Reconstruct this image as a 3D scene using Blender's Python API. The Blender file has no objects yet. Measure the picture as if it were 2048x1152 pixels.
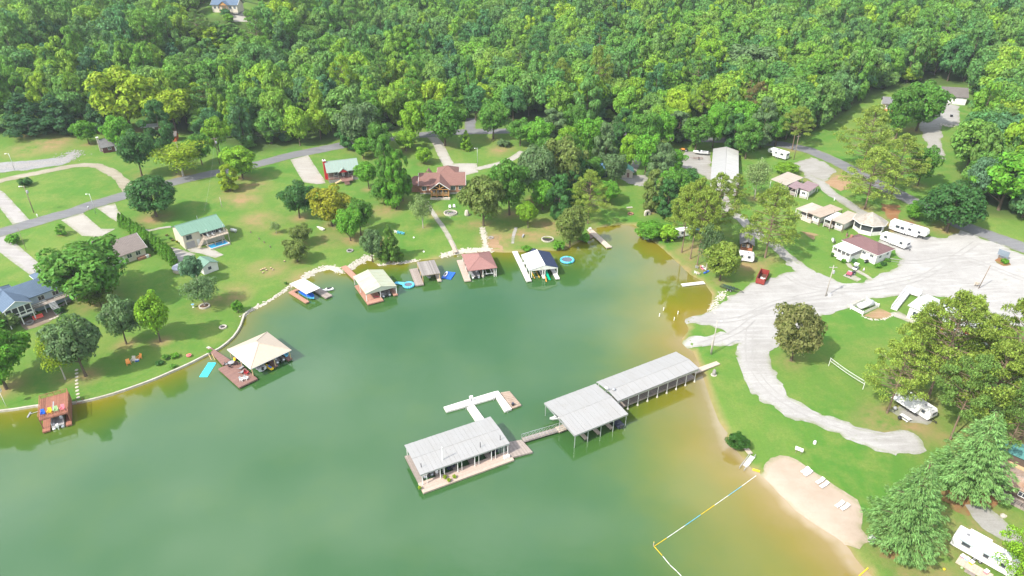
import bpy,bmesh,math,random
import numpy as np
from mathutils import Vector,Matrix
from mathutils.geometry import delaunay_2d_cdt
R = math.radians
rng = np.random.default_rng(7)
random.seed(7)
sc = bpy.context.scene
col = sc.collection
# ---------------------------------------------------------------- camera, sky, sun, exposure
CAM_H,PITCH,FPX = 100.0,R(30.0),1366.0
cam = bpy.data.cameras.new('Camera')
camo = bpy.data.objects.new('Camera',cam)
col.objects.link(camo)
camo.location = (0,0,CAM_H)
camo.rotation_euler = (R(90) - PITCH,0,0)
cam.sensor_width = 36.0
cam.lens = 36.0 * FPX / 2048.0
cam.clip_start = 1.0
cam.clip_end = 6000
sc.camera = camo
SUN_EL = R(46)
SUN_DIR = Vector((-0.80, -0.60, 0)).normalized()          # horizontal direction towards the sun
world = bpy.data.worlds.new('World')
sc.world = world
world.use_nodes = True
wt = world.node_tree
sky = wt.nodes.new('ShaderNodeTexSky')
sky.sky_type = 'NISHITA'
sky.sun_disc = False
sky.sun_elevation = SUN_EL
sky.sun_rotation = math.atan2(SUN_DIR.x,SUN_DIR.y)
sky.air_density = 1.0
sky.dust_density = 2.0
bg = wt.nodes['Background']
bg.inputs['Strength'].default_value = 0.15
# broken fair-weather cloud all over the sky
def _wn(ty): return wt.nodes.new(ty)
tcw = _wn('ShaderNodeTexCoord'); mpw = _wn('ShaderNodeMapping'); nzw = _wn('ShaderNodeTexNoise'); rpw = _wn('ShaderNodeValToRGB'); mxw = _wn('ShaderNodeMix')
mpw.inputs['Scale'].default_value = (1.6,1.6,4.2)
nzw.inputs['Scale'].default_value = 1.7; nzw.inputs['Detail'].default_value = 7; nzw.inputs['Roughness'].default_value = .6
rpw.color_ramp.elements[0].position = .34; rpw.color_ramp.elements[1].position = .68
mxw.data_type = 'RGBA'
wt.links.new(tcw.outputs['Generated'],mpw.inputs[0]); wt.links.new(mpw.outputs[0],nzw.inputs['Vector']); wt.links.new(nzw.outputs[0],rpw.inputs[0])
wt.links.new(rpw.outputs[0],mxw.inputs[0]); wt.links.new(sky.outputs[0],mxw.inputs[6])
mxw.inputs[7].default_value = (7.2,7.5,7.9,1)
wt.links.new(mxw.outputs[2],bg.inputs[0])
sun = bpy.data.lights.new('Sun','SUN')
sun.energy = 3.6
sun.angle = R(0.6)
sun.color = (1.0,0.96,0.88)
suno = bpy.data.objects.new('Sun',sun)
col.objects.link(suno)
sd_ = Vector((SUN_DIR.x * math.cos(SUN_EL),SUN_DIR.y * math.cos(SUN_EL),math.sin(SUN_EL)))
suno.rotation_euler = (-sd_).to_track_quat('-Z','Y').to_euler()
suno.location = sd_ * 300
sc.view_settings.view_transform = 'Standard'
sc.view_settings.look = 'None'
sc.view_settings.gamma = 1.0
sc.view_settings.exposure = 0.9
sc.render.engine = 'CYCLES'
sc.cycles.max_bounces = 5
sc.cycles.diffuse_bounces = 2
sc.cycles.glossy_bounces = 2
sc.cycles.transmission_bounces = 2
sc.cycles.transparent_max_bounces = 4
sc.cycles.caustics_reflective = False
sc.cycles.caustics_refractive = False
sc.cycles.use_denoising = True
# ---------------------------------------------------------------- photo pixels -> directions
# crops of the 2048 x 1152 photograph in which points were read: (x0, y0, scale)
CROP = dict(f=(0,0,1),a=(0,180,3.6),b=(0,420,3.6),c=(300,200,3.6),d=(300,400,3.6),e=(640,220,3.6),
   g=(660,440,5.76),h=(900,430,5.235),i=(0,640,4.8),j=(380,600,5.76),k=(780,760,4.8),
   l=(1040,680,4.8),m=(1340,260,4.115),n=(1540,320,4.8),o=(1300,440,4.116),p=(1650,440,4.113),
   q=(1500,560,3.84),r=(1700,560,3.388),s=(1400,840,4.114),t=(1680,820,3.47),u=(1280,920,4.452),
   v=(1560,140,3.6),w=(340,0,5.76),x=(1100,0,3.413),y=(1180,260,4.8),
   A=(0,500,7.2),B=(320,400,7.2),C=(640,300,14.4),D=(810,310,8.86),E=(570,540,14.4),
   F=(1020,480,11.52),G=(1900,880,4.236),H=(1030,280,6.4),I=(1680,500,16.46),J=(1330,440,9.6),K=(1440,870,14.4),N=(180,245,12.05),O=(1380,560,14.4))
def px(c,x,y):
 k = CROP[c]
 return (k[0] + x / k[2],k[1] + y / k[2])
CP,SP = math.cos(PITCH),math.sin(PITCH)
def ray(p):
 dx,dy = (p[0] - 1024) / FPX,(576 - p[1]) / FPX
 return np.array([dx,CP + dy * SP,-SP + dy * CP])
def at_z(p,z=0.0):
 d = ray(p)
 t = (z - CAM_H) / d[2]
 return np.array([d[0] * t,d[1] * t,z])
def project(P):
 P = np.asarray(P,float)
 x,y,z = P[...,0],P[...,1],P[...,2] - CAM_H
 dep = y * CP - z * SP
 up = y * SP + z * CP
 return np.stack([1024 + FPX * x / dep,576 - FPX * up / dep,dep],-1)
# ---------------------------------------------------------------- noise, polygon distance
def vnoise(x,y,s,seed=0):
 x = np.asarray(x) / s + seed * 17.3; y = np.asarray(y) / s - seed * 9.1
 xi,yi = np.floor(x),np.floor(y)
 fx,fy = x - xi,y - yi
 fx,fy = fx * fx * (3 - 2 * fx),fy * fy * (3 - 2 * fy)
 def hsh(a,b):
  v = np.sin(a * 127.1 + b * 311.7 + seed * 74.7) * 43758.5453
  return v - np.floor(v)
 return (hsh(xi,yi) * (1 - fx) + hsh(xi + 1,yi) * fx) * (1 - fy) + (hsh(xi,yi + 1) * (1 - fx) + hsh(xi + 1,yi + 1) * fx) * fy
def poly_sd(poly,X,Y):
 """signed distance, positive outside"""
 poly = np.asarray(poly)[:,:2]
 best = np.full(X.shape,1e18); ins = np.zeros(X.shape,bool)
 n = len(poly)
 for i in range(n):
  a,b = poly[i],poly[(i + 1) % n]
  e = b - a
  L2 = max(e @ e,1e-9)
  t = np.clip(((X - a[0]) * e[0] + (Y - a[1]) * e[1]) / L2,0,1)
  d2 = (X - a[0] - t * e[0]) ** 2 + (Y - a[1] - t * e[1]) ** 2
  best = np.minimum(best,d2)
  c = ((a[1] > Y) != (b[1] > Y)) & (X < (b[0] - a[0]) * (Y - a[1]) / ((b[1] - a[1]) if abs(b[1] - a[1]) > 1e-9 else 1e-9) + a[0])
  ins ^= c
 return np.where(ins,-1,1) * np.sqrt(best)
# ---------------------------------------------------------------- lake outline and terrain
SHORE_PX = [(-420,838),(-150,832),(0,824),(72,814),(120,811),(167,805),(229,789),(300,764),(340,747),(380,729),(415,711),(439,699),
 (467,676),(482,652),(489,631),(501,622),(524,611),(545,598),(564,586),(592,566),(619,553),(633,543),(661,537),(677,545),
 (690,545),(703,539),(714,530),(736,517),(757,531),(781,528),(804,527),(835,521),(877,517),(890,512),(919,506),(967,502),
 (978,503),(1007,505),(1026,505),(1053,503),(1091,500),(1110,502),(1129,500),(1148,489),(1175,474),(1192,456),(1204,454),
 (1234,450),(1270,450),(1284,468),(1305,481),(1324,496),(1336,507),(1361,530),(1380,549),(1407,563),(1426,588),(1424,605),
 (1412,627),(1380,634),(1370,642),(1380,659),(1363,681),(1373,694),(1388,703),(1398,726),(1411,763),(1425,805),(1440,843),
 (1456,866),(1452,884),(1480,906),(1502,935),(1529,952),(1556,981),(1594,1020),(1643,1054),(1690,1083),(1704,1105),(1712,1119),
 (1740,1145),(1790,1200),(1850,1300)]
LAKE = [tuple(at_z(p)[:2]) for p in SHORE_PX] + [(60,-60),(60,-400),(-700,-400),(-700,60)]
def axis(lo,hi,step,far_lo,far_hi,g=1.10):
 mid = list(np.arange(lo,hi + 1e-6,step))
 a,s = [],step
 v = lo
 while v > far_lo: s *= g; v -= s; a.append(v)
 b,s,v = [],step,hi
 while v < far_hi: s *= g; v += s; b.append(v)
 return np.array(a[::-1] + mid + b)
GX,GY = axis(-200,230,1.5,-1800,1800),axis(48,345,1.5,-500,2200)
gx,gy = np.meshgrid(GX,GY,indexing='ij')
SD = poly_sd(LAKE,gx,gy)
def terrain(X,Y,sd):
 right = 1 / (1 + np.exp(-(X - 45) / 14))
 near_right = right / (1 + np.exp((Y - 190) / 15))
 slope = 0.055 * (1 - near_right) + 0.026 * near_right
 s = np.clip(sd,0,None)
 step = 0.35 * (1 - near_right * 0.9) * np.clip(s / 1.6,0,1)
 k = 30.0
 run = np.minimum(s,105) * slope + 0.35 * np.clip(s,0,.5) * near_right
 hill = 0.115 * k * np.log1p(np.exp(np.clip((s - 125) / k,-30,30)))
 hill = np.where(s > 900,0.115 * (s - 125),hill)
 hill = 95 * np.tanh(hill / 95)
 und = (vnoise(X,Y,26,3) - .5) * 0.9 * np.clip((s - 4) / 20,0,1) + (vnoise(X,Y,70,5) - .5) * 9 * np.clip((s - 130) / 60,0,1)
 und *= np.where(near_right > .5,.35,1)
 knoll = 22 * np.exp(-((X + 164) ** 2 + (Y - 422) ** 2) / (2 * 38 ** 2))
 land = step + run + hill + und + knoll
 bed = -np.clip(-sd * (0.30 - .12 * near_right),0,4)
 return np.where(sd > 0,land,bed)
GZ = terrain(gx,gy,SD)
def grid_lookup(A,x,y):
 i = np.clip(np.searchsorted(GX,x) - 1,0,len(GX) - 2); j = np.clip(np.searchsorted(GY,y) - 1,0,len(GY) - 2)
 u = np.clip((x - GX[i]) / (GX[i + 1] - GX[i]),0,1); v = np.clip((y - GY[j]) / (GY[j + 1] - GY[j]),0,1)
 return (A[i,j] * (1 - u) + A[i + 1,j] * u) * (1 - v) + (A[i,j + 1] * (1 - u) + A[i + 1,j + 1] * u) * v
def hz(x,y):
 return grid_lookup(GZ,np.asarray(x,float),np.asarray(y,float))
_T = np.concatenate([np.linspace(60,700,2600)])
def on_ground(p,off=0.0):
 """point of the terrain (raised by off) seen at a photo pixel"""
 d = ray(p)
 t = _T
 P = np.array([[0,0,CAM_H]]) + t[:,None] * d[None,:]
 g = P[:,2] - np.maximum(hz(P[:,0],P[:,1]),0) - off
 k = np.argmax(g < 0)
 if g[k] >= 0: k = len(t) - 1
 k = max(k,1)
 u = g[k - 1] / (g[k - 1] - g[k] + 1e-9)
 q = P[k - 1] * (1 - u) + P[k] * u
 return q
# ---------------------------------------------------------------- materials
MATS = {}
def nodes_of(name):
 m = bpy.data.materials.new(name)
 m.use_nodes = True
 return m,m.node_tree,m.node_tree.nodes['Principled BSDF']
def rgb(c): return (c[0],c[1],c[2],1)
def noise_node(t,scale,detail=3,rough=.6,coord='pos',vec=None):
 n = t.nodes.new('ShaderNodeTexNoise')
 n.inputs['Scale'].default_value = scale
 n.inputs['Detail'].default_value = detail
 n.inputs['Roughness'].default_value = rough
 if vec is not None: t.links.new(vec,n.inputs['Vector'])
 elif coord == 'pos':
  g = t.nodes.new('ShaderNodeNewGeometry'); t.links.new(g.outputs['Position'],n.inputs['Vector'])
 else:
  g = t.nodes.new('ShaderNodeTexCoord'); t.links.new(g.outputs['Object'],n.inputs['Vector'])
 return n
def ramp(t,fac,stops):
 r = t.nodes.new('ShaderNodeValToRGB')
 e = r.color_ramp.elements
 while len(e) < len(stops): e.new(.5)
 for k,(p,c) in enumerate(stops):
  e[k].position = p; e[k].color = rgb(c)
 t.links.new(fac,r.inputs[0])
 return r
def mixc(t,fac,a,b,mode='MIX'):
 m = t.nodes.new('ShaderNodeMix'); m.data_type = 'RGBA'; m.blend_type = mode
 for s,v in ((m.inputs[0],fac),(m.inputs[6],a),(m.inputs[7],b)):
  if isinstance(v,(int,float)): s.default_value = v
  elif isinstance(v,tuple): s.default_value = rgb(v)
  else: t.links.new(v,s)
 return m.outputs[2]
def math_node(t,op,a,b=0.0):
 m = t.nodes.new('ShaderNodeMath'); m.operation = op
 for s,v in ((m.inputs[0],a),(m.inputs[1],b)):
  if isinstance(v,(int,float)): s.default_value = v
  else: t.links.new(v,s)
 return m.outputs[0]
def map_range(t,v,a,b,c=0.0,d=1.0):
 m = t.nodes.new('ShaderNodeMapRange'); m.clamp = True
 t.links.new(v,m.inputs[0])
 for k,q in enumerate((a,b,c,d)): m.inputs[1 + k].default_value = q
 return m.outputs[0]
def bump(t,h,strength,dist,bs):
 b = t.nodes.new('ShaderNodeBump')
 b.inputs['Strength'].default_value = strength; b.inputs['Distance'].default_value = dist
 t.links.new(h,b.inputs['Height']); t.links.new(b.outputs[0],bs.inputs['Normal'])
def attr(t,name):
 a = t.nodes.new('ShaderNodeAttribute'); a.attribute_name = name
 return a.outputs['Fac']
def mat(name,c,rough=.6,c2=None,scale=1.2,metallic=0.0,spec=.3,dirt=None,dscale=.4,bumps=0.0):
 """plain painted / wooden / stone surface: two tones of its colour, blotches of wear, fine relief"""
 if name in MATS: return MATS[name]
 m,t,b = nodes_of(name)
 c2 = c2 or tuple(v * .8 for v in c)
 n = noise_node(t,scale,5,.65)
 f = map_range(t,n.outputs[0],.34,.68)
 o = mixc(t,f,c,c2)
 if dirt:
  n2 = noise_node(t,dscale,6,.7)
  o = mixc(t,map_range(t,n2.outputs[0],.52,.72,0,.75),o,dirt)
 t.links.new(o,b.inputs['Base Color'])
 b.inputs['Roughness'].default_value = rough
 b.inputs['Metallic'].default_value = metallic
 b.inputs['Specular IOR Level'].default_value = spec
 if bumps:
  n3 = noise_node(t,14,4,.6)
  bump(t,n3.outputs[0],bumps,.03,b)
 MATS[name] = m
 return m
def planks(name,c,c2,width=.16,axis='x',rough=.75,gap=.35):
 """boards in object space: every board its own tone, dark joints"""
 if name in MATS: return MATS[name]
 m,t,b = nodes_of(name)
 tc = t.nodes.new('ShaderNodeTexCoord'); sx = t.nodes.new('ShaderNodeSeparateXYZ')
 t.links.new(tc.outputs['Object'],sx.inputs[0])
 v = math_node(t,'DIVIDE',sx.outputs['XYZ'.index(axis.upper())],width)
 fl = math_node(t,'FLOOR',v); fr = math_node(t,'FRACT',v)
 wn = t.nodes.new('ShaderNodeTexWhiteNoise'); wn.noise_dimensions = '1D'
 t.links.new(fl,wn.inputs['W'])
 o = mixc(t,wn.outputs['Value'],c,c2)
 n = noise_node(t,2.2,5,.7)
 o = mixc(t,map_range(t,n.outputs[0],.45,.75,0,.55),o,tuple(q * .6 for q in c2))
 j = map_range(t,fr,0,.12,gap,1)
 o = mixc(t,1.0,o,j,'MULTIPLY')
 t.links.new(o,b.inputs['Base Color'])
 b.inputs['Roughness'].default_value = rough
 b.inputs['Specular IOR Level'].default_value = .25
 MATS[name] = m
 return m
def shingle(name,c,c2):
 if name in MATS: return MATS[name]
 m,t,b = nodes_of(name)
 tc = t.nodes.new('ShaderNodeTexCoord')
 br = t.nodes.new('ShaderNodeTexBrick')
 t.links.new(tc.outputs['Object'],br.inputs['Vector'])
 br.inputs['Scale'].default_value = 1.0
 br.inputs['Brick Width'].default_value = .9; br.inputs['Row Height'].default_value = .28
 br.inputs['Mortar Size'].default_value = .03
 br.inputs['Color1'].default_value = rgb(c); br.inputs['Color2'].default_value = rgb(c2)
 br.inputs['Mortar'].default_value = rgb(tuple(q * .6 for q in c2))
 n = noise_node(t,.5,6,.7)
 o = mixc(t,map_range(t,n.outputs[0],.4,.7,0,.5),br.outputs['Color'],tuple(q * .72 for q in c))
 t.links.new(o,b.inputs['Base Color'])
 b.inputs['Roughness'].default_value = .85
 b.inputs['Specular IOR Level'].default_value = .2
 MATS[name] = m
 return m
def ribbed(name,c,c2,width=.3,axis='x',rough=.45,metallic=.0,dirt=None,dirt_amt=.6):
 """profiled sheet metal: raised ribs along one object axis, streaks of weathering"""
 if name in MATS: return MATS[name]
 m,t,b = nodes_of(name)
 tc = t.nodes.new('ShaderNodeTexCoord'); sx = t.nodes.new('ShaderNodeSeparateXYZ')
 t.links.new(tc.outputs['Object'],sx.inputs[0])
 v = math_node(t,'DIVIDE',sx.outputs['XYZ'.index(axis.upper())],width)
 fr = math_node(t,'FRACT',v)
 rb = map_range(t,math_node(t,'ABSOLUTE',math_node(t,'SUBTRACT',fr,.5)),.34,.46)
 mp = t.nodes.new('ShaderNodeMapping'); t.links.new(tc.outputs['Object'],mp.inputs[0])
 mp.inputs['Scale'].default_value = (1.6,.12,1) if axis == 'x' else (.12,1.6,1)
 n = noise_node(t,1.0,5,.65,vec=mp.outputs[0])
 o = mixc(t,map_range(t,n.outputs[0],.35,.7),c,c2)
 if dirt:
  n2 = noise_node(t,.35,6,.7)
  o = mixc(t,map_range(t,n2.outputs[0],.45,.75,0,dirt_amt),o,dirt)
 t.links.new(o,b.inputs['Base Color'])
 b.inputs['Roughness'].default_value = rough; b.inputs['Metallic'].default_value = metallic
 bump(t,rb,.7,.04,b)
 MATS[name] = m
 return m
def leaf_mat(name,stops=None,transl=.35,var=.35):
 """leaves; colour from the object's own colour, or from a ramp over a random number per tree"""
 if name in MATS: return MATS[name]
 m,t,b = nodes_of(name)
 oi = t.nodes.new('ShaderNodeObjectInfo')
 base = ramp(t,oi.outputs['Random'],stops).outputs[0] if stops else oi.outputs['Color']
 g = t.nodes.new('ShaderNodeNewGeometry')
 isl = g.outputs['Random Per Island']
 hs = t.nodes.new('ShaderNodeHueSaturation')
 t.links.new(base,hs.inputs['Color'])
 t.links.new(map_range(t,isl,0,1,.485,.515),hs.inputs['Hue'])
 n = noise_node(t,.45,2,.5)
 t.links.new(math_node(t,'MULTIPLY',map_range(t,isl,0,1,1 - var,1 + var),map_range(t,n.outputs[0],.3,.7,.8,1.2)),hs.inputs['Value'])
 t.links.new(hs.outputs[0],b.inputs['Base Color'])
 b.inputs['Roughness'].default_value = .55
 b.inputs['Specular IOR Level'].default_value = .2
 tr = t.nodes.new('ShaderNodeBsdfTranslucent')
 t.links.new(mixc(t,.5,hs.outputs[0],(.22,.42,.06)),tr.inputs[0])
 mx = t.nodes.new('ShaderNodeMixShader'); mx.inputs[0].default_value = transl
 t.links.new(b.outputs[0],mx.inputs[1]); t.links.new(tr.outputs[0],mx.inputs[2])
 t.links.new(mx.outputs[0],t.nodes['Material Output'].inputs[0])
 MATS[name] = m
 return m
# ---------------------------------------------------------------- mesh collecting and tagging
class MB:
 def __init__(self): self.v = []; self.f = []
 def add(self,vs,fs):
  o = len(self.v); self.v += [tuple(p) for p in vs]; self.f += [tuple(o + i for i in q) for q in fs]; return self
 def box(self,x0,x1,y0,y1,z0,z1):
  return self.add([(x0,y0,z0),(x1,y0,z0),(x1,y1,z0),(x0,y1,z0),(x0,y0,z1),(x1,y0,z1),(x1,y1,z1),(x0,y1,z1)],
      [(3,2,1,0),(4,5,6,7),(0,1,5,4),(1,2,6,5),(2,3,7,6),(3,0,4,7)])
 def slab(self,pts,th):
  """thick plate whose upper face is the polygon pts (counter-clockwise from above)"""
  n = len(pts); lo = [(p[0],p[1],p[2] - th) for p in pts]
  return self.add(list(pts) + lo,[tuple(range(n)),tuple(range(2 * n - 1,n - 1,-1))] + [((i + 1) % n,i,n + i,n + (i + 1) % n) for i in range(n)])
 def prism(self,prof,x0,x1,ax='x'):
  """profile (a, z) swept along x (a = y) or along y (a = x)"""
  n = len(prof)
  P = lambda s,a,z: (s,a,z) if ax == 'x' else (a,s,z)
  vs = [P(x0,a,z) for a,z in prof] + [P(x1,a,z) for a,z in prof]
  fl = [tuple(range(n))[::-1],tuple(range(n,2 * n))] + [(i,(i + 1) % n,n + (i + 1) % n,n + i) for i in range(n)]
  if ax == 'y': fl = [q[::-1] for q in fl]
  return self.add(vs,fl)
 def tube(self,p0,p1,r0,r1=None,n=8,cap=True):
  r1 = r0 if r1 is None else r1
  a,b = Vector(p0),Vector(p1); d = (b - a).normalized()
  u = d.orthogonal().normalized(); w = d.cross(u)
  vs = [a + (u * math.cos(2 * math.pi * i / n) + w * math.sin(2 * math.pi * i / n)) * r0 for i in range(n)] + \
 [b + (u * math.cos(2 * math.pi * i / n) + w * math.sin(2 * math.pi * i / n)) * r1 for i in range(n)]
  fs = [(i,(i + 1) % n,n + (i + 1) % n,n + i) for i in range(n)]
  if cap: fs += [tuple(range(n))[::-1],tuple(range(n,2 * n))]
  return self.add(vs,fs)
 def path(self,pts,r,n=8):
  for a,b in zip(pts[:-1],pts[1:]): self.tube(a,b,r,r,n)
  return self
 def lathe(self,prof,n=20,c=(0,0,0)):
  """rings (r, z) about a vertical axis"""
  vs,fs = [],[]
  for r,z in prof:
   vs += [(c[0] + r * math.cos(2 * math.pi * i / n),c[1] + r * math.sin(2 * math.pi * i / n),c[2] + z) for i in range(n)]
  for k in range(len(prof) - 1):
   fs += [(k * n + i,k * n + (i + 1) % n,(k + 1) * n + (i + 1) % n,(k + 1) * n + i) for i in range(n)]
  if prof[0][0] > 1e-6: fs.append(tuple(range(n))[::-1])
  if prof[-1][0] > 1e-6: fs.append(tuple(range((len(prof) - 1) * n,len(prof) * n)))
  return self.add(vs,fs)
 def mesh(self,name='m',smooth=False):
  m = bpy.data.meshes.new(name); m.from_pydata(self.v,[],self.f); m.update()
  if smooth: m.polygons.foreach_set('use_smooth',[True] * len(m.polygons))
  return m
 def build(self,name,material,parent=None,smooth=False,label=None,bevel=0):
  o = bpy.data.objects.new(name,self.mesh(name,smooth)); col.objects.link(o)
  if material: o.data.materials.append(material)
  if parent: o.parent = parent
  if label: o['label'] = label
  if bevel:
   b = o.modifiers.new('Bevel','BEVEL'); b.width = bevel; b.segments = 2; b.limit_method = 'ANGLE'
  return o
def tag(o,label,cat,group=None):
 o['label'] = label; o['category'] = cat
 if group: o['group'] = group
 return o
def struct(o,kind='structure',label=None):
 o['kind'] = kind
 if label: o['label'] = label
 return o
def thing(name,label,cat,loc=(0,0,0),rz=0.0,group=None):
 o = bpy.data.objects.new(name,None); col.objects.link(o)
 o.empty_display_size = .5
 o.location = loc; o.rotation_euler = (0,0,rz)
 return tag(o,label,cat,group)
def clone(root,loc=None,rz=None,label=None,group=None,scale=None,deep=True):
 r = root.copy(); col.objects.link(r)
 if loc is not None: r.location = loc
 if rz is not None: r.rotation_euler = (0,0,rz)
 if label: r['label'] = label
 if group: r['group'] = group
 if scale is not None: r.scale = scale
 for ch in list(root.children):
  c = ch.copy(); col.objects.link(c); c.parent = r
  for g in list(ch.children):
   d = g.copy(); col.objects.link(d); d.parent = c
 return r
class Frame:
 """a rectangle read from three photo pixels: front-left, front-right, back-right, at a height"""
 def __init__(self,A,B,C,up=0.0,water=False,L=None,W=None):
  z = up
  for _ in range(6):
   a,b,c = at_z(A,z),at_z(B,z),at_z(C,z)
   m = (a + c) / 2
   g = 0.0 if water else float(hz(m[0],m[1]))
   z = g + up
  e = b - a
  self.L = L or float(np.hypot(e[0],e[1])); self.rz = math.atan2(e[1],e[0])
  n = np.array([-math.sin(self.rz),math.cos(self.rz)])
  w = float((c - b)[:2] @ n)
  self.W = W or abs(w)
  u = np.array([math.cos(self.rz),math.sin(self.rz)])
  cxy = a[:2] + u * float(np.hypot(e[0],e[1])) / 2 + n * w / 2
  self.loc = (float(cxy[0]),float(cxy[1]),0.0 if water else g)
 def local(self,p,z=0.0):
  """local x, y of the photo pixel p taken at height z above this frame's base"""
  q = at_z(p,self.loc[2] + z)
  dx,dy = q[0] - self.loc[0],q[1] - self.loc[1]
  c,s = math.cos(-self.rz),math.sin(-self.rz)
  return (dx * c - dy * s,dx * s + dy * c)
# ================================================================ THE SETTING
# ---- surface materials
def grass_material():
 m,t,b = nodes_of('grass')
 n1 = noise_node(t,.035,4,.6); n2 = noise_node(t,.16,5,.7); n3 = noise_node(t,2.2,4,.7)
 c = mixc(t,map_range(t,n1.outputs[0],.36,.64),(.072,.192,.028),(.138,.222,.044))
 c = mixc(t,map_range(t,n2.outputs[0],.45,.70,0,.7),c,(.225,.245,.065))
 c = mixc(t,map_range(t,n3.outputs[0],.3,.7,0,.55),c,(.070,.150,.020))
 mp = t.nodes.new('ShaderNodeMapping'); g = t.nodes.new('ShaderNodeNewGeometry')
 t.links.new(g.outputs['Position'],mp.inputs[0]); mp.inputs['Rotation'].default_value = (0,0,.6); mp.inputs['Scale'].default_value = (.9,.05,1)
 n4 = noise_node(t,1.0,2,.5,vec=mp.outputs[0])
 c = mixc(t,map_range(t,n4.outputs[0],.5,.7,0,.08),c,(.19,.29,.04))
 n5 = noise_node(t,.11,6,.75)
 dirt = math_node(t,'MULTIPLY',attr(t,'dirt'),map_range(t,n5.outputs[0],.35,.6))
 c = mixc(t,dirt,c,(.30,.20,.10))
 n6 = noise_node(t,.5,5,.7)
 fl = mixc(t,n6.outputs[0],(.06,.075,.025),(.075,.145,.03))
 c = mixc(t,attr(t,'forest'),c,fl)
 n7 = noise_node(t,.8,5,.7)
 c = mixc(t,attr(t,'bank'),c,mixc(t,n7.outputs[0],(.20,.15,.05),(.34,.27,.13)))
 t.links.new(c,b.inputs['Base Color'])
 b.inputs['Roughness'].default_value = .9; b.inputs['Specular IOR Level'].default_value = .1
 n8 = noise_node(t,6,4,.7); bump(t,n8.outputs[0],.8,.12,b)
 return m
def gravel_material(name,c,c2,c3,fine=3.0,green=0.0,edge=1.2,streak=.6):
 m,t,b = nodes_of(name)
 n1 = noise_node(t,.12,5,.7); n2 = noise_node(t,fine,5,.75); n3 = noise_node(t,.35,6,.7)
 mp = t.nodes.new('ShaderNodeMapping'); g = t.nodes.new('ShaderNodeNewGeometry')
 t.links.new(g.outputs['Position'],mp.inputs[0]); mp.inputs['Rotation'].default_value = (0,0,.55); mp.inputs['Scale'].default_value = (.07,.8,1)
 n4 = noise_node(t,1.0,4,.6,vec=mp.outputs[0])
 o = mixc(t,map_range(t,n1.outputs[0],.38,.65),c,c2)
 o = mixc(t,map_range(t,n4.outputs[0],.5,.66,0,streak),o,c3)
 o = mixc(t,map_range(t,n2.outputs[0],.35,.7,0,.4),o,tuple(v * .72 for v in c2))
 o = mixc(t,math_node(t,'MULTIPLY',map_range(t,attr(t,'edge'),0,edge,1,0),map_range(t,n3.outputs[0],.42,.6,0,max(green,.7))),o,(.16,.19,.06))
 if green: o = mixc(t,map_range(t,n3.outputs[0],.62,.72,0,green),o,(.17,.2,.07))
 t.links.new(o,b.inputs['Base Color'])
 b.inputs['Roughness'].default_value = .95; b.inputs['Specular IOR Level'].default_value = .1
 bump(t,n2.outputs[0],.5,.05,b)
 MATS[name] = m
 return m
def water_material():
 m,t,b = nodes_of('lake_water')
 n = noise_node(t,.07,4,.6)
 s = math_node(t,'ADD',attr(t,'shallow'),map_range(t,n.outputs[0],.3,.7,-.07,.07))
 r = ramp(t,s,[(0,(.034,.100,.026)),(.12,(.046,.110,.022)),(.30,(.086,.130,.014)),(.50,(.140,.145,.010)),(.70,(.190,.152,.012)),(.88,(.235,.17,.045)),(1,(.34,.26,.15))])
 n2 = noise_node(t,.018,3,.5)
 c = mixc(t,map_range(t,n2.outputs[0],.38,.66,0,.45),r.outputs[0],(.034,.098,.032))
 t.links.new(c,b.inputs['Base Color'])
 b.inputs['Roughness'].default_value = .035
 b.inputs['IOR'].default_value = 1.5
 b.inputs['Specular IOR Level'].default_value = .85
 w1 = noise_node(t,1.6,4,.65); w2 = noise_node(t,.16,3,.5)
 k = noise_node(t,.02,2,.5)
 h = math_node(t,'MULTIPLY',math_node(t,'ADD',math_node(t,'MULTIPLY',w1.outputs[0],.35),math_node(t,'MULTIPLY',w2.outputs[0],1.3)),map_range(t,k.outputs[0],.35,.65,.5,1.3))
 bump(t,h,.09,.2,b)
 return m
M_GRASS = grass_material()
M_GRAVEL = gravel_material('white_gravel',(0.391,0.378,0.358),(0.308,0.294,0.276),(0.45,0.437,0.418),green=.3)
M_LANE = gravel_material('lane_gravel',(0.331,0.317,0.295),(0.266,0.252,0.223),(0.374,0.36,0.338),green=.35)
M_BEIGE = gravel_material('beige_gravel',(0.34,0.306,0.238),(0.281,0.246,0.178),(0.391,0.357,0.289),green=.6)
M_SAND = gravel_material('beach_sand_mat',(0.42,0.344,0.273),(0.361,0.286,0.218),(0.462,0.391,0.319),fine=5,streak=.15)
M_SOIL = gravel_material('bare_soil',(.34,.22,.13),(.28,.18,.10),(.40,.29,.18),green=.5)
M_NEEDLES = gravel_material('needle_litter',(.27,.13,.06),(.22,.11,.05),(.32,.2,.1),green=.3)
M_ASPHALT = gravel_material('asphalt',(0.187,0.187,0.191),(0.153,0.153,0.157),(0.23,0.23,0.23))
M_CONC = gravel_material('pale_concrete',(0.388,0.362,0.316),(0.336,0.31,0.271),(0.427,0.4,0.362))
M_CONC2 = gravel_material('grey_concrete',(.36,.34,.32),(.30,.28,.265),(.42,.40,.37))
M_PATIO = gravel_material('patio_stone',(.26,.2,.15),(.2,.15,.12),(.33,.27,.21))
M_RIPROCK = gravel_material('rock_bed',(.30,.30,.30),(.24,.24,.24),(.40,.39,.37),fine=1.3)
MATS['rock'] = None; del MATS['rock']
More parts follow.
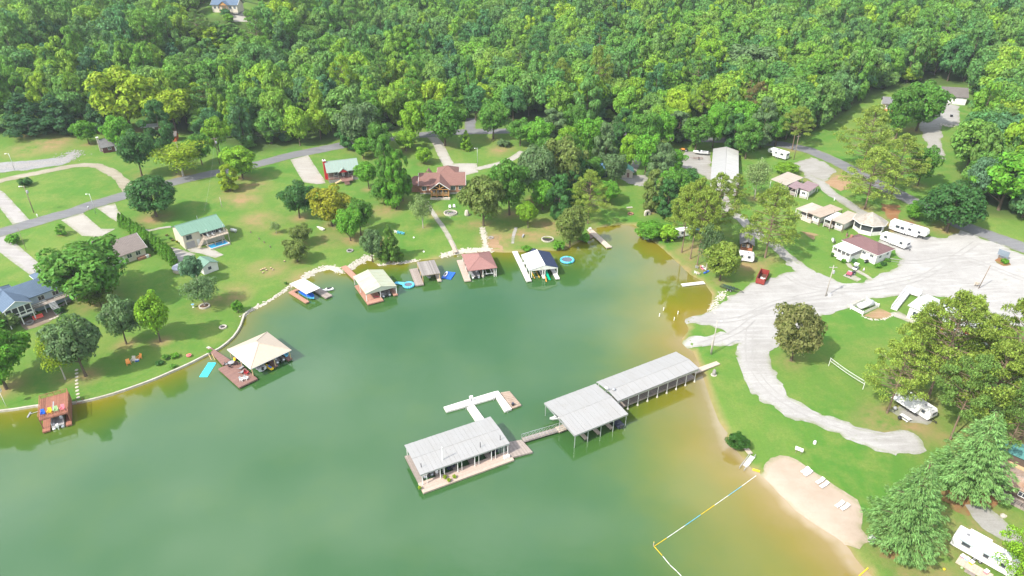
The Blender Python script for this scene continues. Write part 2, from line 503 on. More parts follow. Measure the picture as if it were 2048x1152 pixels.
# ---- ground
FOREST_PX = np.array([(-500,-120),(-500,300),(-200,290),(0,270),(150,264),(222,232),(300,236),(330,258),(430,286),(520,304),(690,279),(820,258),(930,240),
 (1080,248),(1280,258),(1330,283),(1480,283),(1590,280),(1660,246),(1740,196),(1800,176),(1946,172),(1955,240),(1935,320),
 (1915,385),(1965,430),(2048,436),(2600,470),(2600,-120)],float)
HILL_CLEAR = np.array([(412,2),(538,2),(540,32),(505,40),(412,31)],float)
vp = project(np.stack([gx,gy,GZ],-1))
fs = poly_sd(FOREST_PX,vp[...,0],np.clip(vp[...,1],-400,3000))
forest = np.clip(.5 - fs / 14,0,1)
forest = np.where((vp[...,2] < 50) | (SD < 40),0,forest)
forest = np.where((gy > 420) | (np.abs(gx) > 330) & (gy > 200),1,forest)
hc = poly_sd(HILL_CLEAR,vp[...,0],vp[...,1])
forest = np.where((hc < 0) & (gy < 700) & (vp[...,2] > 50),0,forest)
dirtspots = [((500,372),9),((395,470),8),((1000,480),9),((1030,470),8),((1650,350),14),((1400,500),8),((1380,530),7),((1455,520),8),((1500,530),7),
 ((700,480),5),((770,420),7),((60,300),10),((95,295),8),((535,540),7),((300,440),6),((1780,850),8),((1810,845),8),((1830,1110),9),
 ((1860,1090),8),((1960,1060),9),((1800,460),9),((1760,440),8),((1100,455),9),((1060,470),8),((870,430),4),((480,400),9),((520,440),8),((610,560),7),((655,480),6),((760,490),6),((460,590),7),((940,450),5),((100,285),12),((1000,300),7)]
dirt = np.zeros_like(GZ)
for p,r in dirtspots:
 q = on_ground(p)
 dirt = np.maximum(dirt,np.clip(1.15 - np.hypot(gx - q[0],gy - q[1]) / r,0,1))
bank = np.clip(1 - np.abs(SD - .1) / .9,0,1) * (gx > -30) + (SD < -.4)
bank = np.clip(bank,0,1)
nx,ny = len(GX),len(GY)
gm = bpy.data.meshes.new('ground')
ii = np.arange(nx * ny).reshape(nx,ny)
fa = np.stack([ii[:-1,:-1],ii[1:,:-1],ii[1:,1:],ii[:-1,1:]],-1).reshape(-1,4)
gm.from_pydata(np.stack([gx,gy,GZ],-1).reshape(-1,3).tolist(),[],fa.tolist())
gm.polygons.foreach_set('use_smooth',[True] * len(gm.polygons))
for nme,A in (('forest',forest),('dirt',dirt),('bank',bank)):
 a = gm.attributes.new(nme,'FLOAT','POINT'); a.data.foreach_set('value',A.reshape(-1).astype(np.float32))
gm.materials.append(M_GRASS)
ground = bpy.data.objects.new('ground',gm); col.objects.link(ground)
struct(ground)
# ---- lake
wxs,wys = axis(-190,130,2.5,-700,400,1.15),axis(40,225,2.5,-400,260,1.15)
wx,wy = np.meshgrid(wxs,wys,indexing='ij')
wsd = -poly_sd(LAKE,wx,wy)
beachy = 1 / (1 + np.exp(-(wx - 26) / 9)) / (1 + np.exp((wy - 152) / 12))
cove = np.exp(-((wx - 50) / 26) ** 2 - ((wy - 178) / 30) ** 2)
Ls = 6.0 + 27 * beachy + 14 * cove + 4 * vnoise(wx,wy,22,4)
amp = .72 + .13 * beachy + .25 * beachy * np.exp(-np.clip(wsd,0,None) / 3)
shallow = np.where(wsd > 0,amp * np.exp(-np.clip(wsd,0,None) / Ls),amp)
wm = bpy.data.meshes.new('lake')
n1_,n2_ = len(wxs),len(wys)
ii = np.arange(n1_ * n2_).reshape(n1_,n2_)
fa = np.stack([ii[:-1,:-1],ii[1:,:-1],ii[1:,1:],ii[:-1,1:]],-1).reshape(-1,4)
wm.from_pydata(np.stack([wx,wy,np.zeros_like(wx)],-1).reshape(-1,3).tolist(),[],fa.tolist())
a = wm.attributes.new('shallow','FLOAT','POINT'); a.data.foreach_set('value',shallow.reshape(-1).astype(np.float32))
wm.polygons.foreach_set('use_smooth',[True] * len(wm.polygons))
wm.materials.append(water_material())
lake = bpy.data.objects.new('lake',wm); col.objects.link(lake)
struct(lake)
# ---- sheets laid on the ground
def smooth_line(P,step):
 P = [np.asarray(p,float)[:2] for p in P]
 Q = [2 * P[0] - P[1]] + P + [2 * P[-1] - P[-2]]
 out = []
 for i in range(1,len(Q) - 2):
  p0,p1,p2,p3 = Q[i - 1:i + 3]
  n = max(1,int(np.hypot(*(p2 - p1)) / step))
  for k in range(n):
   t = k / n
   out.append(.5 * ((2 * p1) + (-p0 + p2) * t + (2 * p0 - 5 * p1 + 4 * p2 - p3) * t * t + (-p0 + 3 * p1 - 3 * p2 + p3) * t ** 3))
 out.append(P[-1])
 return np.array(out)
def sheet(name,pts,material,off=.05,spacing=1.6,rough_edge=.5,world=False,closed_smooth=False):
 P = [np.asarray(p,float)[:2] for p in pts] if world else [on_ground(p)[:2] for p in pts]
 B = []
 for i in range(len(P)):
  a,b = P[i],P[(i + 1) % len(P)]
  n = max(1,int(np.hypot(*(b - a)) / .8))
  for k in range(n): B.append(a + (b - a) * k / n)
 B = np.array(B)
 if rough_edge:
  j = (np.stack([vnoise(B[:,0],B[:,1],1.7,11),vnoise(B[:,0],B[:,1],1.7,12)],-1) - .5) * 2 * rough_edge
  j += (np.stack([vnoise(B[:,0],B[:,1],5,13),vnoise(B[:,0],B[:,1],5,14)],-1) - .5) * 2 * rough_edge
  B = B + j
 lo,hi = B.min(0),B.max(0)
 X,Y = np.meshgrid(np.arange(lo[0],hi[0],spacing),np.arange(lo[1],hi[1],spacing),indexing='ij')
 d = poly_sd(B,X,Y)
 I = np.stack([X[d < -.5],Y[d < -.5]],-1)
 allv = [Vector(v) for v in B] + [Vector(v) for v in I]
 n = len(B)
 r = delaunay_2d_cdt(allv,[],[list(range(n))],1,1e-4)
 V = np.array([[v.x,v.y] for v in r[0]])
 Z = np.maximum(hz(V[:,0],V[:,1]),-.3) + off
 me = bpy.data.meshes.new(name)
 me.from_pydata(np.column_stack([V,Z]).tolist(),[],[tuple(f) for f in r[2]])
 e = -poly_sd(B,V[:,0],V[:,1])
 at = me.attributes.new('edge','FLOAT','POINT'); at.data.foreach_set('value',e.astype(np.float32))
 me.materials.append(material)
 me.polygons.foreach_set('use_smooth',[True] * len(me.polygons))
 me.update()
 if len(me.polygons) and me.polygons[0].normal.z < 0: me.flip_normals()
 o = bpy.data.objects.new(name,me); col.objects.link(o)
 return struct(o)
def ribbon(name,pts,width,material,off=.06,rough_edge=.12,world=False,step=1.5,nw=4):
 P = pts if world else [on_ground(p) for p in pts]
 C = smooth_line(P,step)
 T = np.gradient(C,axis=0); T /= np.linalg.norm(T,axis=1)[:,None] + 1e-9
 N = np.stack([-T[:,1],T[:,0]],-1)
 vs,fs_,ed = [],[],[]
 for i in range(len(C)):
  for k in range(nw + 1):
   s = (k / nw - .5) * width
   if k in (0,nw): s += (float(vnoise(C[i,0],C[i,1],1.5,20 + k)) - .5) * 2 * rough_edge * (1 if k else -1)
   q = C[i] + N[i] * s
   vs.append((q[0],q[1],float(hz(q[0],q[1])) + off)); ed.append(min(k,nw - k) * width / nw)
 for i in range(len(C) - 1):
  for k in range(nw):
   a = i * (nw + 1) + k
   fs_.append((a,a + nw + 1,a + nw + 2,a + 1)[::-1])
 me = bpy.data.meshes.new(name); me.from_pydata(vs,[],fs_)
 at = me.attributes.new('edge','FLOAT','POINT'); at.data.foreach_set('value',np.array(ed,np.float32))
 me.materials.append(material)
 me.polygons.foreach_set('use_smooth',[True] * len(me.polygons)); me.update()
 if me.polygons[0].normal.z < 0: me.flip_normals()
 o = bpy.data.objects.new(name,me); col.objects.link(o)
 return struct(o)
def cp(c,*pts): return [px(c,*p) for p in pts]
ROAD_PX = [(-160,520),(-60,486),(28,457),(139,426),(178,412),(250,391),(300,376),(350,364),(411,350),(470,338),(522,327),(578,312),(633,301),(689,290),(760,279),(857,269),
 (918,264),(1037,262),(1120,262),(1200,265),(1280,270),(1380,277),(1480,282),(1540,286),(1593,295),(1629,305),(1679,327),(1740,360),(1796,388),
 (1824,402),(1880,430),(1930,453),(1990,475),(2048,497),(2160,540)]
ribbon('road',ROAD_PX,6.2,M_ASPHALT,off=.07,rough_edge=.15)
ribbon('side_road',cp('a',(935,745),(890,665),(800,592),(700,548),(600,540),(450,562),(300,592),(150,622),(0,655),(-150,700)),4.2,M_BEIGE,rough_edge=.5)
sheet('rock_swale',cp('a',(-60,525),(200,510),(400,490),(480,478),(545,425),(522,515),(440,542),(200,580),(-60,600)),M_RIPROCK)
sheet('driveway',cp('a',(-60,700),(25,735),(215,938),(95,975),(0,850),(-60,800)),M_CONC2,off=.055,rough_edge=.06)
sheet('driveway',cp('a',(440,937),(598,887),(725,1000),(830,1000),(720,1060),(590,1050)),M_CONC,off=.055,rough_edge=.06)
sheet('driveway',cp('a',(695,850),(828,815),(850,870),(900,920),(1000,985),(1030,1018),(960,990),(860,962),(800,925)),M_CONC,off=.055,rough_edge=.06)
ribbon('footpath',cp('a',(1000,1000),(1080,1012),(1140,998),(1230,985)),1.3,M_CONC,off=.075)
sheet('driveway',cp('b',(-60,130),(60,190),(345,440),(240,485),(-60,260)),M_CONC2,off=.055,rough_edge=.06)
sheet('parking_court',cp('d',(150,338),(290,378),(330,390),(260,440),(190,470)),M_CONC2,off=.055,rough_edge=.1)
sheet('patio',cp('d',(250,340),(440,345),(530,395),(470,420),(360,385),(290,375)),M_CONC,off=.065,rough_edge=.05)
sheet('driveway',cp('c',(1010,430),(1140,398),(1255,575),(1265,600),(1200,607),(1110,595),(1075,545)),M_CONC,off=.055,rough_edge=.05)
ribbon('driveway',cp('e',(790,175),(850,245),(890,330),(930,400)),4.6,M_CONC,off=.055)
sheet('driveway',cp('e',(900,385),(1130,385),(1140,450),(1050,470),(900,430)),M_CONC,off=.05,rough_edge=.05)
ribbon('driveway',cp('e',(1130,425),(1280,388),(1380,352),(1460,300)),3.2,M_CONC,off=.06)
ribbon('side_road',cp('e',(1085,165),(1080,110),(1090,60)),5,M_ASPHALT,off=.065)
ribbon('driveway',cp('y',(480,215),(455,270),(440,330),(400,400)),3.5,M_LANE,off=.06)
sheet('gravel_yard',cp('y',(285,470),(400,425),(540,430),(555,480),(500,530),(380,515)),M_LANE)
sheet('gravel_yard',cp('m',(75,240),(120,180),(330,170),(345,400),(200,345),(100,310)),M_LANE)
ribbon('gravel_lane',cp('m',(330,380),(400,460),(435,560),(480,650),(570,720),(660,800),(760,885),(860,950),(960,1040),(1080,1135),(1200,1220)),4.0,M_LANE,rough_edge=.5,off=.055)
sheet('gravel_yard',cp('m',(1005,275),(1165,225),(1290,275),(1370,340),(1260,425),(1130,390)),M_LANE)
ribbon('gravel_lane',cp('m',(1130,380),(1230,430),(1330,520),(1440,590),(1540,660),(1640,720),(1730,790)),4.0,M_LANE,rough_edge=.4,off=.065)
sheet('soil_patch',cp('m',(1250,430),(1370,370),(1480,390),(1495,470),(1400,505),(1330,470)),M_SOIL,off=.045)
sheet('gravel_yard',cp('v',(1000,400),(1080,260),(1120,225),(1290,260),(1300,330),(1280,400),(1170,400),(1165,520),(1190,650),(1130,670),(1030,480)),M_LANE)
GR = cp('o',(290,830),(330,803),(460,778),(520,742),(690,612),(860,512),(1060,480),(1165,425),(1120,330),(1200,330),(1317,410)) + \
 cp('p',(150,520),(290,515),(400,490),(530,420),(660,330),(560,255),(430,180),(520,120),(660,90),(830,140),(1000,142),(1090,92),(1150,75),(1290,145),(1400,185),(1637,285)) + \
 [(2160,575),(2240,700),(2110,740)] + cp('p',(1637,870),(1420,880),(1250,770),(1000,640),(700,615),(600,622),(400,642),(330,652),(200,717),(0,790)) + \
 cp('q',(480,302),(330,400),(220,480),(150,560),(170,670),(210,770),(300,880),(420,970),(560,1040),(720,1090),(900,1130)) + \
 cp('t',(300,140),(480,152),(570,200),(580,270),(460,310),(380,318),(240,280),(100,225),(0,165)) + \
 [(1667,866),(1600,842),(1575,832),(1534,806),(1500,777),(1480,742),(1467,720),(1475,690)] + \
 cp('o',(640,1025),(540,1040),(300,1050),(250,990),(300,960),(480,940),(645,935),(560,900),(400,860),(310,850))
sheet('gravel_lot',GR,M_GRAVEL,off=.06,rough_edge=.75)
sheet('beach',cp('s',(462,462),(520,425),(535,350),(575,312),(650,290),(730,300),(800,330),(900,400),(1050,500),(1180,590),(1290,660),(1330,760),(1340,900),
 (1400,990),(1300,1062),(1220,1030),(1150,1010),(990,915),(790,775),(630,615),(500,490)),M_SAND,off=.05,rough_edge=.25,spacing=1.0)
sheet('needle_bed',cp('t',(640,540),(900,560),(1130,600),(1150,640),(1000,690),(860,650),(880,720),(760,680)),M_NEEDLES,off=.045,rough_edge=.8)
sheet('needle_bed',cp('t',(290,960),(560,940),(640,930),(560,1010),(400,1030),(300,1040)),M_NEEDLES,off=.045,rough_edge=.8)
sheet('needle_bed',cp('n',(1060,420),(1230,420),(1260,500),(1240,580),(1130,560),(1080,480)),M_NEEDLES,off=.045,rough_edge=.8)
sheet('needle_bed',cp('n',(1280,560),(1536,650),(1500,690),(1300,610)),M_NEEDLES,off=.05,rough_edge=.5)
sheet('gravel_patch',cp('G',(110,545),(300,560),(560,760),(640,800),(640,905),(550,912),(400,830),(200,670)),M_LANE,off=.055)
sheet('patio',cp('A',(290,1030),(420,965),(640,860),(760,850),(855,890),(850,940),(720,1030),(540,1110),(390,1150),(320,1110)),M_PATIO,off=.05,rough_edge=.15)
ribbon('footpath',cp('e',(780,690),(840,780),(890,850),(930,920),(960,980),(985,1035)),1.7,M_CONC,off=.06)
ribbon('footpath',cp('h',(655,300),(665,220),(690,130)),1.1,M_CONC2,off=.06)
sheet('soil_patch',cp('e',(1200,905),(1290,900),(1300,960),(1330,1022),(1215,1015)),M_SOIL,off=.045)
sheet('soil_patch', cp('f', (1600, 462), (1640, 470), (1625, 480)), M_SOIL, off=.045)
sheet('patio',cp('r',(270,225),(330,215),(440,270),(430,300),(300,250)),M_CONC,off=.075,rough_edge=.05)
sheet('gravel_patch',cp('r',(240,890),(330,850),(480,900),(560,960),(520,975),(400,960),(330,930)),M_LANE,off=.05,rough_edge=.5)
sheet('planting_bed',cp('p',(1385,330),(1430,310),(1500,325),(1535,372),(1470,380),(1410,355)),M_NEEDLES,off=.09,rough_edge=.2)
sheet('planting_bed',cp('q',(870,275),(985,212),(1100,268),(1040,300),(950,300)),M_SOIL,off=.06,rough_edge=.1)
M_TRACK = mat('wheel_track',(.325,.312,.295),.95,(.29,.277,.26),scale=.6)
for k,tr in enumerate(([(1480,640),(1540,610),(1620,590),(1720,575),(1850,550),(1990,520)],[(1500,660),(1500,720),(1540,780),(1620,830),(1740,868),(1830,880)],[(1400,640),(1470,640),(1530,620),(1600,600),(1690,590)],
  [(1570,548),(1620,575),(1720,580),(1830,560),(1900,520),(1960,480)],[(1780,520),(1840,525),(1920,515),(2048,560)],[(1400,690),(1470,665),(1520,625)])):
 P = smooth_line([on_ground(p) for p in tr],2.0); T_ = np.gradient(P,axis=0); T_ /= np.linalg.norm(T_,axis=1)[:,None]; N_ = np.stack([-T_[:,1],T_[:,0]],-1)
 for s in (-.85,.85): ribbon('wheel_track',list((P + N_ * s)[::3]),.36,M_TRACK,off=.085 + .006 * k,rough_edge=.16,world=True)
# ================================================================ TREES
M_LEAF = leaf_mat('leaves')
M_NEEDLE = leaf_mat('pine_needles',transl=.12,var=.3)
M_FOREST = leaf_mat('forest_leaves',stops=[(0,(0.106,0.254,0.050)),(.14,(0.188,0.378,0.037)),(.28,(0.075,0.212,0.077)),(.42,(0.263,0.437,0.033)),(.56,(0.119,0.277,0.061)),(.70,(0.200,0.336,0.066)),(.82,(0.069,0.195,0.088)),(.92,(0.325,0.472,0.031)),(1,(0.138,0.301,0.055))],transl=.34)
def bark_material(name,c,c2):
 m,t,b = nodes_of(name)
 tc = t.nodes.new('ShaderNodeTexCoord'); mp = t.nodes.new('ShaderNodeMapping'); t.links.new(tc.outputs['Object'],mp.inputs[0])
 mp.inputs['Scale'].default_value = (12,12,2)
 n = noise_node(t,6,5,.7,vec=mp.outputs[0])
 t.links.new(mixc(t,map_range(t,n.outputs[0],.35,.65),c,c2),b.inputs['Base Color'])
 b.inputs['Roughness'].default_value = .9; b.inputs['Specular IOR Level'].default_value = .1
 bump(t,n.outputs[0],.6,.05,b)
 return m
M_BARK = bark_material('bark',(.16,.12,.085),(.09,.07,.05))
M_BARKP = bark_material('pine_bark',(.26,.19,.13),(.15,.105,.075))
M_BARKW = bark_material('pale_bark',(.50,.46,.40),(.33,.29,.24))
def unit(n):
 v = rng.normal(size=(n,3)); return v / np.linalg.norm(v,axis=1)[:,None]
def leaf_mesh(name,C,N,S,asp=.62,D=None):
 """many separate leaf sprays: bent four-cornered blades at C, facing N, of size S"""
 n = len(C)
 N = N / (np.linalg.norm(N,axis=1)[:,None] + 1e-9)
 ref = unit(n)
 U = np.cross(N,ref) if D is None else D - N * (N * D).sum(1)[:,None]; U /= np.linalg.norm(U,axis=1)[:,None] + 1e-9
 V = np.cross(N,U)
 S = S[:,None]
 bend = N * S * .22
 P = np.stack([C - U * S - bend,C - V * S * asp + bend * .4,C + U * S - bend,C + V * S * asp + bend * .4],1).reshape(-1,3)
 F = np.arange(4 * n).reshape(n,4)
 me = bpy.data.meshes.new(name)
 me.vertices.add(4 * n); me.vertices.foreach_set('co',P.reshape(-1).astype(np.float32))
 me.loops.add(4 * n); me.loops.foreach_set('vertex_index',F.reshape(-1).astype(np.int32))
 me.polygons.add(n); me.polygons.foreach_set('loop_start',(np.arange(n) * 4).astype(np.int32)); me.polygons.foreach_set('loop_total',np.full(n,4,np.int32))
 me.update(calc_edges=True)
 return me
def lobes_to_leaves(L,n,up=.25,size=.028,jitter=.6):
 """L: rows (x, y, z, rx, rz); leaves sit on the shells of the lobes, thinner underneath"""
 L = np.asarray(L)
 w = L[:,3] * (L[:,3] + L[:,4]); w /= w.sum()
 k = rng.choice(len(L),n,p=w)
 d = unit(n); d[:,2] = np.where((d[:,2] < -.15) & (rng.random(n) < .7),-d[:,2],d[:,2])
 r = .72 + .34 * rng.random(n) ** .7
 C = L[k,:3] + d * np.stack([L[k,3],L[k,3],L[k,4]],-1) * r[:,None]
 N = d + unit(n) * jitter + np.array([0,0,up])
 S = size * (.6 + .8 * rng.random(n))
 return C,N,S
def crown_broad(seed,nl=46,n=5200,z0=.20,size=.026,flatten=1.0,squash=.8,hollow=.62):
 global rng
 rng = np.random.default_rng(seed)
 L = []
 # a few big boughs give the outline its bays, small lobes ride on them
 nb = 7 + seed % 4
 B = []
 for b in range(nb):
  a = 2 * math.pi * (b + rng.random() * .8) / nb; e = rng.uniform(-.45,.75)
  B.append((a,e,rng.uniform(.62,1.0)))
 while len(L) < nl:
  d = unit(1)[0]
  if d[2] < -.88: continue
  az = math.atan2(d[1],d[0])
  reach = .72
  for a,e,q in B:
   da = (az - a + math.pi) % (2 * math.pi) - math.pi
   reach = max(reach,q * math.exp(-(da / .55) ** 2 - ((d[2] - e) / .6) ** 2) + .30)
  reach = min(reach,1.08) * rng.uniform(hollow,1.0)
  r = rng.uniform(.085,.15)
  p = d * (.5 - r * .6) * reach
  zc,zh = (1 + z0) / 2,(1 - z0) / 2
  tz = d[2] * (zh - r * .5) * reach * flatten
  L.append((p[0] * (.86 if tz < -.2 else 1),p[1] * (.86 if tz < -.2 else 1),zc - .03 + tz,r,r * squash))
 return lobes_to_leaves(L,n,size=size)
def crown_tall(seed,nl=40,n=4600,z0=.12,size=.03,top=.25):
 global rng
 rng = np.random.default_rng(seed)
 L = []
 for i in range(nl):
  u = (i + rng.random()) / nl
  z = z0 + (1 - z0) * u
  env = .46 * (math.sin(math.pi * min(1,(u * .80 + .14))) ** .8) * (1 - .35 * u) + .03
  a = rng.random() * 6.283
  r = rng.uniform(.10,.17) * (1 - .4 * u)
  q = env * rng.uniform(.35,1.05)
  L.append((q * math.cos(a),q * math.sin(a),min(z,1 - r * .55),r,r * .62))
 return lobes_to_leaves(L,n,size=size)
def crown_cone(seed,n=4200,z0=.04,size=.03,fat=1.0):
 global rng
 rng = np.random.default_rng(seed)
 L = []
 for i in range(70):
  u = (i + rng.random()) / 70
  env = .46 * fat * (1 - u) ** .75 * min(1,.55 + u * 4) + .02
  a = rng.random() * 6.283; q = env * rng.uniform(.55,1.0)
  r = .05 + .10 * (1 - u) * rng.uniform(.7,1.2)
  L.append((q * math.cos(a),q * math.sin(a),z0 + (1 - z0) * u * .97,r,r * .6))
 return lobes_to_leaves(L,n,size=size)
def crown_column(seed,n=1500):
 global rng
 rng = np.random.default_rng(seed)
 L = [(.16 * math.cos(i * 2.4) * (1 - (i / 26) ** 3),.16 * math.sin(i * 2.4) * (1 - (i / 26) ** 3),.06 + .90 * i / 26,.30 * (1 - .7 * (i / 26) ** 2.2),.075) for i in range(27)]
 return lobes_to_leaves(L,n,size=.06,jitter=.7)
def crown_pine(seed,n=6200,z0=.36,plates=34,spread=1.0,size=.026):
 """loblolly / Virginia pine: bare trunk, separate flat pads of needles at the ends of level limbs"""
 global rng
 rng = np.random.default_rng(seed)
 Cs,Ns,Ss,limbs = [],[],[],[]
 for i in range(plates):
  u = (i + rng.random() * .8) / plates
  z = z0 + (1 - z0) * u * .97
  env = .50 * spread * (.45 + .75 * math.sin(math.pi * min(1,.18 + u * .72))) * (1 - u ** 3 * .75)
  a = i * 2.4 + rng.random()
  q = env * rng.uniform(.35,.95)
  c = np.array([q * math.cos(a),q * math.sin(a),z + rng.uniform(-.02,.03)])
  limbs.append((z - .05 - .02 * rng.random(),c))
  rr = rng.uniform(.065,.135) * (1 - .3 * u)
  m = int(n / plates)
  th = rng.random(m) * 6.283; rad = np.sqrt(rng.random(m)) * rr
  zz = rng.normal(size=m) * .011 + .022 * (1 - (rad / rr) ** 2)
  P = c + np.stack([rad * np.cos(th),rad * np.sin(th),zz],-1)
  Cs.append(P); Ns.append(np.array([0,0,.8]) + unit(m) * 1.0); Ss.append(size * (.55 + .8 * rng.random(m)))
 return np.concatenate(Cs),np.concatenate(Ns),np.concatenate(Ss),limbs
def crown_white_pine(seed,n=30000):
 """dense pale conifer clothed to the ground: drooping sprays along whorled branches"""
 global rng
 rng = np.random.default_rng(seed)
 Cs,Ns,Ss,limbs,Ds = [],[],[],[],[]
 whorls = 13
 for w in range(whorls):
  u = (w + .5) / whorls
  z = .07 + .90 * u
  env = .50 * (1 - u ** 1.25) ** .9 * min(1,.74 + u * 1.4) + .012
  nb = int(12 - 5 * u)
  for b in range(nb):
   a = 6.283 * (b + rng.random() * .7) / nb + w * .7
   ln = env * rng.uniform(.74,1.06)
   m = max(10,int(n / (whorls * 9.5) * (ln / .35) ** 1.3))
   t = rng.random(m) ** .55
   wid = .085 * (1 - t * .6)
   s = (rng.random(m) - .5) * 2 * wid
   x = ln * t
   rise = .045 * np.sin(t * 2.4) - .02 * t
   zz = z + rise + rng.normal(size=m) * .007 - np.abs(s) * .35 + .02 * np.sin(t * 19 + b)
   Cs.append(np.stack([x * math.cos(a) - s * math.sin(a),x * math.sin(a) + s * math.cos(a),zz],-1))
   Ns.append(np.array([math.cos(a) * .35,math.sin(a) * .35,.8]) + unit(m) * .75)
   Ss.append(.0165 * (.6 + .8 * rng.random(m)))
   Ds.append(np.array([math.cos(a),math.sin(a),-.25]) + np.outer(s * 6,[-math.sin(a),math.cos(a),0]) + unit(m) * .3)
   if b % 3 == 0: limbs.append((z - .01,np.array([ln * .7 * math.cos(a),ln * .7 * math.sin(a),z + .03])))
 return np.concatenate(Cs),np.concatenate(Ns),np.concatenate(Ss),limbs,np.concatenate(Ds)
def trunk_mb(top=.8,r=.022,limbs=(),lean=0.0,n=7,seed=0,fork=0):
 rr = random.Random(seed)
 m = MB(); pts = []
 for i in range(7):
  u = i / 6
  pts.append((lean * u + .012 * math.sin(u * 5 + seed),.012 * math.cos(u * 4 + seed) * u,u * top - (.03 if i == 0 else 0)))
 for i in range(6):
  r0,r1 = r * (1.25 if i == 0 else 1 - .75 * i / 6),r * (1 - .75 * (i + 1) / 6)
  m.tube(pts[i],pts[i + 1],r0,r1,n,False)
 for z,c in limbs:
  u = min(z / top,1) * 6; k = min(int(u),5); f = u - k
  b = [pts[k][q] * (1 - f) + pts[k + 1][q] * f for q in range(3)]
  m.tube(b,tuple(c),r * .38 * (1 - .5 * z),r * .10,4,False)
 for k in range(fork):
  a = rr.random() * 6.283; zb = rr.uniform(.22,.5) * top / .8
  u = zb / top * 6; q = min(int(u),5)
  b = pts[q]
  e = (.28 * math.cos(a),.28 * math.sin(a),b[2] + rr.uniform(.15,.32))
  m.tube(b,e,r * .5,r * .14,5,False)
 return m
PROTO = {}
def proto(key,CNS,trunk,lmat,bmat,asp=.62):
 C,N,S = CNS[:3]
 me = leaf_mesh('crown_' + key,C,N,S,asp,CNS[4] if len(CNS) > 4 else None)
 me.materials.append(lmat)
 tm = trunk.mesh('trunk_' + key,True); tm.materials.append(bmat)
 PROTO[key] = (me,tm)
for i in range(5): proto(f'broad{i}', crown_broad(100 + i, nl=64 + 6 * i, n=8200, z0=(.05, .10, .08, .13, .04)[i]), trunk_mb(.72, .022, fork=7, seed=i), M_LEAF, M_BARK)
for i in range(3): proto(f'dense{i}', crown_broad(140 + i, nl=84, n=9000, z0=.04, hollow=.8, size=.024), trunk_mb(.6, .025, fork=6, seed=i), M_LEAF, M_BARK)
for i in range(3): proto(f'airy{i}', crown_broad(160 + i, nl=60, n=3900, z0=.10, size=.019, hollow=.35), trunk_mb(.85, .016, fork=12, seed=i), M_LEAF, M_BARKW)
for i in range(3): proto(f'tall{i}', crown_tall(180 + i, n=6200, size=.032), trunk_mb(.85, .020, fork=4, seed=i), M_LEAF, M_BARK)
for i in range(2): proto(f'cone{i}', crown_cone(200 + i, n=6400, size=.028), trunk_mb(.6, .02), M_LEAF, M_BARK)
for i in range(4):
 c = crown_pine(220 + i,z0=(.42,.28,.48,.30)[i],n=12500,plates=(60,72,50,78)[i],size=.0135)
 proto(f'pine{i}', c, trunk_mb(.96, .017, c[3], seed=i), M_NEEDLE, M_BARKP, .45)
for i in range(2):
 c = crown_white_pine(240 + i); proto(f'whitepine{i}', c, trunk_mb(.97, .016, c[3]), M_NEEDLE, M_BARKP, .24)
for i in range(3): proto(f'column{i}', crown_column(260 + i), trunk_mb(.5, .03), M_LEAF, M_BARK)
def crown_shrub(seed,n=1300):
 global rng
 rng = np.random.default_rng(seed)
 L = []
 for i in range(20):
  a = rng.random() * 6.283; q = .34 * math.sqrt(rng.random()); z = .25 + .5 * rng.random() * (1 - q)
  L.append((q * math.cos(a),q * math.sin(a),z,rng.uniform(.12,.2),rng.uniform(.16,.26)))
 return lobes_to_leaves(L,n,size=.07)
for i in range(3): proto(f'shrub{i}', crown_shrub(280 + i), trunk_mb(.4, .03, fork=3, seed=i), M_LEAF, M_BARK)
for i in range(6): proto(f'wood{i}', crown_broad(300 + i, nl=58, n=5600, z0=(.06, .14, .04, .18, .10, .02)[i], size=.027), trunk_mb(.75, .020, fork=3, seed=i), M_FOREST, M_BARK)
for i in range(2): proto(f'woodtall{i}', crown_tall(320 + i, n=4600, size=.032), trunk_mb(.85, .018, seed=i), M_FOREST, M_BARK)
c = crown_pine(330,n=4200,z0=.4,plates=40,size=.022); proto('woodpine0',c,trunk_mb(.95,.015,c[3]),M_FOREST,M_BARKP)
GREENS = dict(mid=(.070,.165,.022),dark=(.040,.110,.026),lime=(.150,.275,.018),yellow=(.200,.270,.016),olive=(.115,.150,.035),grey=(.095,.155,.060),
 gold=(.230,.230,.016),bright=(.095,.235,.020),blue=(.085,.170,.085),pine=(.165,.225,.034),pinedark=(.100,.170,.036),brown=(.15,.125,.045),
 deep=(.030,.085,.028),arbor=(.085,.200,.018),pale=(.16,.22,.075),white=(.110,.205,.058))
def put_tree(name,label,cat,kind,loc,height,width,color,rz=None,group=None):
 me,tm = PROTO[kind]
 t = thing(name,label,cat,loc,random.random() * 6.28 if rz is None else rz,group)
 c = GREENS.get(color,color)
 k = random.uniform(.9,1.1)
 c = tuple(min(.6,v * k * 1.45) for v in c)
 for nm,m in (('trunk',tm),('crown',me)):
  o = bpy.data.objects.new(nm,m); col.objects.link(o); o.parent = t; o.scale = (width,width,height)
  o.color = (c[0],c[1],c[2],1)
 return t
def tree_at(name,label,cat,kind,base,top_y,width_px,color,rz=None,group=None,sink=.1):
 """trunk base at a photo pixel, height up to image row top_y, crown as wide as width_px there"""
 q = on_ground(base)
 dep = project(q)[2]
 hs = np.linspace(.3,45,900)
 ys = project(np.stack([np.full(900,q[0]),np.full(900,q[1]),q[2] + hs],-1))[:,1]
 h = float(hs[np.argmin(np.abs(ys - top_y))])
 w = width_px * dep / FPX
 return put_tree(name,label,cat,kind,(q[0],q[1],q[2] - sink),h * 1.02,w * 1.06,color,rz,group)
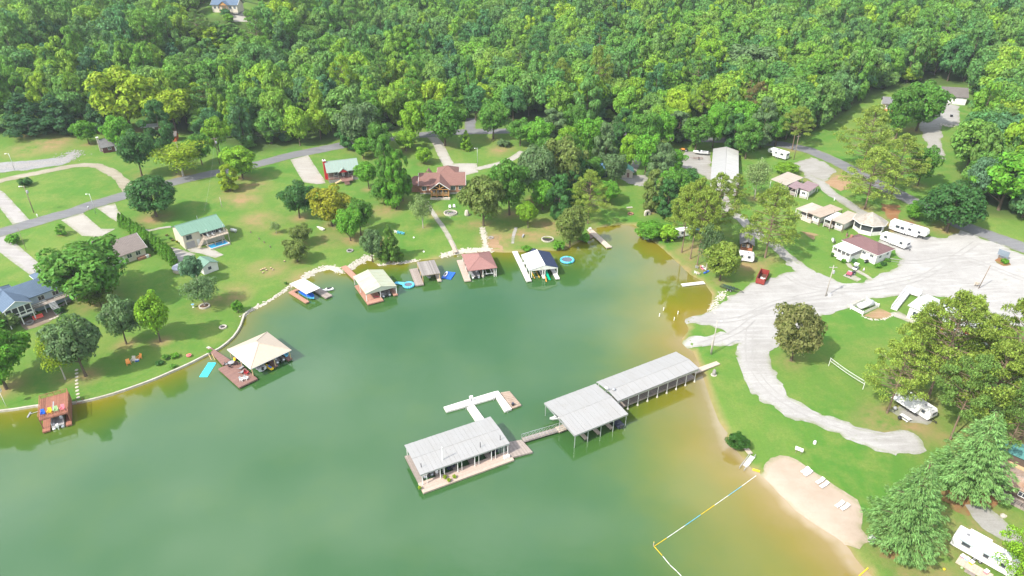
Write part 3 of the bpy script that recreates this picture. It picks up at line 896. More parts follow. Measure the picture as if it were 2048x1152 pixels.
TREES = [
 # name, label, kind, base, top row, width, colour
 ('shade_tree','large dense round dark green tree beside the road, left of the green roofed house','dense0',(313,433),340,104,'dark'),
 ('ivy_tree','tall dark tree with bare pale twin trunk beside the gravel side road','broad3',(284,352),250,74,'dark'),
 ('drooping_tree','yellow green drooping tree between the round dark tree and the utility pole','airy1',(368,352),272,118,'yellow'),
 ('roadside_tree','bright green full tree standing before the road right of the utility pole','broad1',(485,358),283,76,'lime'),
 ('young_maple','small lime green tree in front of the bright roadside tree','tall1',(460,381),330,44,'yellow'),
 ('bushy_tree','round green bushy tree beside the dark shed at the forest edge','broad2',(178,288),233,52,'bright'),
 ('spreading_tree', 'very large spreading green tree between the blue roof and the brown grey ranch roof', 'broad0', (190, 604), 476, 176, 'mid'),
 ('ornamental_tree','low olive tree under the front of the large spreading tree','broad4',(205,615),545,72,'olive'),
 ('lawn_tree','grey green tree left of the bright lime tree on the left lawn','broad2',(254,688),583,74,'grey'),
 ('lawn_tree','bright lime green tree with pale trunk on the left lawn','broad3',(321,683),574,68,'lime'),
 ('lawn_tree','big leafy bright green tree cut by the left photo edge','broad1',(12,778),645,128,'bright'),
 ('lawn_tree','yellowish leaning tree above the red brown dock','airy0',(131,759),652,82,'yellow'),
 ('lawn_tree','tall grey olive tree with forked pale trunk right of the yellowish leaning tree','broad3',(172,752),626,112,'grey'),
 ('garden_tree','bluish green tree in front of the small white shed','broad1',(392,566),502,46,'blue'),
 ('garden_tree','airy grey green tree in a stone ring in front of the shed','airy2',(409,612),540,88,'grey'),
 ('flowering_shrub','leafy shrub with white blossom at the end of the seawall','shrub0',(477,624),597,24,'bright'),
 ('dark_oak','dark green oak on the open lawn left of the golden tree','broad2',(600,436),356,74,'dark'),
 ('golden_tree','golden yellow brown tree on the lawn below the red chimney house','broad0',(664,452),366,86,'gold'),
 ('maple','dark green tree behind the bright maple right of the golden tree','broad3',(722,470),388,52,'mid'),
 ('maple','bright green rounded maple right of the golden tree','broad4',(701,481),404,56,'bright'),
 ('fruit_tree','upper of two olive green fruit trees on the open lawn','broad2',(603,489),444,48,'olive'),
 ('fruit_tree','lower of two olive green fruit trees on the open lawn','broad4',(595,524),472,54,'olive'),
 ('sapling','small sparse grey sapling on the open lawn','airy0',(553,467),440,27,'pale'),
 ('shore_oak','grey green tree on the shore left of the conical cedar','broad1',(746,524),446,50,'grey'),
 ('cedar','dense conical cedar on the shore between the green and the weathered boathouse','cone0',(782,522),450,46,(.075,.150,.020)),
 ('poplar','tall bright poplar, foremost of the group left of the brown house','tall0',(793,418),308,52,'bright'),
 ('poplar','tall green poplar behind the foremost one left of the brown house','tall2',(776,392),276,52,'mid'),
 ('poplar','wide green poplar right of the red chimney house','broad3',(738,378),318,50,'bright'),
 ('poplar','short leafy tree filling in under the tall poplars','broad4',(770,410),345,52,'mid'),
 ('poplar','right hand tree of the poplar group beside the brown house','tall1',(806,402),300,40,'mid'),
 ('cypress','thin feathery pale cypress in front of the brown house','airy2',(846,456),376,56,'pale'),
 ('redbud','small yellow green ball shaped tree on the lawn behind the brown house','broad4',(848,328),289,38,'lime'),
 ('yard_oak','large grey green oak at the road above the red chimney house','broad0',(722,302),192,84,'grey'),
 ('yard_tree','bright green tree at the road corner beside the grey green oak','broad1',(727,318),268,40,'bright'),
 ('yard_tree','wide green tree left of the pale driveway curve','broad2',(812,302),252,52,'lime'),
 ('yard_oak','dense green oak standing across the road beside the driveway entrance','broad0',(890,292),186,90,'mid'),
 ('yard_oak','dense green oak right of the upper road turn','broad2',(987,278),188,72,'mid'),
 ('young_maple','small lime conical tree on the lawn right of the pale driveway','cone1',(933,300),260,26,'lime'),
 ('lake_oak','large grey green oak in front of the right end of the brown house','broad1',(968,452),334,96,'olive'),
 ('lake_oak','tall dark oak behind the large grey green oak','broad2',(1018,430),300,84,'mid'),
 ('lake_oak','broad oak in front of the dark central house','broad4',(1072,400),270,92,'grey'),
 ('lake_oak','broad olive oak right of the dark central house','broad0',(1124,388),262,92,'olive'),
 ('lime_bush','lime green bushy tree in front of the dark central house','broad3',(1056,456),398,46,'lime'),
 ('lake_oak','dark leafy tree behind the dark central house','tall0',(1150,395),300,50,'dark'),
 ('maple','bright green maple right of the dark central house','broad1',(1150,425),368,54,'bright'),
 ('shore_tree','bushy brownish green tree overhanging the shore right of the white boathouse','dense1',(1140,495),404,64,'olive'),
 ('shore_shrub','low green shrub at the water left of the overhanging shore tree','shrub1',(1118,499),478,24,'bright'),
 ('shore_shrub','low green shrub at the water right of the overhanging shore tree','shrub2',(1166,483),464,26,'bright'),
 ('leaning_pine','leaning pine with long pale trunk above the finger dock','pine1',(1176,448),345,66,'pine'),
 ('yard_tree','yellow green leafy tree right of the leaning pine','broad3',(1212,408),358,60,'bright'),
 ('yard_oak','round grey green oak between the blue roof and the teal roofed shed','broad2',(1228,370),296,56,'grey'),
 ('cedar', 'narrow columnar cedar behind the blue roof', 'cone0', (1212, 310), 258, 30, 'olive'),
 ('yard_oak','grey green oak left of the storage barn yard','broad1',(1312,352),272,60,'grey'),
 ('yard_oak','bright oak beside the gravel yard of the storage barn','broad4',(1345,348),290,48,'bright'),
 ('yard_tree','dark dead branched tree at the lower corner of the barn yard','broad0',(1372,392),330,54,'dark'),
 ('bank_tree','tall brownish tree between the small lawn and the pine stand','tall1',(1302,424),340,48,'olive'),
 ('bank_tree','bright tree at the upper end of the pine stand','broad3',(1335,400),330,58,'bright'),
 ('shore_shrub','large rounded green shrub at the head of the cove','dense2',(1300,478),440,58,'bright'),
 ('shore_shrub','light green shrub right of the large one at the cove','shrub0',(1334,482),446,44,'lime'),
 ('pine','left pine of the tall stand on the cove bank','pine0',(1363,505),372,72,'pine'),
 ('pine','middle pine of the tall stand on the cove bank','pine2',(1381,518),362,74,'pine'),
 ('pine','right pine of the tall stand on the cove bank','pine0',(1394,530),380,70,'pine'),
 ('pine','back pine of the tall stand against the lane','pine3',(1425,480),350,78,'pine'),
 ('vine_tree','grey vine hung tree beside the right pine of the stand','airy1',(1412,540),430,62,'grey'),
 ('yard_tree','full yellow green tree hiding the camper on the cove bank','dense1',(1440,562),474,74,'pine'),
 ('pine','pine growing in front of the storage barn end','pine3',(1468,414),350,46,'pine'),
 ('pine','lone tall pine beside the gravel lane right of the red dumpster','pine1',(1529,516),376,104,'pine'),
 ('cypress','pale feathery tree right of the storage barn','airy2',(1508,398),300,62,'pale'),
 ('round_shrub','round yellow green shrub behind the tan roofed cabin','dense2',(1572,348),322,44,'lime'),
 ('roadside_pine','pine at the utility pole by the right hand road','pine0',(1584,300),215,60,'pine'),
 ('brown_pine','browning pine standing out of the forest edge','pine2',(1508,262),166,60,'brown'),
 ('pine','tall pine behind the octagonal cabin, left of its group','pine1',(1728,418),300,92,'pine'),
 ('pine','wide pine above the road behind the cabins','pine3',(1722,342),214,100,'pine'),
 ('roadside_tree','feathery pine tree right of the wide one above the cabins','pine3',(1782,392),272,92,'pine'),
 ('roadside_tree','light green tree right of the feathery pine','broad2',(1835,372),280,58,'mid'),
 ('big_oak','large oak with twin pale trunks before the far gravel yard','broad1',(1790,278),160,66,'mid'),
 ('big_oak','largest oak shading the far gravel yard','broad0',(1832,262),152,92,'mid'),
 ('big_oak','dense round tree at the road corner right of the white campers','dense0',(1893,462),352,122,'dark'),
 ('small_tree','small yellow green tree left of the dense roadside tree','broad4',(1826,440),398,40,'bright'),
 ('wood_tree','bright tall tree at the right photo edge beside the road meadow','broad1',(1998,420),285,130,'bright'),
 ('wood_tree','grey branched tree left of the bright tall edge tree','broad3',(1952,410),300,76,'blue'),
 ('wood_tree','green tree right of the far gravel yard','broad0',(1950,345),240,86,'mid'),
 ('round_tree','large olive brown tree at the rim of the round lawn','dense1',(1582,722),596,106,(.135,.140,.045)),
 ('camp_pine','yellow green pine at the left front of the camp grove','pine3',(1774,826),680,108,'pine'),
 ('camp_pine','tall pine in front of the white store','pine1',(1856,800),596,150,'pine'),
 ('camp_pine','pine close against the left end of the white store','pine3',(1822,752),612,92,'pine'),
 ('camp_pine','pine hiding the middle of the white store','pine1',(1898,742),598,104,'pine'),
 ('camp_pine','low pine hiding the right end of the white store','pine3',(1946,770),640,100,'pine'),
 ('camp_pine','tall pine right of the white store','pine2',(1990,800),598,120,'pine'),
 ('camp_pine','wide pine in the middle of the camp grove','pine3',(1950,872),690,150,'pine'),
 ('camp_pine','pine at the right photo edge of the camp grove','pine3',(2040,880),680,140,'pine'),
 ('camp_pine','lower pine of the camp grove right of the camper','pine0',(1900,880),716,110,'pinedark'),
 ('camp_pine','dark pine behind the upper pale conifer','pine3',(2005,920),760,100,'pinedark'),
 ('white_pine','broad pale bluish conifer, upper one of two above the beach','whitepine0',(1924,985),824,168,'white'),
 ('white_pine','broad pale bluish conifer at the end of the beach','whitepine1',(1792,1098),920,172,'white'),
 ('camp_pine','bright pine in the lower right photo corner beside the camper','pine3',(2050,1190),1050,150,'lime'),
 ('shore_bush','dark green round bush at the waterline left of the beach','dense2',(1472,896),868,46,(.035,.10,.015)),
 ('small_tree','young tree on the lawn left of the ranch house driveway','tall1',(125,470),448,22,'bright'),
 ('round_shrub','leafy shrub beside the driveway of the blue roofed house','shrub0',(28,488),466,28,'bright'),
 ('round_shrub','dark bush beside the far left utility pole','shrub1',(52,372),352,26,'dark'),
 ('round_shrub','pale shrub below the screened porch of the blue roofed house','shrub2',(22,652),612,46,'pale'),
 ('round_shrub','bushy shrub at the left photo edge below the porch','shrub0',(2,665),622,50,'mid'),
 ('round_shrub','pale spreading shrub on the lawn below the upper road','shrub1',(1008,292),276,28,'grey'),
 ('giant_tree','huge yellow green tree standing out of the wood at upper left','broad0',(262,262),122,128,'yellow'),
 ('giant_tree','second large yellow green tree right of the huge one at upper left','broad3',(352,262),166,104,'yellow'),
 ('dark_conifer','broad dark blue green conifer at the forest edge, far left','cone0',(60,266),186,104,'deep'),
 ('dark_conifer','broad dark blue green conifer left of the bushy tree at the forest edge','cone1',(120,264),190,90,'deep'),
 ('dark_conifer','dark conifer right of the bushy tree at the forest edge','cone0',(212,262),176,70,'deep'),
 ('tall_pine','tall pine with long bare pale trunk rising from the middle of the wood edge','pine2',(1192,232),96,46,'pine'),
 ('tall_pine','tall bare trunked pine left of the middle of the wood edge','pine2',(1120,222),120,44,'pine'),
 ('tall_pine','thin dark pine high on the left hillside','pine2',(402,92),20,40,'pinedark'),
 ('giant_tree','bright lime tree standing out of the wood above the storage barn','broad1',(1412,170),62,60,'lime'),
 ('giant_tree','broad grey green oak in the wood at upper right','broad0',(1500,168),78,120,'grey'),
 ('giant_tree','large dark round tree in the wood right of the browning pine','dense1',(1640,210),110,110,'mid'),
 ('giant_tree','large bright tree in the wood above the brown brick house','tall0',(820,170),78,56,'bright'),
 ('young_tree','young pale tree above the road meadow at the far right','airy0',(1240,268),218,40,'grey'),
]
for nm,lb,kd,bs,ty,w,c in TREES:
 tree_at(nm,lb,'shrub' if 'shrub' in nm or 'bush' in nm and 'bushy' not in nm else 'tree',kd,bs,ty,w,c)
# bare worn soil round the trunks
for o_ in [o for o in bpy.data.objects if o.get('category') == 'tree']:
 w_ = o_.children[0].scale[0]
 dirt = np.maximum(dirt,np.clip(1.05 - np.hypot(gx - o_.location.x,gy - o_.location.y) / (w_ * .26 + 1),0,.9))
gm.attributes['dirt'].data.foreach_set('value',dirt.reshape(-1).astype(np.float32))
# belt of trees hiding the road
BELT_BY = [(682,335,'the red chimney cabin'),(885,370,'the brown brick house'),(1085,375,'the dark central house'),(1190,335,'the blue roofed house'),(1250,348,'the teal roofed shed'),(1445,330,'the storage barn'),(1375,310,'the barn yard boat'),(1553,308,'the lone covered camper'),(1380,470,'the cove camper'),(1480,490,'the grey roofed lane cabin'),(212,285,'the white chimney cabin'),(335,268,'the orange walled shed'),(440,320,'the road utility pole'),(1095,479,'the oval stone ring'),(1294,425,'the stone hearth'),(1000,300,'the upper lawn shrub')]
for k,(bx,by) in enumerate([(1090,330),(1135,322),(1175,318),(1105,292),(1150,285),(1195,292),(1245,300),(1285,312),(1262,285),(1320,300),(1355,285),(1390,302),(1425,296),(1465,300),(1490,318),(1345,268),(1430,272),(1520,296),(1550,292),(1480,276),(700,300),(760,318),(830,285),(1075,300),(1210,335),(1040,292),(246,300),(330,300),(405,330),(440,310),(1062,372),(1098,368),(1140,352),(1085,420),(1118,440),(1180,372),(1258,338),(1290,350),(1322,378),(1350,420),(1378,440),(1332,440),(1405,460)]):
 kd_,cl_ = ('broad0','broad1','broad2','tall0','broad3','broad4','tall2')[k % 7],('mid','bright','grey','lime','dark','mid','bright')[k * 3 % 7]
 an = min(BELT_BY,key=lambda t_: (t_[0] - bx) ** 2 + 2 * (t_[1] - by) ** 2)
 lb = f"{dict(mid='green', bright='bright green', grey='grey green', lime='lime green', dark='dark green')[cl_]} {'upright' if 'tall' in kd_ else 'round crowned'} tree {'left' if bx < an[0] - 12 else 'right' if bx > an[0] + 12 else 'straight'} {'above' if by < an[1] else 'below'} {an[2]}"
 tree_at('belt_tree',lb,'tree',kd_,(bx,by),by - 62 - 9 * (k * 7 % 5),50 + 6 * (k * 5 % 4),cl_,group='belt of trees along the road')
# arborvitae hedge
for i in range(15):
 u = i / 14
 b = (244 + 104 * u,452 + 76 * u ** 1.1)
 tree_at('arborvitae', 'green columnar arborvitae in the hedge between the ranch house and the green roofed house', 'shrub', f'column{i % 3}', b, b[1] - 26 - 8 * u - 3 * (i % 2), 15 + 5 * u, 'arbor',
   group='arborvitae hedge')
# garden shrubs of the shore lawn and the white cottage
for k,(b,h,w,lb) in enumerate([((332,718),10,17,'round shrub on the shore lawn, left of the upper pair'),((350,715),10,17,'round shrub on the shore lawn, right of the upper pair'),
  ((320,728),9,17,'round shrub on the shore lawn, lower left one'),((346,734),6,15,'flat low shrub on the shore lawn, lowest one'),
  ((1686,526),11,9,'small round shrub left of the white cottage steps'),((1708,525),9,11,'small round shrub right of the white cottage steps'),((1664,513),10,8,'small shrub at the left corner of the white cottage'),
  ((1755,535),9,14,'round shrub under the gable end of the white cottage, left one'),((1765,530),9,14,'round shrub under the gable end of the white cottage, middle one'),((1775,523),8,12,'round shrub under the gable end of the white cottage, right one'),
  ((2008,527),12,14,'shrub at the foot of the sign in the gravel lot'),((1937,403),8,10,'yellow green shrub on the meadow beside the right woods'),
  ((572,568),6,8,'tiny shrub on the bank behind the striped boat shelter'),((1053,500),9,22,'bright marsh shrub behind the white boathouse'),((118,625),12,20,'shrub beside the stairs of the blue roofed house, right'),((75,632),10,20,'shrub beside the stairs of the blue roofed house, left'),((420,705),7,12,'small shrub beside the landing of the tan boathouse')]):
 tree_at('round_shrub', lb, 'shrub', f'shrub{k % 3}', b, b[1] - h, w, ('mid', 'bright', 'dark')[k % 3])
# ---- the wood behind: nearest trees one by one, the rest one mass
rng = np.random.default_rng(21)
sp = 9.6
X,Y = np.meshgrid(np.arange(-430,470,sp),np.arange(180,700,sp),indexing='ij')
X = (X + (rng.random(X.shape) - .5) * sp * .9).ravel(); Y = (Y + (rng.random(Y.shape) - .5) * sp * .9).ravel()
Z = hz(X,Y); pp = project(np.stack([X,Y,Z],-1))
ok = (poly_sd(FOREST_PX,pp[:,0],pp[:,1]) < 0) & (poly_sd(HILL_CLEAR,pp[:,0],pp[:,1]) > 0) & (grid_lookup(SD,X,Y) > 60) & (pp[:,0] > -260) & (pp[:,0] < 2310)
hx,hy = on_ground((450,30))[:2]
ok &= ~((np.abs(X - hx - 5) < 16) & (Y > hy - 13) & (Y < hy + 11))
gx_,gy_ = on_ground((1900,205))[:2]
ok &= ~((np.abs(X - gx_) < 16) & (np.abs(Y - gy_) < 14))
X,Y,Z,pp = X[ok],Y[ok],Z[ok],pp[ok]
print('forest trees',len(X))
hgt = 11 + 9 * vnoise(X,Y,34,8) + 10 * rng.random(len(X))
wid = np.clip(hgt * (.55 + .24 * rng.random(len(X))),9,18)
knd = rng.choice(9,len(X),p=[.12,.12,.11,.11,.10,.10,.14,.14,.06])
PROTO['woodbush'] = PROTO['wood5']
KEYS = [f'wood{i}' for i in range(6)] + ['woodtall0', 'woodtall1', 'woodpine0', 'woodbush']
wid[knd >= 6] *= .8; hgt[knd >= 6] *= 1.12
low = (np.abs(X - hx - 5) < 20) & (Y > hy - 75) & (Y < hy)
hgt[low] = np.clip(hgt[low] * .6,7,5 + (hy - Y[low]) * .11 + 3); wid[low] = np.clip(wid[low],7,11)
inview = (pp[:,0] > -20) & (pp[:,0] < 2068) & (pp[:,1] > -10)
order = np.argsort(np.where(inview,-hgt / pp[:,2],1))
solo = set(order[:300].tolist())
for k in order[:300]:
 kind = KEYS[knd[k]]
 lb = {'wood': 'full crowned broadleaf tree at the near edge of the wood behind the road','woodt': 'tall narrow broadleaf tree at the near edge of the wood behind the road','woodp': 'thin pine at the near edge of the wood behind the road'}[
  'woodt' if 'tall' in kind else 'woodp' if 'pine' in kind else 'wood']
 put_tree('forest_pine' if 'pine' in kind else 'forest_tree',lb,'tree',kind,(X[k],Y[k],Z[k] - .2),hgt[k],wid[k] * 1.15,'mid',group='trees at the near edge of the wood')
rest = [k for k in range(len(X)) if k not in solo]
bx,by = rng.uniform(-330,360,9000),rng.uniform(200,520,9000)
bz = hz(bx,by); bp = project(np.stack([bx,by,bz],-1)); bd = poly_sd(FOREST_PX,bp[:,0],bp[:,1])
bo = np.where((bd < -1) & (bd > -170) & (grid_lookup(SD,bx,by) > 60) & (bp[:,1] > 20) & (bp[:,0] > -150) & (bp[:,0] < 2200) & ~((np.abs(bx - gx_) < 15) & (np.abs(by - gy_) < 13)))[0][:1300]
nX = len(X); X = np.concatenate([X,bx[bo]]); Y = np.concatenate([Y,by[bo]]); Z = np.concatenate([Z,bz[bo]])
bh = 3.5 + 7 * rng.random(len(bo)) ** 1.5
hgt = np.concatenate([hgt,bh]); wid = np.concatenate([wid,bh * (.8 + .3 * rng.random(len(bo)))]); knd = np.concatenate([knd,np.full(len(bo),9)])
rest += list(range(nX,len(X)))
fm = bpy.data.meshes.new('forest')
fm.from_pydata([(X[k],Y[k],Z[k] - .2) for k in rest],[],[])
for nme,ty,arr in (('idx','INT',knd[rest].astype(np.int32)),('hgt','FLOAT',hgt[rest].astype(np.float32)),('wid','FLOAT',(wid[rest] * 1.15).astype(np.float32)),('rot','FLOAT',(rng.random(len(rest)) * 6.28).astype(np.float32))):
 a = fm.attributes.new(nme,ty,'POINT'); a.data.foreach_set('value',arr)
fo = bpy.data.objects.new('forest',fm); col.objects.link(fo)
struct(fo, 'stuff', 'dense green deciduous wood covering the hillside behind the lake houses')
pc = bpy.data.collections.new('wood_kinds')
for k,key in enumerate(KEYS):
 me,tm = PROTO[key]
 j = bmesh.new(); j.from_mesh(me); nb = len(j.faces); j.from_mesh(tm)
 j.faces.ensure_lookup_table()
 for q in range(nb,len(j.faces)): j.faces[q].material_index = 1
 jm = bpy.data.meshes.new('wood_' + key); j.to_mesh(jm); j.free()
 jm.materials.append(M_FOREST); jm.materials.append(M_BARK)
 o = bpy.data.objects.new(f'{k}_{key}', jm); pc.objects.link(o)
ng = bpy.data.node_groups.new('wood','GeometryNodeTree')
ng.interface.new_socket('Geometry',in_out='INPUT',socket_type='NodeSocketGeometry')
ng.interface.new_socket('Geometry',in_out='OUTPUT',socket_type='NodeSocketGeometry')
N = ng.nodes
gi,go = N.new('NodeGroupInput'),N.new('NodeGroupOutput')
mp = N.new('GeometryNodeMeshToPoints'); ip = N.new('GeometryNodeInstanceOnPoints'); ci = N.new('GeometryNodeCollectionInfo')
ci.inputs['Collection'].default_value = pc
ci.inputs['Separate Children'].default_value = True; ci.inputs['Reset Children'].default_value = True
def nattr(name,ty):
 a = N.new('GeometryNodeInputNamedAttribute'); a.data_type = ty; a.inputs['Name'].default_value = name
 return a.outputs['Attribute']
cs,cr = N.new('ShaderNodeCombineXYZ'),N.new('ShaderNodeCombineXYZ')
wA,hA = nattr('wid','FLOAT'),nattr('hgt','FLOAT')
lk = ng.links.new
lk(wA,cs.inputs[0]); lk(wA,cs.inputs[1]); lk(hA,cs.inputs[2]); lk(nattr('rot','FLOAT'),cr.inputs[2])
lk(gi.outputs[0],mp.inputs[0]); lk(mp.outputs[0],ip.inputs['Points']); lk(ci.outputs[0],ip.inputs['Instance'])
ip.inputs['Pick Instance'].default_value = True
lk(nattr('idx','INT'),ip.inputs['Instance Index']); lk(cs.outputs[0],ip.inputs['Scale']); lk(cr.outputs[0],ip.inputs['Rotation'])
lk(ip.outputs[0],go.inputs[0])
md = fo.modifiers.new('Wood','NODES'); md.node_group = ng
# ================================================================ BUILDING KIT
W_ = mat('white_paint',(.78,.77,.74),.5,(.70,.69,.66))
W2 = mat('white_siding',(.72,.70,.66),.6,(.63,.61,.57),dirt=(.5,.46,.38),dscale=.3)
CREAM = mat('cream_siding',(.60,.54,.43),.65,(.53,.47,.37))
PEACH = mat('peach_siding',(.62,.45,.34),.65,(.55,.38,.28))
BRICK = mat('red_brown_brick',(.36,.19,.12),.85,(.28,.14,.09),scale=3)
STONE = mat('pale_stone',(.52,.47,.40),.9,(.40,.36,.30),scale=2,bumps=.5)
STONE2 = mat('grey_stone',(.34,.32,.30),.9,(.22,.21,.20),scale=2,bumps=.5)
STONEW = mat('white_limestone',(.50,.46,.39),.9,(.36,.33,.27),scale=2,bumps=.5)
GLASS = mat('dark_window_glass',(.035,.045,.055),.06,(.05,.06,.075),spec=.6)
SCREEN = mat('dark_screen',(.04,.045,.05),.7,(.06,.065,.07))
DARK = mat('dark_interior',(.03,.028,.026),.9,(.045,.04,.036))
BLACK = mat('black_plastic',(.025,.025,.028),.45,(.04,.04,.045))
STEEL = mat('galvanised_steel',(.50,.51,.52),.4,(.40,.41,.42),metallic=.5)
ALU = mat('aluminium',(.66,.67,.68),.35,(.56,.57,.58),metallic=.6)
WOODP = mat('pole_wood',(.26,.20,.15),.9,(.18,.14,.10),scale=3)
TIMBER = mat('cedar_timber',(.50,.27,.10),.6,(.42,.21,.08),scale=3)
PINEW = mat('new_pine_wood',(.62,.45,.26),.7,(.52,.37,.2),scale=3)
REDB = planks('red_brown_deck',(.36,.16,.105),(.28,.12,.08),.16,'x')
REDD = planks('rose_deck',(.46,.25,.18),(.38,.20,.145),.16,'x')
BRND = planks('brown_deck',(.27,.155,.125),(.21,.12,.10),.16,'y')
GREYD = planks('weathered_deck',(.36,.30,.26),(.25,.21,.185),.2,'x')
GREYY = planks('weathered_roof_boards',(.34,.31,.285),(.20,.18,.165),.26,'x')
PINKD = planks('pale_pink_dock',(.52,.40,.33),(.44,.34,.28),.18,'y')
SANDD = planks('sand_dock',(.56,.47,.38),(.47,.39,.31),.18,'y')
WHD = planks('white_dock',(.72,.69,.64),(.64,.61,.56),.3,'y',gap=.75)
WHDX = planks('white_dock_boards',(.72,.69,.64),(.64,.61,.56),.3,'x',gap=.75)
R_GREEN = ribbed('green_metal_roof', (.15, .265, .195), (.135, .24, .175), .4)
R_GREEN2 = ribbed('grey_green_metal_roof', (.25, .32, .27), (.22, .285, .24), .4)
R_TEAL = ribbed('teal_metal_roof', (.09, .25, .23), (.08, .22, .205), .4)
R_TAN = mat('tan_shingle_roof', (.48, .40, .315), .8, (.43, .355, .28), scale=2)
R_SAGE = ribbed('rusty_sage_roof', (.40, .43, .30), (.44, .45, .36), .3, axis='y', dirt=(.36, .29, .14), dirt_amt=.5)
R_WHITE = ribbed('white_metal_roof', (.60, .61, .62), (.53, .54, .55), .3, axis='y', rough=.4)
R_GALV = ribbed('galvanised_roof', (.52, .52, .52), (.45, .45, .45), .25, axis='x', rough=.4, metallic=.15)
R_GALV2 = ribbed('pale_dock_roof', (.36, .352, .34), (.335, .327, .315), .25, axis='x', rough=.45, metallic=.1, dirt=(.30, .28, .25), dirt_amt=.45)
R_BARN = ribbed('barn_roof', (.42, .41, .395), (.35, .345, .335), .6, axis='y', rough=.45, metallic=.1)
R_BARN2 = ribbed('stained_barn_roof', (.50, .49, .46), (.36, .35, .33), 1.4, axis='y', rough=.6)
R_PURP = ribbed('purple_brown_metal_roof', (.24, .155, .165), (.29, .20, .205), .4, axis='x')
R_RUST = ribbed('rusty_tan_roof', (.42, .34, .27), (.36, .28, .21), .4, axis='x', dirt=(.30, .22, .16))
R_TANM = ribbed('tan_metal_roof', (.44, .38, .31), (.38, .32, .26), .4, axis='x', dirt=(.33, .28, .22))
R_STRIP = ribbed('striped_awning_roof', (.50, .42, .34), (.36, .27, .22), .5, axis='x', dirt=(.62, .56, .48))
R_MAUVE = shingle('mauve_shingle',(.32,.17,.15),(.29,.15,.135))
R_BROWN = shingle('brown_shingle',(.26,.14,.115),(.215,.115,.095))
R_BROWN2 = shingle('purple_brown_shingle',(.20,.115,.115),(.165,.095,.095))
R_BLUE = shingle('blue_grey_shingle',(.125,.175,.245),(.10,.145,.205))
R_TAUPE = shingle('taupe_shingle',(.27,.225,.20),(.225,.185,.165))
R_NAVY = shingle('navy_shingle',(.035,.05,.10),(.028,.04,.085))
R_GREY = shingle('grey_shingle',(.22,.215,.215),(.17,.165,.165))
R_GREY2 = shingle('brown_grey_shingle',(.18,.16,.145),(.14,.125,.115))
RED = mat('barn_red_paint',(.48,.035,.045),.55,(.40,.03,.04))
REDM = mat('dumpster_red',(.30,.045,.035),.55,(.22,.035,.03),dirt=(.15,.07,.05))
BLUEP = mat('bright_blue_plastic',(.02,.14,.62),.35,(.02,.11,.52))
CYAN = mat('cyan_foam',(.06,.62,.72),.5,(.05,.56,.66))
SKYB = mat('light_blue_vinyl',(.12,.50,.72),.35,(.10,.44,.66))
TEALB = mat('teal_vinyl',(.02,.38,.33),.35,(.02,.34,.3))
GREENP = mat('green_slide_plastic',(.0,.36,.20),.3,(.0,.32,.17))
YELL = mat('yellow_plastic',(.80,.55,.02),.4,(.72,.48,.02))
ORNG = mat('orange_plastic',(.85,.35,.08),.45,(.78,.3,.06))
PINKP = mat('pink_plastic',(.75,.22,.26),.45,(.68,.18,.22))
CORAL = mat('coral_cushion',(.85,.16,.12),.7,(.78,.13,.10))
LIMEP = mat('lime_plastic',(.35,.52,.25),.45,(.3,.46,.2))
GREYM = mat('grey_vinyl',(.36,.36,.37),.5,(.30,.30,.31))
BOATW = mat('boat_gelcoat',(.76,.76,.75),.2,(.70,.70,.69),spec=.5)
BOATN = mat('dark_boat_hull',(.03,.035,.06),.2,(.04,.045,.07),spec=.5)
RVW = mat('camper_shell',(.74,.73,.71),.3,(.68,.67,.65),spec=.4)
RVG = mat('camper_grey',(.25,.25,.26),.4,(.2,.2,.21))
TYRE = mat('tyre_rubber',(.025,.025,.025),.8,(.035,.035,.035))
TAILG = mat('tan_tarp',(.5,.44,.36),.7,(.42,.37,.3))
POOLW = mat('pool_water',(.05,.34,.58),.06,(.04,.30,.52),spec=.5)
def gable_walls(T,L,W,h,rise,m,axis='x',name='wall',c=(0,0),z0=-.6):
 mb = MB(); x,y = c
 if axis == 'x': mb.prism([(y - W / 2,z0),(y + W / 2,z0),(y + W / 2,h),(y,h + rise),(y - W / 2,h)],x - L / 2,x + L / 2,'x')
 else: mb.prism([(x - L / 2,z0),(x + L / 2,z0),(x + L / 2,h),(x,h + rise),(x - L / 2,h)],y - W / 2,y + W / 2,'y')
 return mb.build(name,m,T)
def gable_roof(T, L, W, h, rise, m, axis='x', ov=.5, th=.16, c=(0, 0), m2=None, name='roof', trim=None, lift=.03):
 """two roof planes, each a mesh; ridge along axis"""
 x,y = c; out = []
 half = (W if axis == 'x' else L) / 2
 k = rise / half
 ze = h - k * ov + lift + th; zr = h + rise + lift + th
 for s,mm in ((-1,m),(1,m2 or m)):
  if axis == 'x':
   a,b = x - L / 2 - ov,x + L / 2 + ov; e = y + s * (half + ov)
   q = [(a,e,ze),(b,e,ze),(b,y,zr),(a,y,zr)]
  else:
   a,b = y - W / 2 - ov,y + W / 2 + ov; e = x + s * (half + ov)
   q = [(e,b,ze),(e,a,ze),(x,a,zr),(x,b,zr)]
  if s > 0: q = q[::-1]
  out.append(MB().slab(q,th).build(name,mm,T))
 if trim:
  if axis == 'x':
   for e in (x - L / 2 - ov - .03,x + L / 2 + ov + .03):
    for s in (-1,1): MB().path([(e,y + s * (half + ov),ze - .10),(e,y,zr - .10)],.09,6).build('barge_board',trim,T)
  else:
   for e in (y - W / 2 - ov - .03,y + W / 2 + ov + .03):
    for s in (-1,1): MB().path([(x + s * (half + ov),e,ze - .10),(x,e,zr - .10)],.09,6).build('barge_board',trim,T)
 return out
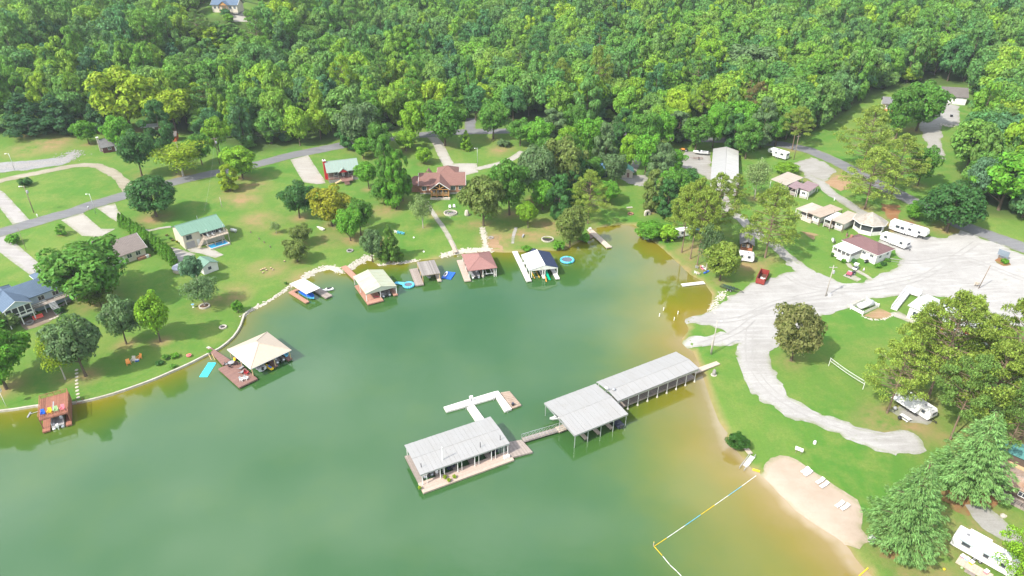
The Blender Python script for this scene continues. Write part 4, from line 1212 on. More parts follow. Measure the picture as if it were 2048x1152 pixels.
def hip_roof(T,L,W,h,rise,m,ov=.5,th=.16,c=(0,0),ridge=None,mats=None):
 """four separate planes; ridge along the longer side (0 = pyramid)"""
 x,y = c; a,b = L / 2 + ov,W / 2 + ov
 if ridge is None: ridge = max(L - W,0)
 r = ridge / 2
 if L >= W: R1,R2 = (x - r,y,h + rise),(x + r,y,h + rise)
 else: R1,R2 = (x,y - r,h + rise),(x,y + r,h + rise)
 P = [(x - a,y - b,h),(x + a,y - b,h),(x + a,y + b,h),(x - a,y + b,h)]
 if L >= W: F = [[P[0],P[1],R2,R1],[P[1],P[2],R2],[P[2],P[3],R1,R2],[P[3],P[0],R1]]
 else: F = [[P[0],P[1],R1],[P[1],P[2],R2,R1],[P[2],P[3],R2],[P[3],P[0],R1,R2]]
 for k,f in enumerate(F):
  if ridge < 1e-6 and len(f) == 4:
   f = f[:3]
  MB().slab([(p[0], p[1], p[2] + th) for p in f], th).build('roof', (mats or [m] * 4)[k], T)
 t = MB()
 for i in range(4): t.tube((P[i][0],P[i][1],h + .04),(P[(i + 1) % 4][0],P[(i + 1) % 4][1],h + .04),.07,n=5)
 t.build('fascia',W_ if m not in (R_MAUVE,) else m,T)
 rt = MB()
 for p in P: rt.tube((p[0],p[1],h + th + .02),(min((R1,R2),key=lambda q: (q[0] - p[0]) ** 2 + (q[1] - p[1]) ** 2))[:2] + (h + rise + th + .03,),.06,n=5)
 rt.build('hip_cap',m,T)
def face(side,u,z,d):
 """point on a wall side at offset u along it"""
 pass
def window(T,side,pos,u,z,w,h,frame=None,pane=None,bars=1,name='window'):
 """window in the wall plane: side f/b at y = pos, l/r at x = pos"""
 fr,pn = MB(),MB()
 s = -1 if side in 'fl' else 1
 def bx(mb,u0,u1,z0,z1,d0,d1):
  lo,hi = sorted((pos + s * d0,pos + s * d1))
  if side in 'fb': mb.box(u0,u1,lo,hi,z0,z1)
  else: mb.box(lo,hi,u0,u1,z0,z1)
 t = .09
 bx(fr,u - w / 2 - t,u - w / 2,z - h / 2 - t,z + h / 2 + t,-.02,.08); bx(fr,u + w / 2,u + w / 2 + t,z - h / 2 - t,z + h / 2 + t,-.02,.08)
 bx(fr,u - w / 2,u + w / 2,z + h / 2,z + h / 2 + t,-.02,.08); bx(fr,u - w / 2,u + w / 2,z - h / 2 - t,z - h / 2,-.02,.12)
 for k in range(bars):
  c = u - w / 2 + w * (k + 1) / (bars + 1); bx(fr,c - .03,c + .03,z - h / 2,z + h / 2,.0,.06)
 bx(pn,u - w / 2,u + w / 2,z - h / 2,z + h / 2,.0,.03)
 o = fr.build(name,frame or W_,T); pn.build('pane',pane or GLASS,o)
 return o
def door(T,side,pos,u,w,h,m,z0=0.0,name='door',panels=True):
 mb = MB(); s = -1 if side in 'fl' else 1
 def bx(mb,u0,u1,a,b,d0,d1):
  lo,hi = sorted((pos + s * d0,pos + s * d1))
  if side in 'fb': mb.box(u0,u1,lo,hi,a,b)
  else: mb.box(lo,hi,u0,u1,a,b)
 bx(mb,u - w / 2,u + w / 2,z0,z0 + h,-.02,.05)
 n = 4 if w > 2 else 2
 for k in range(n): bx(mb,u - w / 2 + .1,u + w / 2 - .1,z0 + .1 + k * h / n,z0 + (k + 1) * h / n - .06,.05,.075)
 o = mb.build(name,m,T)
 k = MB(); bx(k,u + w / 2 - .18,u + w / 2 - .1,z0 + h * .47,z0 + h * .52,.075,.14); k.build('handle',STEEL,o)
 return o
def posts(T,xy,z0,z1,r,m,square=True,name='post'):
 for x,y in xy:
  mb = MB()
  if square: mb.box(x - r,x + r,y - r,y + r,z0,z1)
  else: mb.tube((x,y,z0),(x,y,z1),r,n=8)
  mb.build(name,m,T)
def deck(T,x0,x1,y0,y1,z,m,th=.22,name='deck',fascia=None,piles=None,pm=None):
 o = MB().box(x0,x1,y0,y1,z - th,z).build(name,m,T)
 if fascia:
  MB().box(x0 - .05,x1 + .05,y0 - .06,y0,z - .38,z - .02).build('rim_board',fascia,o)
  MB().box(x0 - .06,x0,y0,y1,z - .38,z - .02).build('rim_board',fascia,o)
  MB().box(x1,x1 + .06,y0,y1,z - .38,z - .02).build('rim_board',fascia,o)
 if piles:
  for x,y in piles: MB().tube((x,y,-2.0),(x,y,z - th + .01),.13,n=8).build('piling',pm or WOODP,o)
 return o
def railing(T,pts,z,h,m,gap=1.6,bars=2,name='railing',r=.045):
 """posts and rails along a polyline, each run one mesh"""
 for a,b in zip(pts[:-1],pts[1:]):
  mb = MB(); L = math.hypot(b[0] - a[0],b[1] - a[1]); n = max(1,round(L / gap))
  for i in range(n + 1):
   x,y = a[0] + (b[0] - a[0]) * i / n,a[1] + (b[1] - a[1]) * i / n
   mb.tube((x,y,z - .02),(x,y,z + h),r,n=4)
  for k in range(bars):
   zz = z + h * (k + 1) / bars
   mb.tube((a[0],a[1],zz),(b[0],b[1],zz),r * (1.2 if k == bars - 1 else .7),n=4)
  mb.build(name,m,T)
def roof_panels(T,x0,x1,y0,y1,zf,m,n,th=.06,seam=.025,along='x',name='roof_panel'):
 """sheet-metal roof laid panel by panel side by side along x (or y); zf(x, y) gives its height"""
 for i in range(n):
  j = .018 * (i % 2) + random.uniform(0,.012)
  if along == 'x':
   a,b = x0 + (x1 - x0) * i / n + (seam / 2 if i else 0),x0 + (x1 - x0) * (i + 1) / n - (seam / 2 if i < n - 1 else 0)
   q = [(a,y0),(b,y0),(b,y1),(a,y1)]
  else:
   a,b = y0 + (y1 - y0) * i / n + (seam / 2 if i else 0),y0 + (y1 - y0) * (i + 1) / n - (seam / 2 if i < n - 1 else 0)
   q = [(x0,a),(x1,a),(x1,b),(x0,b)]
  MB().slab([(x,y,zf(x,y) + j) for x,y in q],th).build(name,m,T)
def stairs(T,p0,p1,w,n,m,name='stairs'):
 """flight from top p0 to bottom p1 (x, y, z)"""
 mb = MB(); d = Vector(p1) - Vector(p0); h = Vector((d.x,d.y,0)).normalized(); s = Vector((-h.y,h.x,0)) * w / 2
 for i in range(n):
  a = Vector(p0) + d * (i / n); b = Vector(p0) + d * ((i + 1) / n)
  z = a.z
  mb.slab([tuple((a - s)[:2]) + (z,),tuple((b - s)[:2]) + (z,),tuple((b + s)[:2]) + (z,),tuple((a + s)[:2]) + (z,)],.09)
 for sg in (-1,1):
  e = s * sg
  mb.tube(Vector(p0) + e,Vector(p1) + e,.06,n=4)
 return mb.build(name,m,T)
# ---- small things
def adirondack():
 t = thing('adirondack_chair','x','chair')
 MB().slab([(-.27,-.30,.40),(.27,-.30,.40),(.25,.25,.28),(-.25,.25,.28)],.05).build('seat',W_,t)
 MB().slab([(-.27,.22,.30),(.27,.22,.30),(.33,.52,1.0),(-.33,.52,1.0)],.05).build('backrest',W_,t)
 for s in (-1,1):
  MB().box(s * .33 - .06,s * .33 + .06,-.33,.35,.55,.585).build('armrest',W_,t)
  MB().box(s * .33 - .04,s * .33 + .04,-.32,-.24,0,.55).build('leg',W_,t)
  MB().box(s * .33 - .04,s * .33 + .04,.20,.28,0,.55).build('leg',W_,t)
 return t
ADI = adirondack(); ADI_USED = [0]
def place_adi(loc,rz,m,label,group=None,s=1.15):
 t = ADI if not ADI_USED[0] else clone(ADI)
 if 'group' in t and not group: del t['group']
 ADI_USED[0] += 1
 t.location = loc; t.rotation_euler = (0,0,rz); t.scale = (s,s,s); tag(t,label,'chair',group)
 for c in t.children:
  c.data = c.data.copy(); c.data.materials.clear(); c.data.materials.append(m)
 return t
def lounger(loc,rz,label):
 t = thing('sun_lounger',label,'lounger',loc,rz,'white loungers on the beach')
 MB().slab([(-.34,-1.0,.33),(.34,-1.0,.33),(.34,.35,.33),(-.34,.35,.33)],.05).build('seat',W_,t)
 MB().slab([(-.34,.36,.33),(.34,.36,.33),(.34,.98,.72),(-.34,.98,.72)],.05).build('backrest',W_,t)
 for x in (-.3,.3):
  for y in (-.85,.25): MB().box(x - .03,x + .03,y - .03,y + .03,-.1,.28).build('leg',STEEL,t)
 return t
def pontoon_boat(label,loc,rz,L=6.8,w=2.5,seat=GREYM,hull=ALU,panel=BLACK,bimini=None,name='pontoon_boat'):
 """bow towards +y, outboard at -y"""
 t = thing(name,label,'boat',loc,rz)
 for x in (-w / 2 + .35,w / 2 - .35):
  mb = MB().tube((x,-L / 2,.12),(x,L / 2 - .6,.12),.33,n=10); mb.tube((x,L / 2 - .6,.12),(x,L / 2,.3),.33,.06,n=10)
  mb.build('pontoon',hull,t,True)
 MB().box(-w / 2,w / 2,-L / 2 + .15,L / 2 - .2,.46,.56).build('deck',mat('boat_carpet',(.34,.33,.32),.9),t)
 for x in (-w / 2 + .03,w / 2 - .03): MB().box(x - .025,x + .025,-L / 2 + .7,L / 2 - .3,.58,1.16).build('side_panel',panel,t)
 MB().box(-w / 2 + .05,w / 2 - .05,L / 2 - .35,L / 2 - .3,.58,1.16).build('front_panel',panel,t)
 for x,y0,y1 in ((-w / 2 + .36,.9,L / 2 - .5),(w / 2 - .36,.9,L / 2 - .5),(-w / 2 + .36,-L / 2 + .9,-.4)):
  MB().box(x - .28,x + .28,y0,y1,.565,.92).build('bench_seat',seat,t,bevel=.06)
 MB().box(w / 2 - .75,w / 2 - .2,-.6,.2,.565,1.35).build('console',BOATW,t,bevel=.05)
 o = MB().box(-.25,.25,-L / 2 - .35,-L / 2 + .25,.5,1.25); o.box(-.1,.1,-L / 2 - .25,-L / 2 - .05,-.4,.5)
 o.build('outboard_motor',BLACK if hull is ALU else BOATW,t,bevel=.06)
 if bimini:
  MB().slab([(-w / 2,-1.4,2.5),(w / 2,-1.4,2.5),(w / 2,1.2,2.5),(-w / 2,1.2,2.5)],.06).build('bimini_top',bimini,t)
  for x in (-w / 2 + .05,w / 2 - .05):
   for y in (-1.3,1.1): MB().tube((x,0,1.1),(x,y,2.46),.02,n=4).build('bimini_frame',STEEL,t)
 return t
def runabout(label,loc,rz,hull=BOATW,inner=GREYM,L=6.0,w=2.3,cover=None,z=0.0,name='motor_boat'):
 t = thing(name,label,'boat',loc,rz)
 st = []
 for u,hw,k in ((0,.92,0),(.3,1,0),(.6,.95,.04),(.8,.70,.12),(.93,.36,.2),(1,.05,.26)):
  y = -L / 2 + L * u
  st.append([(-hw * w / 2,y,.75 + k),(-hw * w / 2 * .8,y,.15 + k),(0,y,-.12 + k * 2),(hw * w / 2 * .8,y,.15 + k),(hw * w / 2,y,.75 + k)])
 vs = [p for s in st for p in s]; fs_ = []
 for i in range(len(st) - 1):
  for k in range(4): fs_.append((i * 5 + k,i * 5 + k + 1,i * 5 + 5 + k + 1,i * 5 + 5 + k))
 fs_.append((0,1,2,3,4)[::-1]); fs_.append(tuple(25 + k for k in range(5)))
 mb = MB(); mb.add(vs,fs_); mb.build('hull',hull,t)
 top = MB(); tv = []
 for s in st: tv += [s[0],s[4]]
 top.add([(x,y,zz - .03) for x,y,zz in tv],[(2 * i,2 * i + 1,2 * i + 3,2 * i + 2) for i in range(len(st) - 1)]).build('cover' if cover else 'deck',cover or hull,t)
 if not cover:
  MB().box(-w * .34,w * .34,-L * .38,L * .12,.72,.78).build('cockpit',inner,t)
  for x in (-.45,.45): MB().box(x - .27,x + .27,-.5,.1,.78,1.15).build('seat',BOATW,t,bevel=.05)
  MB().slab([(-w * .4,L * .16,1.0),(w * .4,L * .16,1.0),(w * .3,L * .05,1.35),(-w * .3,L * .05,1.35)][::1],.03).build('windscreen',GLASS,t)
 MB().box(-.24,.24,-L / 2 - .4,-L / 2 + .05,.35,1.1).build('outboard_motor',BLACK,t,bevel=.05)
 return t
def jet_ski(label,loc,rz,m1=BOATW,m2=BLACK,s=1.0):
 t = thing('jet_ski',label,'jet ski',loc,rz)
 st = [(0,.9,.05),(.4,1,0),(.75,.75,.1),(1,.08,.35)]
 vs,fs_ = [],[]
 for u,hw,k in st:
  y = -1.5 + 3.1 * u
  vs += [(-hw * .58,y,.42 + k),(-hw * .42,y,-.02 + k),(hw * .42,y,-.02 + k),(hw * .58,y,.42 + k),(0,y,.55 + k)]
 for i in range(3):
  for k in range(5): fs_.append((i * 5 + k,i * 5 + (k + 1) % 5,i * 5 + 5 + (k + 1) % 5,i * 5 + 5 + k))
 fs_ += [(4,3,2,1,0),(15,16,17,18,19)]
 MB().add(vs,fs_).build('hull',m1,t)
 MB().box(-.2,.2,-1.1,.25,.50,.86).build('seat',m2,t,bevel=.08)
 MB().slab([(-.32,.3,.95),(.32,.3,.95),(.2,.75,.62),(-.2,.75,.62)],.08).build('cowl',m1,t)
 MB().tube((-.42,.3,1.0),(.42,.3,1.0),.03,n=6).build('handlebar',m2,t)
 t.scale = (s,s,s)
 return t
def wheel(T,x,y,r=.36,w=.22,z=None):
 z = r if z is None else z
 a = MB().tube((x - w / 2,y,z),(x + w / 2,y,z),r,n=14).build('wheel',TYRE,T)
 MB().tube((x - w / 2 - .012,y,z),(x + w / 2 + .012,y,z),r * .55,n=10).build('rim',STEEL,a)
def camper(label,loc,rz,L=8.0,w=2.5,h=2.3,fifth=False,slide=0,awning=0,shell=None,name='travel_trailer',win=((-.28,1.2),(.05,.9),(.3,.7)),door_u=.12,stripes=None,detail_side='l'):
 """long axis y, hitch end at +y; sides at x = -w/2 and +w/2"""
 shell = shell or RVW
 t = thing(name,label,'camper',loc,rz)
 b = .55
 if fifth: prof = [(-L / 2,b),(L / 2 - 2.6,b),(L / 2 - 2.4,b + 1.0),(L / 2 - .5,b + 1.0),(L / 2,b + 1.5),(L / 2 - .25,b + h * .9),(L / 2 - 1.0,b + h + .12),(-L / 2 + .2,b + h),(-L / 2,b + h - .2)]
 else: prof = [(-L / 2,b),(L / 2 - .35,b),(L / 2,b + .7),(L / 2 - .12,b + h * .75),(L / 2 - .5,b + h),(-L / 2 + .15,b + h),(-L / 2,b + h - .2)]
 MB().prism(prof,-w / 2,w / 2,'x').build('body',shell,t,bevel=.05)
 MB().slab([(-w / 2 + .1,-L / 2 + .25,b + h + .035),(w / 2 - .1,-L / 2 + .25,b + h + .035),(w / 2 - .1,L / 2 - 1.1,b + h + .035),(-w / 2 + .1,L / 2 - 1.1,b + h + .035)],.03).build('roof_membrane',W_,t)
 MB().box(-.4,.4,-.3,.7,b + h + .04,b + h + .32).build('air_conditioner',W_ if not fifth else RVG,t,bevel=.08)
 for y in (-L * .32,L * .24): MB().box(-.25,.25,y - .25,y + .25,b + h + .04,b + h + .16).build('roof_vent',RVG,t)
 for s,side in ((-1,'l'),(1,'r')):
  for u,ww in win: window(t,side,s * w / 2,u * L,b + h * .64,ww,.62,RVG,GLASS,0)
  if stripes:
   mb = MB(); lo,hi = sorted((s * w / 2,s * (w / 2 + .012)))
   mb.box(lo,hi,-L / 2 + .3,L / 2 - (3 if fifth else .6),b + h * .28,b + h * .36); mb.build('stripe',stripes,t)
 door(t,detail_side,(-1 if detail_side == 'l' else 1) * w / 2,door_u * L,.7,1.8,RVW,b + .2)
 window(t, 'b' if not fifth else 'f', L / 2 - .05 if not fifth else -L / 2, 0, b + h * .68, 1.3, .6, RVG, GLASS, 0)
 for k in (-.45,.45):
  for x in (-w / 2 + .12,w / 2 - .12): wheel(t,x,k * .95 - .4)
 f = MB().tube((-.5,L / 2 - .4,b - .08),(0,L / 2 + 1.1,b - .08),.06,n=4); f.tube((.5,L / 2 - .4,b - .08),(0,L / 2 + 1.1,b - .08),.06,n=4); f.tube((0,L / 2 + .9,b - .6),(0,L / 2 + .9,b + .2),.05,n=6)
 if not fifth: f.build('hitch',BLACK,t)
 else: MB().tube((0,L / 2 - 1.2,.0),(0,L / 2 - 1.2,b + 1.0),.08,n=6).build('landing_leg',BLACK,t)
 if slide:
  s = slide
  lo,hi = sorted((s * (w / 2 - .05),s * (w / 2 + .75)))
  o = MB().box(lo,hi,-L * .34,-L * .34 + 3.4,b + .25,b + h - .18).build('slide_out',shell,t,bevel=.03)
  window(t,'r' if s > 0 else 'l',s * (w / 2 + .75),-L * .34 + 1.0,b + h * .64,1.1,.75,RVG,GLASS,0); window(t,'r' if s > 0 else 'l',s * (w / 2 + .75),-L * .34 + 2.5,b + h * .64,1.0,.75,RVG,GLASS,0)
 if awning:
  s = awning
  q = [(s * (w / 2),-L * .42,b + h - .1),(s * (w / 2 + 2.2),-L * .42,b + h - .75),(s * (w / 2 + 2.2),L * .25,b + h - .75),(s * (w / 2),L * .25,b + h - .1)]
  if s < 0: q = q[::-1]
  o = MB().slab(q,.04).build('awning',W_,t)
  for y in (-L * .41,L * .24): MB().tube((s * (w / 2 + 2.15),y,b + h - .78),(s * w / 2,y,b + .5),.03,n=4).build('awning_arm',STEEL,o)
 return t
def utility_pole(label,base,top_y,arm=True,lamp=None,transformer=False,name='utility_pole',r=.15,m=None,rz=0.0,lean=0.0):
 q = on_ground(base); hs = np.linspace(1,22,500)
 ys = project(np.stack([np.full(500,q[0]),np.full(500,q[1]),q[2] + hs],-1))[:,1]
 h = float(hs[np.argmin(np.abs(ys - top_y))])
 t = thing(name,label,'pole',(q[0],q[1],q[2]),rz)
 MB().tube((0,0,-.6),(lean,0,h),r,r * .7,10).build('shaft',m or WOODP,t,True)
 if arm:
  MB().box(-1.1 + lean,1.1 + lean,-.06,.06,h - .75,h - .6).build('cross_arm',m or WOODP,t)
  for x in (-.95,-.4,.95): MB().lathe([(.05,0),(.07,.08),(.03,.2)],8,(x + lean,0,h - .6)).build('insulator',GREYM,t)
 if lamp:
  MB().path([(lean * .9,0,h - .5),(lean * .9 + lamp * .7,0,h - .2),(lean * .9 + lamp * 1.5,0,h - .15)],.045,6).build('lamp_arm',STEEL,t)
  MB().lathe([(.05,.2),(.2,.1),(.24,-.02),(.16,-.18),(.02,-.24)][::-1],10,(lean * .9 + lamp * 1.6,0,h - .25)).build('lamp_head',W_,t)
 if transformer:
  MB().lathe([(.3,0),(.33,.1),(.33,.9),(.25,1.02),(.05,1.08)],12,(lean * .8 + .42,0,h - 2.6)).build('transformer',GREYM,t,True)
 return t,h
def rocks(name, label, pts, n, size, m, spread, world=False, seed=1, kind='stuff', low=.5):
 """many small stones along a line, one mass"""
 r = np.random.default_rng(seed)
 P = smooth_line([on_ground(p) for p in pts] if not world else pts,.7)
 mb = MB()
 for i in range(n):
  c = P[r.integers(len(P))] + r.normal(size=2) * spread * .5
  s = size * (.5 + r.random()); z = max(float(hz(c[0],c[1])),-.15)
  a0 = r.random() * 6.28
  vs = []
  for zz,rr in ((-.35,.8),(.1,1.0),(.45,.6)):
   for k in range(5):
    a = a0 + k * 1.2566 + r.normal() * .15; q = rr * s * (.8 + .4 * r.random())
    vs.append((c[0] + q * math.cos(a),c[1] + q * math.sin(a) * .85,z + zz * s * low + .04))
  fs_ = [(k,(k + 1) % 5,5 + (k + 1) % 5,5 + k) for k in range(5)] + [(5 + k,5 + (k + 1) % 5,10 + (k + 1) % 5,10 + k) for k in range(5)] + [(10,11,12,13,14)]
  mb.add(vs,fs_)
 o = mb.build(name,m)
 if kind: struct(o,kind,label)
 return o
def stone_ring(label,base,rad,m=STONE,n=10,name='fire_pit',cat='fire pit',h=.32,ash=DARK):
 q = on_ground(base); t = thing(name,label,cat,tuple(q))
 for k in range(n):
  a = k * 2 * math.pi / n; c,s = math.cos(a),math.sin(a); hw = math.pi * rad / n * .92
  x,y = c * rad,s * rad; tx,ty = -s * hw,c * hw; dx,dy = c * .16,s * .16
  MB().slab([(x - tx - dx,y - ty - dy,h),(x - tx * 1.15 + dx,y - ty * 1.15 + dy,h),(x + tx * 1.15 + dx,y + ty * 1.15 + dy,h),(x + tx - dx,y + ty - dy,h)][::-1][::-1],h + .15).build('stone',m,t)
 MB().lathe([(0.0,.06),(rad - .17,.05),(rad - .17,-.1)][::-1],16).build('ash_bed',ash,t)
 return t
def gpt(c,x,y): return on_ground(px(c,x,y))
def golf_cart(label,loc,rz,body=BOATW,top=W_):
 t = thing('golf_cart',label,'golf cart',loc,rz)
 MB().prism([(-1.15,.3),(1.15,.3),(1.15,.62),(.7,.85),(.35,.5),(-.2,.5),(-.25,.8),(-1.15,.8)],-.58,.58,'x').build('body',body,t,bevel=.04)
 MB().box(-.52,.52,-.75,-.15,.8,.95).build('seat',BLACK,t,bevel=.04); MB().box(-.52,.52,-.85,-.72,.95,1.3).build('backrest',BLACK,t,bevel=.04)
 MB().slab([(-.62,-1.0,1.9),(.62,-1.0,1.9),(.62,.75,1.9),(-.62,.75,1.9)],.06).build('canopy',top,t,bevel=.02)
 for x in (-.55,.55):
  for y in (-.95,.7): MB().tube((x,y,.7),(x,y,1.86),.025,n=4).build('post',BLACK,t)
  for y in (-.75,.75): wheel(t,x,y,.24,.18)
 MB().tube((-.25,.45,.85),(-.25,.2,1.1),.02,n=5).build('steering_column',BLACK,t)
 return t
def picnic_table(label,loc,rz,m=WOODP):
 t = thing('picnic_table',label,'table',loc,rz)
 for k in range(4): MB().box(-.9,.9,-.38 + k * .19,-.38 + k * .19 + .175,.70,.74).build('plank',m,t)
 for y in (-.72,.72): MB().box(-.9,.9,y - .13,y + .13,.42,.46).build('bench',m,t)
 for x in (-.65,.65):
  mb = MB(); mb.tube((x,-.72,0),(x,-.2,.7),.05,n=4); mb.tube((x,.72,0),(x,.2,.7),.05,n=4); mb.tube((x,-.75,.4),(x,.75,.4),.05,n=4)
  mb.build('leg_frame',m,t)
 return t
# ================================================================ ON THE WATER
def quad(T,f,c,pts,z,m,name,th=.2,parent=None):
 """plate traced from photo points that all lie at height z above the frame's base"""
 P = [f.local(px(c,*p),z) for p in pts]
 a = sum(P[i][0] * P[(i + 1) % len(P)][1] - P[(i + 1) % len(P)][0] * P[i][1] for i in range(len(P)))
 if a < 0: P = P[::-1]
 return MB().slab([(x,y,z) for x,y in P],th).build(name,m,parent or T)
def world_of(f,x,y,z=0.0):
 c,s = math.cos(f.rz),math.sin(f.rz)
 return (f.loc[0] + x * c - y * s,f.loc[1] + x * s + y * c,f.loc[2] + z)
def piles_at(T,f,c,pts,z0,z1,m,r=.11,name='post',square=False):
 posts(T,[f.local(px(c,*p),z0 if z0 > 0 else .5) for p in pts],min(z0,0) - 1.5 if z0 <= .6 else z0,z1,r,m,square,name)
# ---- red brown two level dock with sun deck (far left)
f = Frame(px('i',410,1068),px('i',685,990),px('i',675,800),.6,True)
T = thing('boat_dock','red brown two level dock with railed sun deck on top, at far left','dock',f.loc,f.rz)
L,W = f.L,8.2
deck(T,-L / 2,-L / 2 + 1.3,-W / 2,W / 2,.6,REDB,fascia=REDB,piles=[(-L / 2 + .2,-W / 2 + .3),(-L / 2 + .2,0),(-L / 2 + .2,W / 2 - .3)])
deck(T,L / 2 - 1.0,L / 2,-W / 2,W / 2,.6,REDB,fascia=REDB,piles=[(L / 2 - .2,-W / 2 + .3),(L / 2 - .2,0),(L / 2 - .2,W / 2 - .3)])
deck(T,-L / 2 + 1.3,L / 2 - 1.0,W / 2 - 1.4,W / 2,.6,REDB)
ux0,ux1,uy0,uy1 = -L / 2 - .05,L / 2 + .05,-W / 2 + 1.0,W / 2 + 1.0
up = MB().box(ux0,ux1,uy0,uy1,2.75,2.95).build('sun_deck',REDB,T)
for i in range(18):
 x = ux0 + (ux1 - ux0) * i / 18
 MB().box(x + .015,x + (ux1 - ux0) / 18 - .015,uy0 + .02,uy1 - .02,2.955,2.99 + .006 * (i % 3)).build('plank',REDB,up)
posts(T,[(ux0 + .15,uy0 + .15),(ux1 - .15,uy0 + .15),(ux0 + .15,uy1 - .15),(ux1 - .15,uy1 - .15),(ux0 + .15,.5),(ux1 - .15,.5)],-2,2.75,.1,mat('red_post',(.30,.12,.08),.7))
railing(T,[(ux0 + .08,uy0 + .08),(ux0 + .08,uy1 - .08),(ux1 - .08,uy1 - .08),(ux1 - .08,uy0 + .08),(ux0 + .08,uy0 + .08)],2.95,1.0,mat('red_rail',(.40,.165,.10),.7),gap=1.3,bars=3)
MB().slab([(ux1 + .02,uy0,2.7),(ux1 + .05,uy0,2.7),(ux1 + .05,uy1,2.7),(ux1 + .02,uy1,2.7)],1.9).build('side_wall',REDB,T)
for (x,y),m,lb in zip(((-1.9,-1.9),(-.65,-2.0),(.55,-2.0),(1.75,-2.1)),(BLUEP,YELL,LIMEP,PINKP),('blue','yellow','pale green','pink')):
 place_adi(world_of(f, x, y + .5, 3.0), f.rz + random.uniform(-.3, .3), m, f'{lb} plastic chair on the sun deck of the red brown dock')
MB().box(-.25,.0,-.9,2.6,3.0,3.05).build('deck_mat',GREYM,T)
pontoon_boat('white pontoon boat under the red brown sun deck',world_of(f,.15,-.6,.1),f.rz,6.4,2.3,seat=GREYM,hull=BOATW,panel=BOATW)
p1 = at_z(px('i',290,890),0)
t = thing('ladder_float','small grey metal ladder float beside the red brown dock','float',(p1[0] + .3,p1[1] - .8,0),.2)
MB().box(-.15,.15,-.9,.9,-.2,.2).build('float',GREYM,t); MB().tube((.1,.2,.15),(2.4,.6,.45),.06,n=5).build('bar',STEEL,t)
# ---- tan hip roofed boathouse
f = Frame(px('j',700,800),px('j',1168,580),px('j',880,375),3.0,True)
T = thing('boathouse','boathouse with large tan hip roof and red brown deck','boathouse',f.loc,f.rz)
L,W = f.L,f.W
hip_roof(T,L,W,3.0,2.2,R_TAN,ov=0,ridge=1.2)
x0 = f.local(px('j',450,900),.6)[0]; y0 = f.local(px('j',572,1003),.6)[1]; y1 = f.local(px('j',328,790),.6)[1]
xs = -L / 2 + .55
deck(T,x0,xs,y0,y1,.62,BRND,fascia=BRND,piles=[(x0 + .3,y0 + .3),(x0 + .3,(y0 + y1) / 2),(xs - .2,y0 + .3),(x0 + .3,y1 - .3)])
deck(T,xs,L / 2 - .2,W / 2 - 1.7,W / 2 - .3,.6,BRND,piles=[(0,W / 2 - .6),(L / 2 - .5,W / 2 - .6)])
deck(T,.3,1.35,-W / 2 + .3,W / 2 - 1.7,.6,BRND,fascia=BRND,piles=[(.8,-W / 2 + .6),(.8,0)])
deck(T,L / 2 - 1.25,L / 2 - .15,-W / 2 + .2,W / 2 - 1.7,.6,BRND,fascia=BRND,piles=[(L / 2 - .6,-W / 2 + .5),(L / 2 - .6,0)])
posts(T,[(-L / 2 + .4,-W / 2 + .4),(L / 2 - .4,-W / 2 + .4),(.8,-W / 2 + .45),(-L / 2 + .4,W / 2 - .4),(L / 2 - .4,W / 2 - .4),(.8,W / 2 - .4),(-L / 2 + .4,0),(L / 2 - .4,0)],.55,3.05,.09,PINEW)
quad(T,f,'j',[(192,548),(240,545),(465,690),(375,752)],.66,BRND,'walkway')
quad(T,f,'j',[(185,545),(215,532),(245,548),(215,560)],.74,STONE,'landing_slab',.5)
MB().path([f.local(px('j',215,625),.7) + (.7,),f.local(px('j',250,690),.2) + (-.2,)],.07,6).build('ladder_rail',PINEW,T)
MB().path([f.local(px('j',250,615),.7) + (.7,),f.local(px('j',292,690),.2) + (-.2,)],.07,6).build('ladder_rail',PINEW,T)
runabout('white motor boat in the left slip of the tan boathouse',world_of(f,-2.2,-1.6,.35),f.rz,L=6.4,w=2.4)
pontoon_boat('dark pontoon boat in the right slip of the tan boathouse',world_of(f,2.75,-1.4,.3),f.rz,6.6,2.3,seat=BOATW,panel=BLACK)
jet_ski('yellow and blue jet ski hanging at the front of the tan boathouse',world_of(f,-.55,-W / 2 + .9,.35),f.rz + .1,YELL,BLUEP,.85)
q = world_of(f,L / 2 - .65,-W / 2 + 2.6,.6)
t = thing('bench', 'light blue bench on the right finger under the tan roof', 'bench', q, f.rz)
MB().box(-.4,.4,-.9,.9,.35,.45).build('seat',SKYB,t); MB().box(.32,.4,-.9,.9,.45,.9).build('backrest',SKYB,t)
for y in (-.8,.8): MB().box(-.35,.35,y - .05,y + .05,0,.35).build('leg',SKYB,t)
q = f.local(px('j',480,745),.65); q = world_of(f,q[0],q[1],.63)
t = thing('patio_table','round dark table with chairs around it on the deck of the tan boathouse','table',q,f.rz)
MB().lathe([(.75,.72),(.78,.76),(.0,.77)],16).build('table_top',GREYM,t); MB().lathe([(.35,0),(.06,.05),(.05,.72)],10).build('pedestal',BLACK,t)
def deck_chair(label,loc,rz,m,frame=BLACK):
 t = thing('patio_chair',label,'chair',loc,rz)
 MB().slab([(-.26,-.26,.43),(.26,-.26,.43),(.26,.24,.41),(-.26,.24,.41)],.05).build('seat',m,t)
 MB().slab([(-.26,.25,.45),(.26,.25,.45),(.26,.42,.98),(-.26,.42,.98)],.05).build('backrest',m,t)
 for x in (-.24,.24):
  for y in (-.22,.22): MB().tube((x,y,0),(x,y,.4),.022,n=5).build('leg',frame,t)
 return t
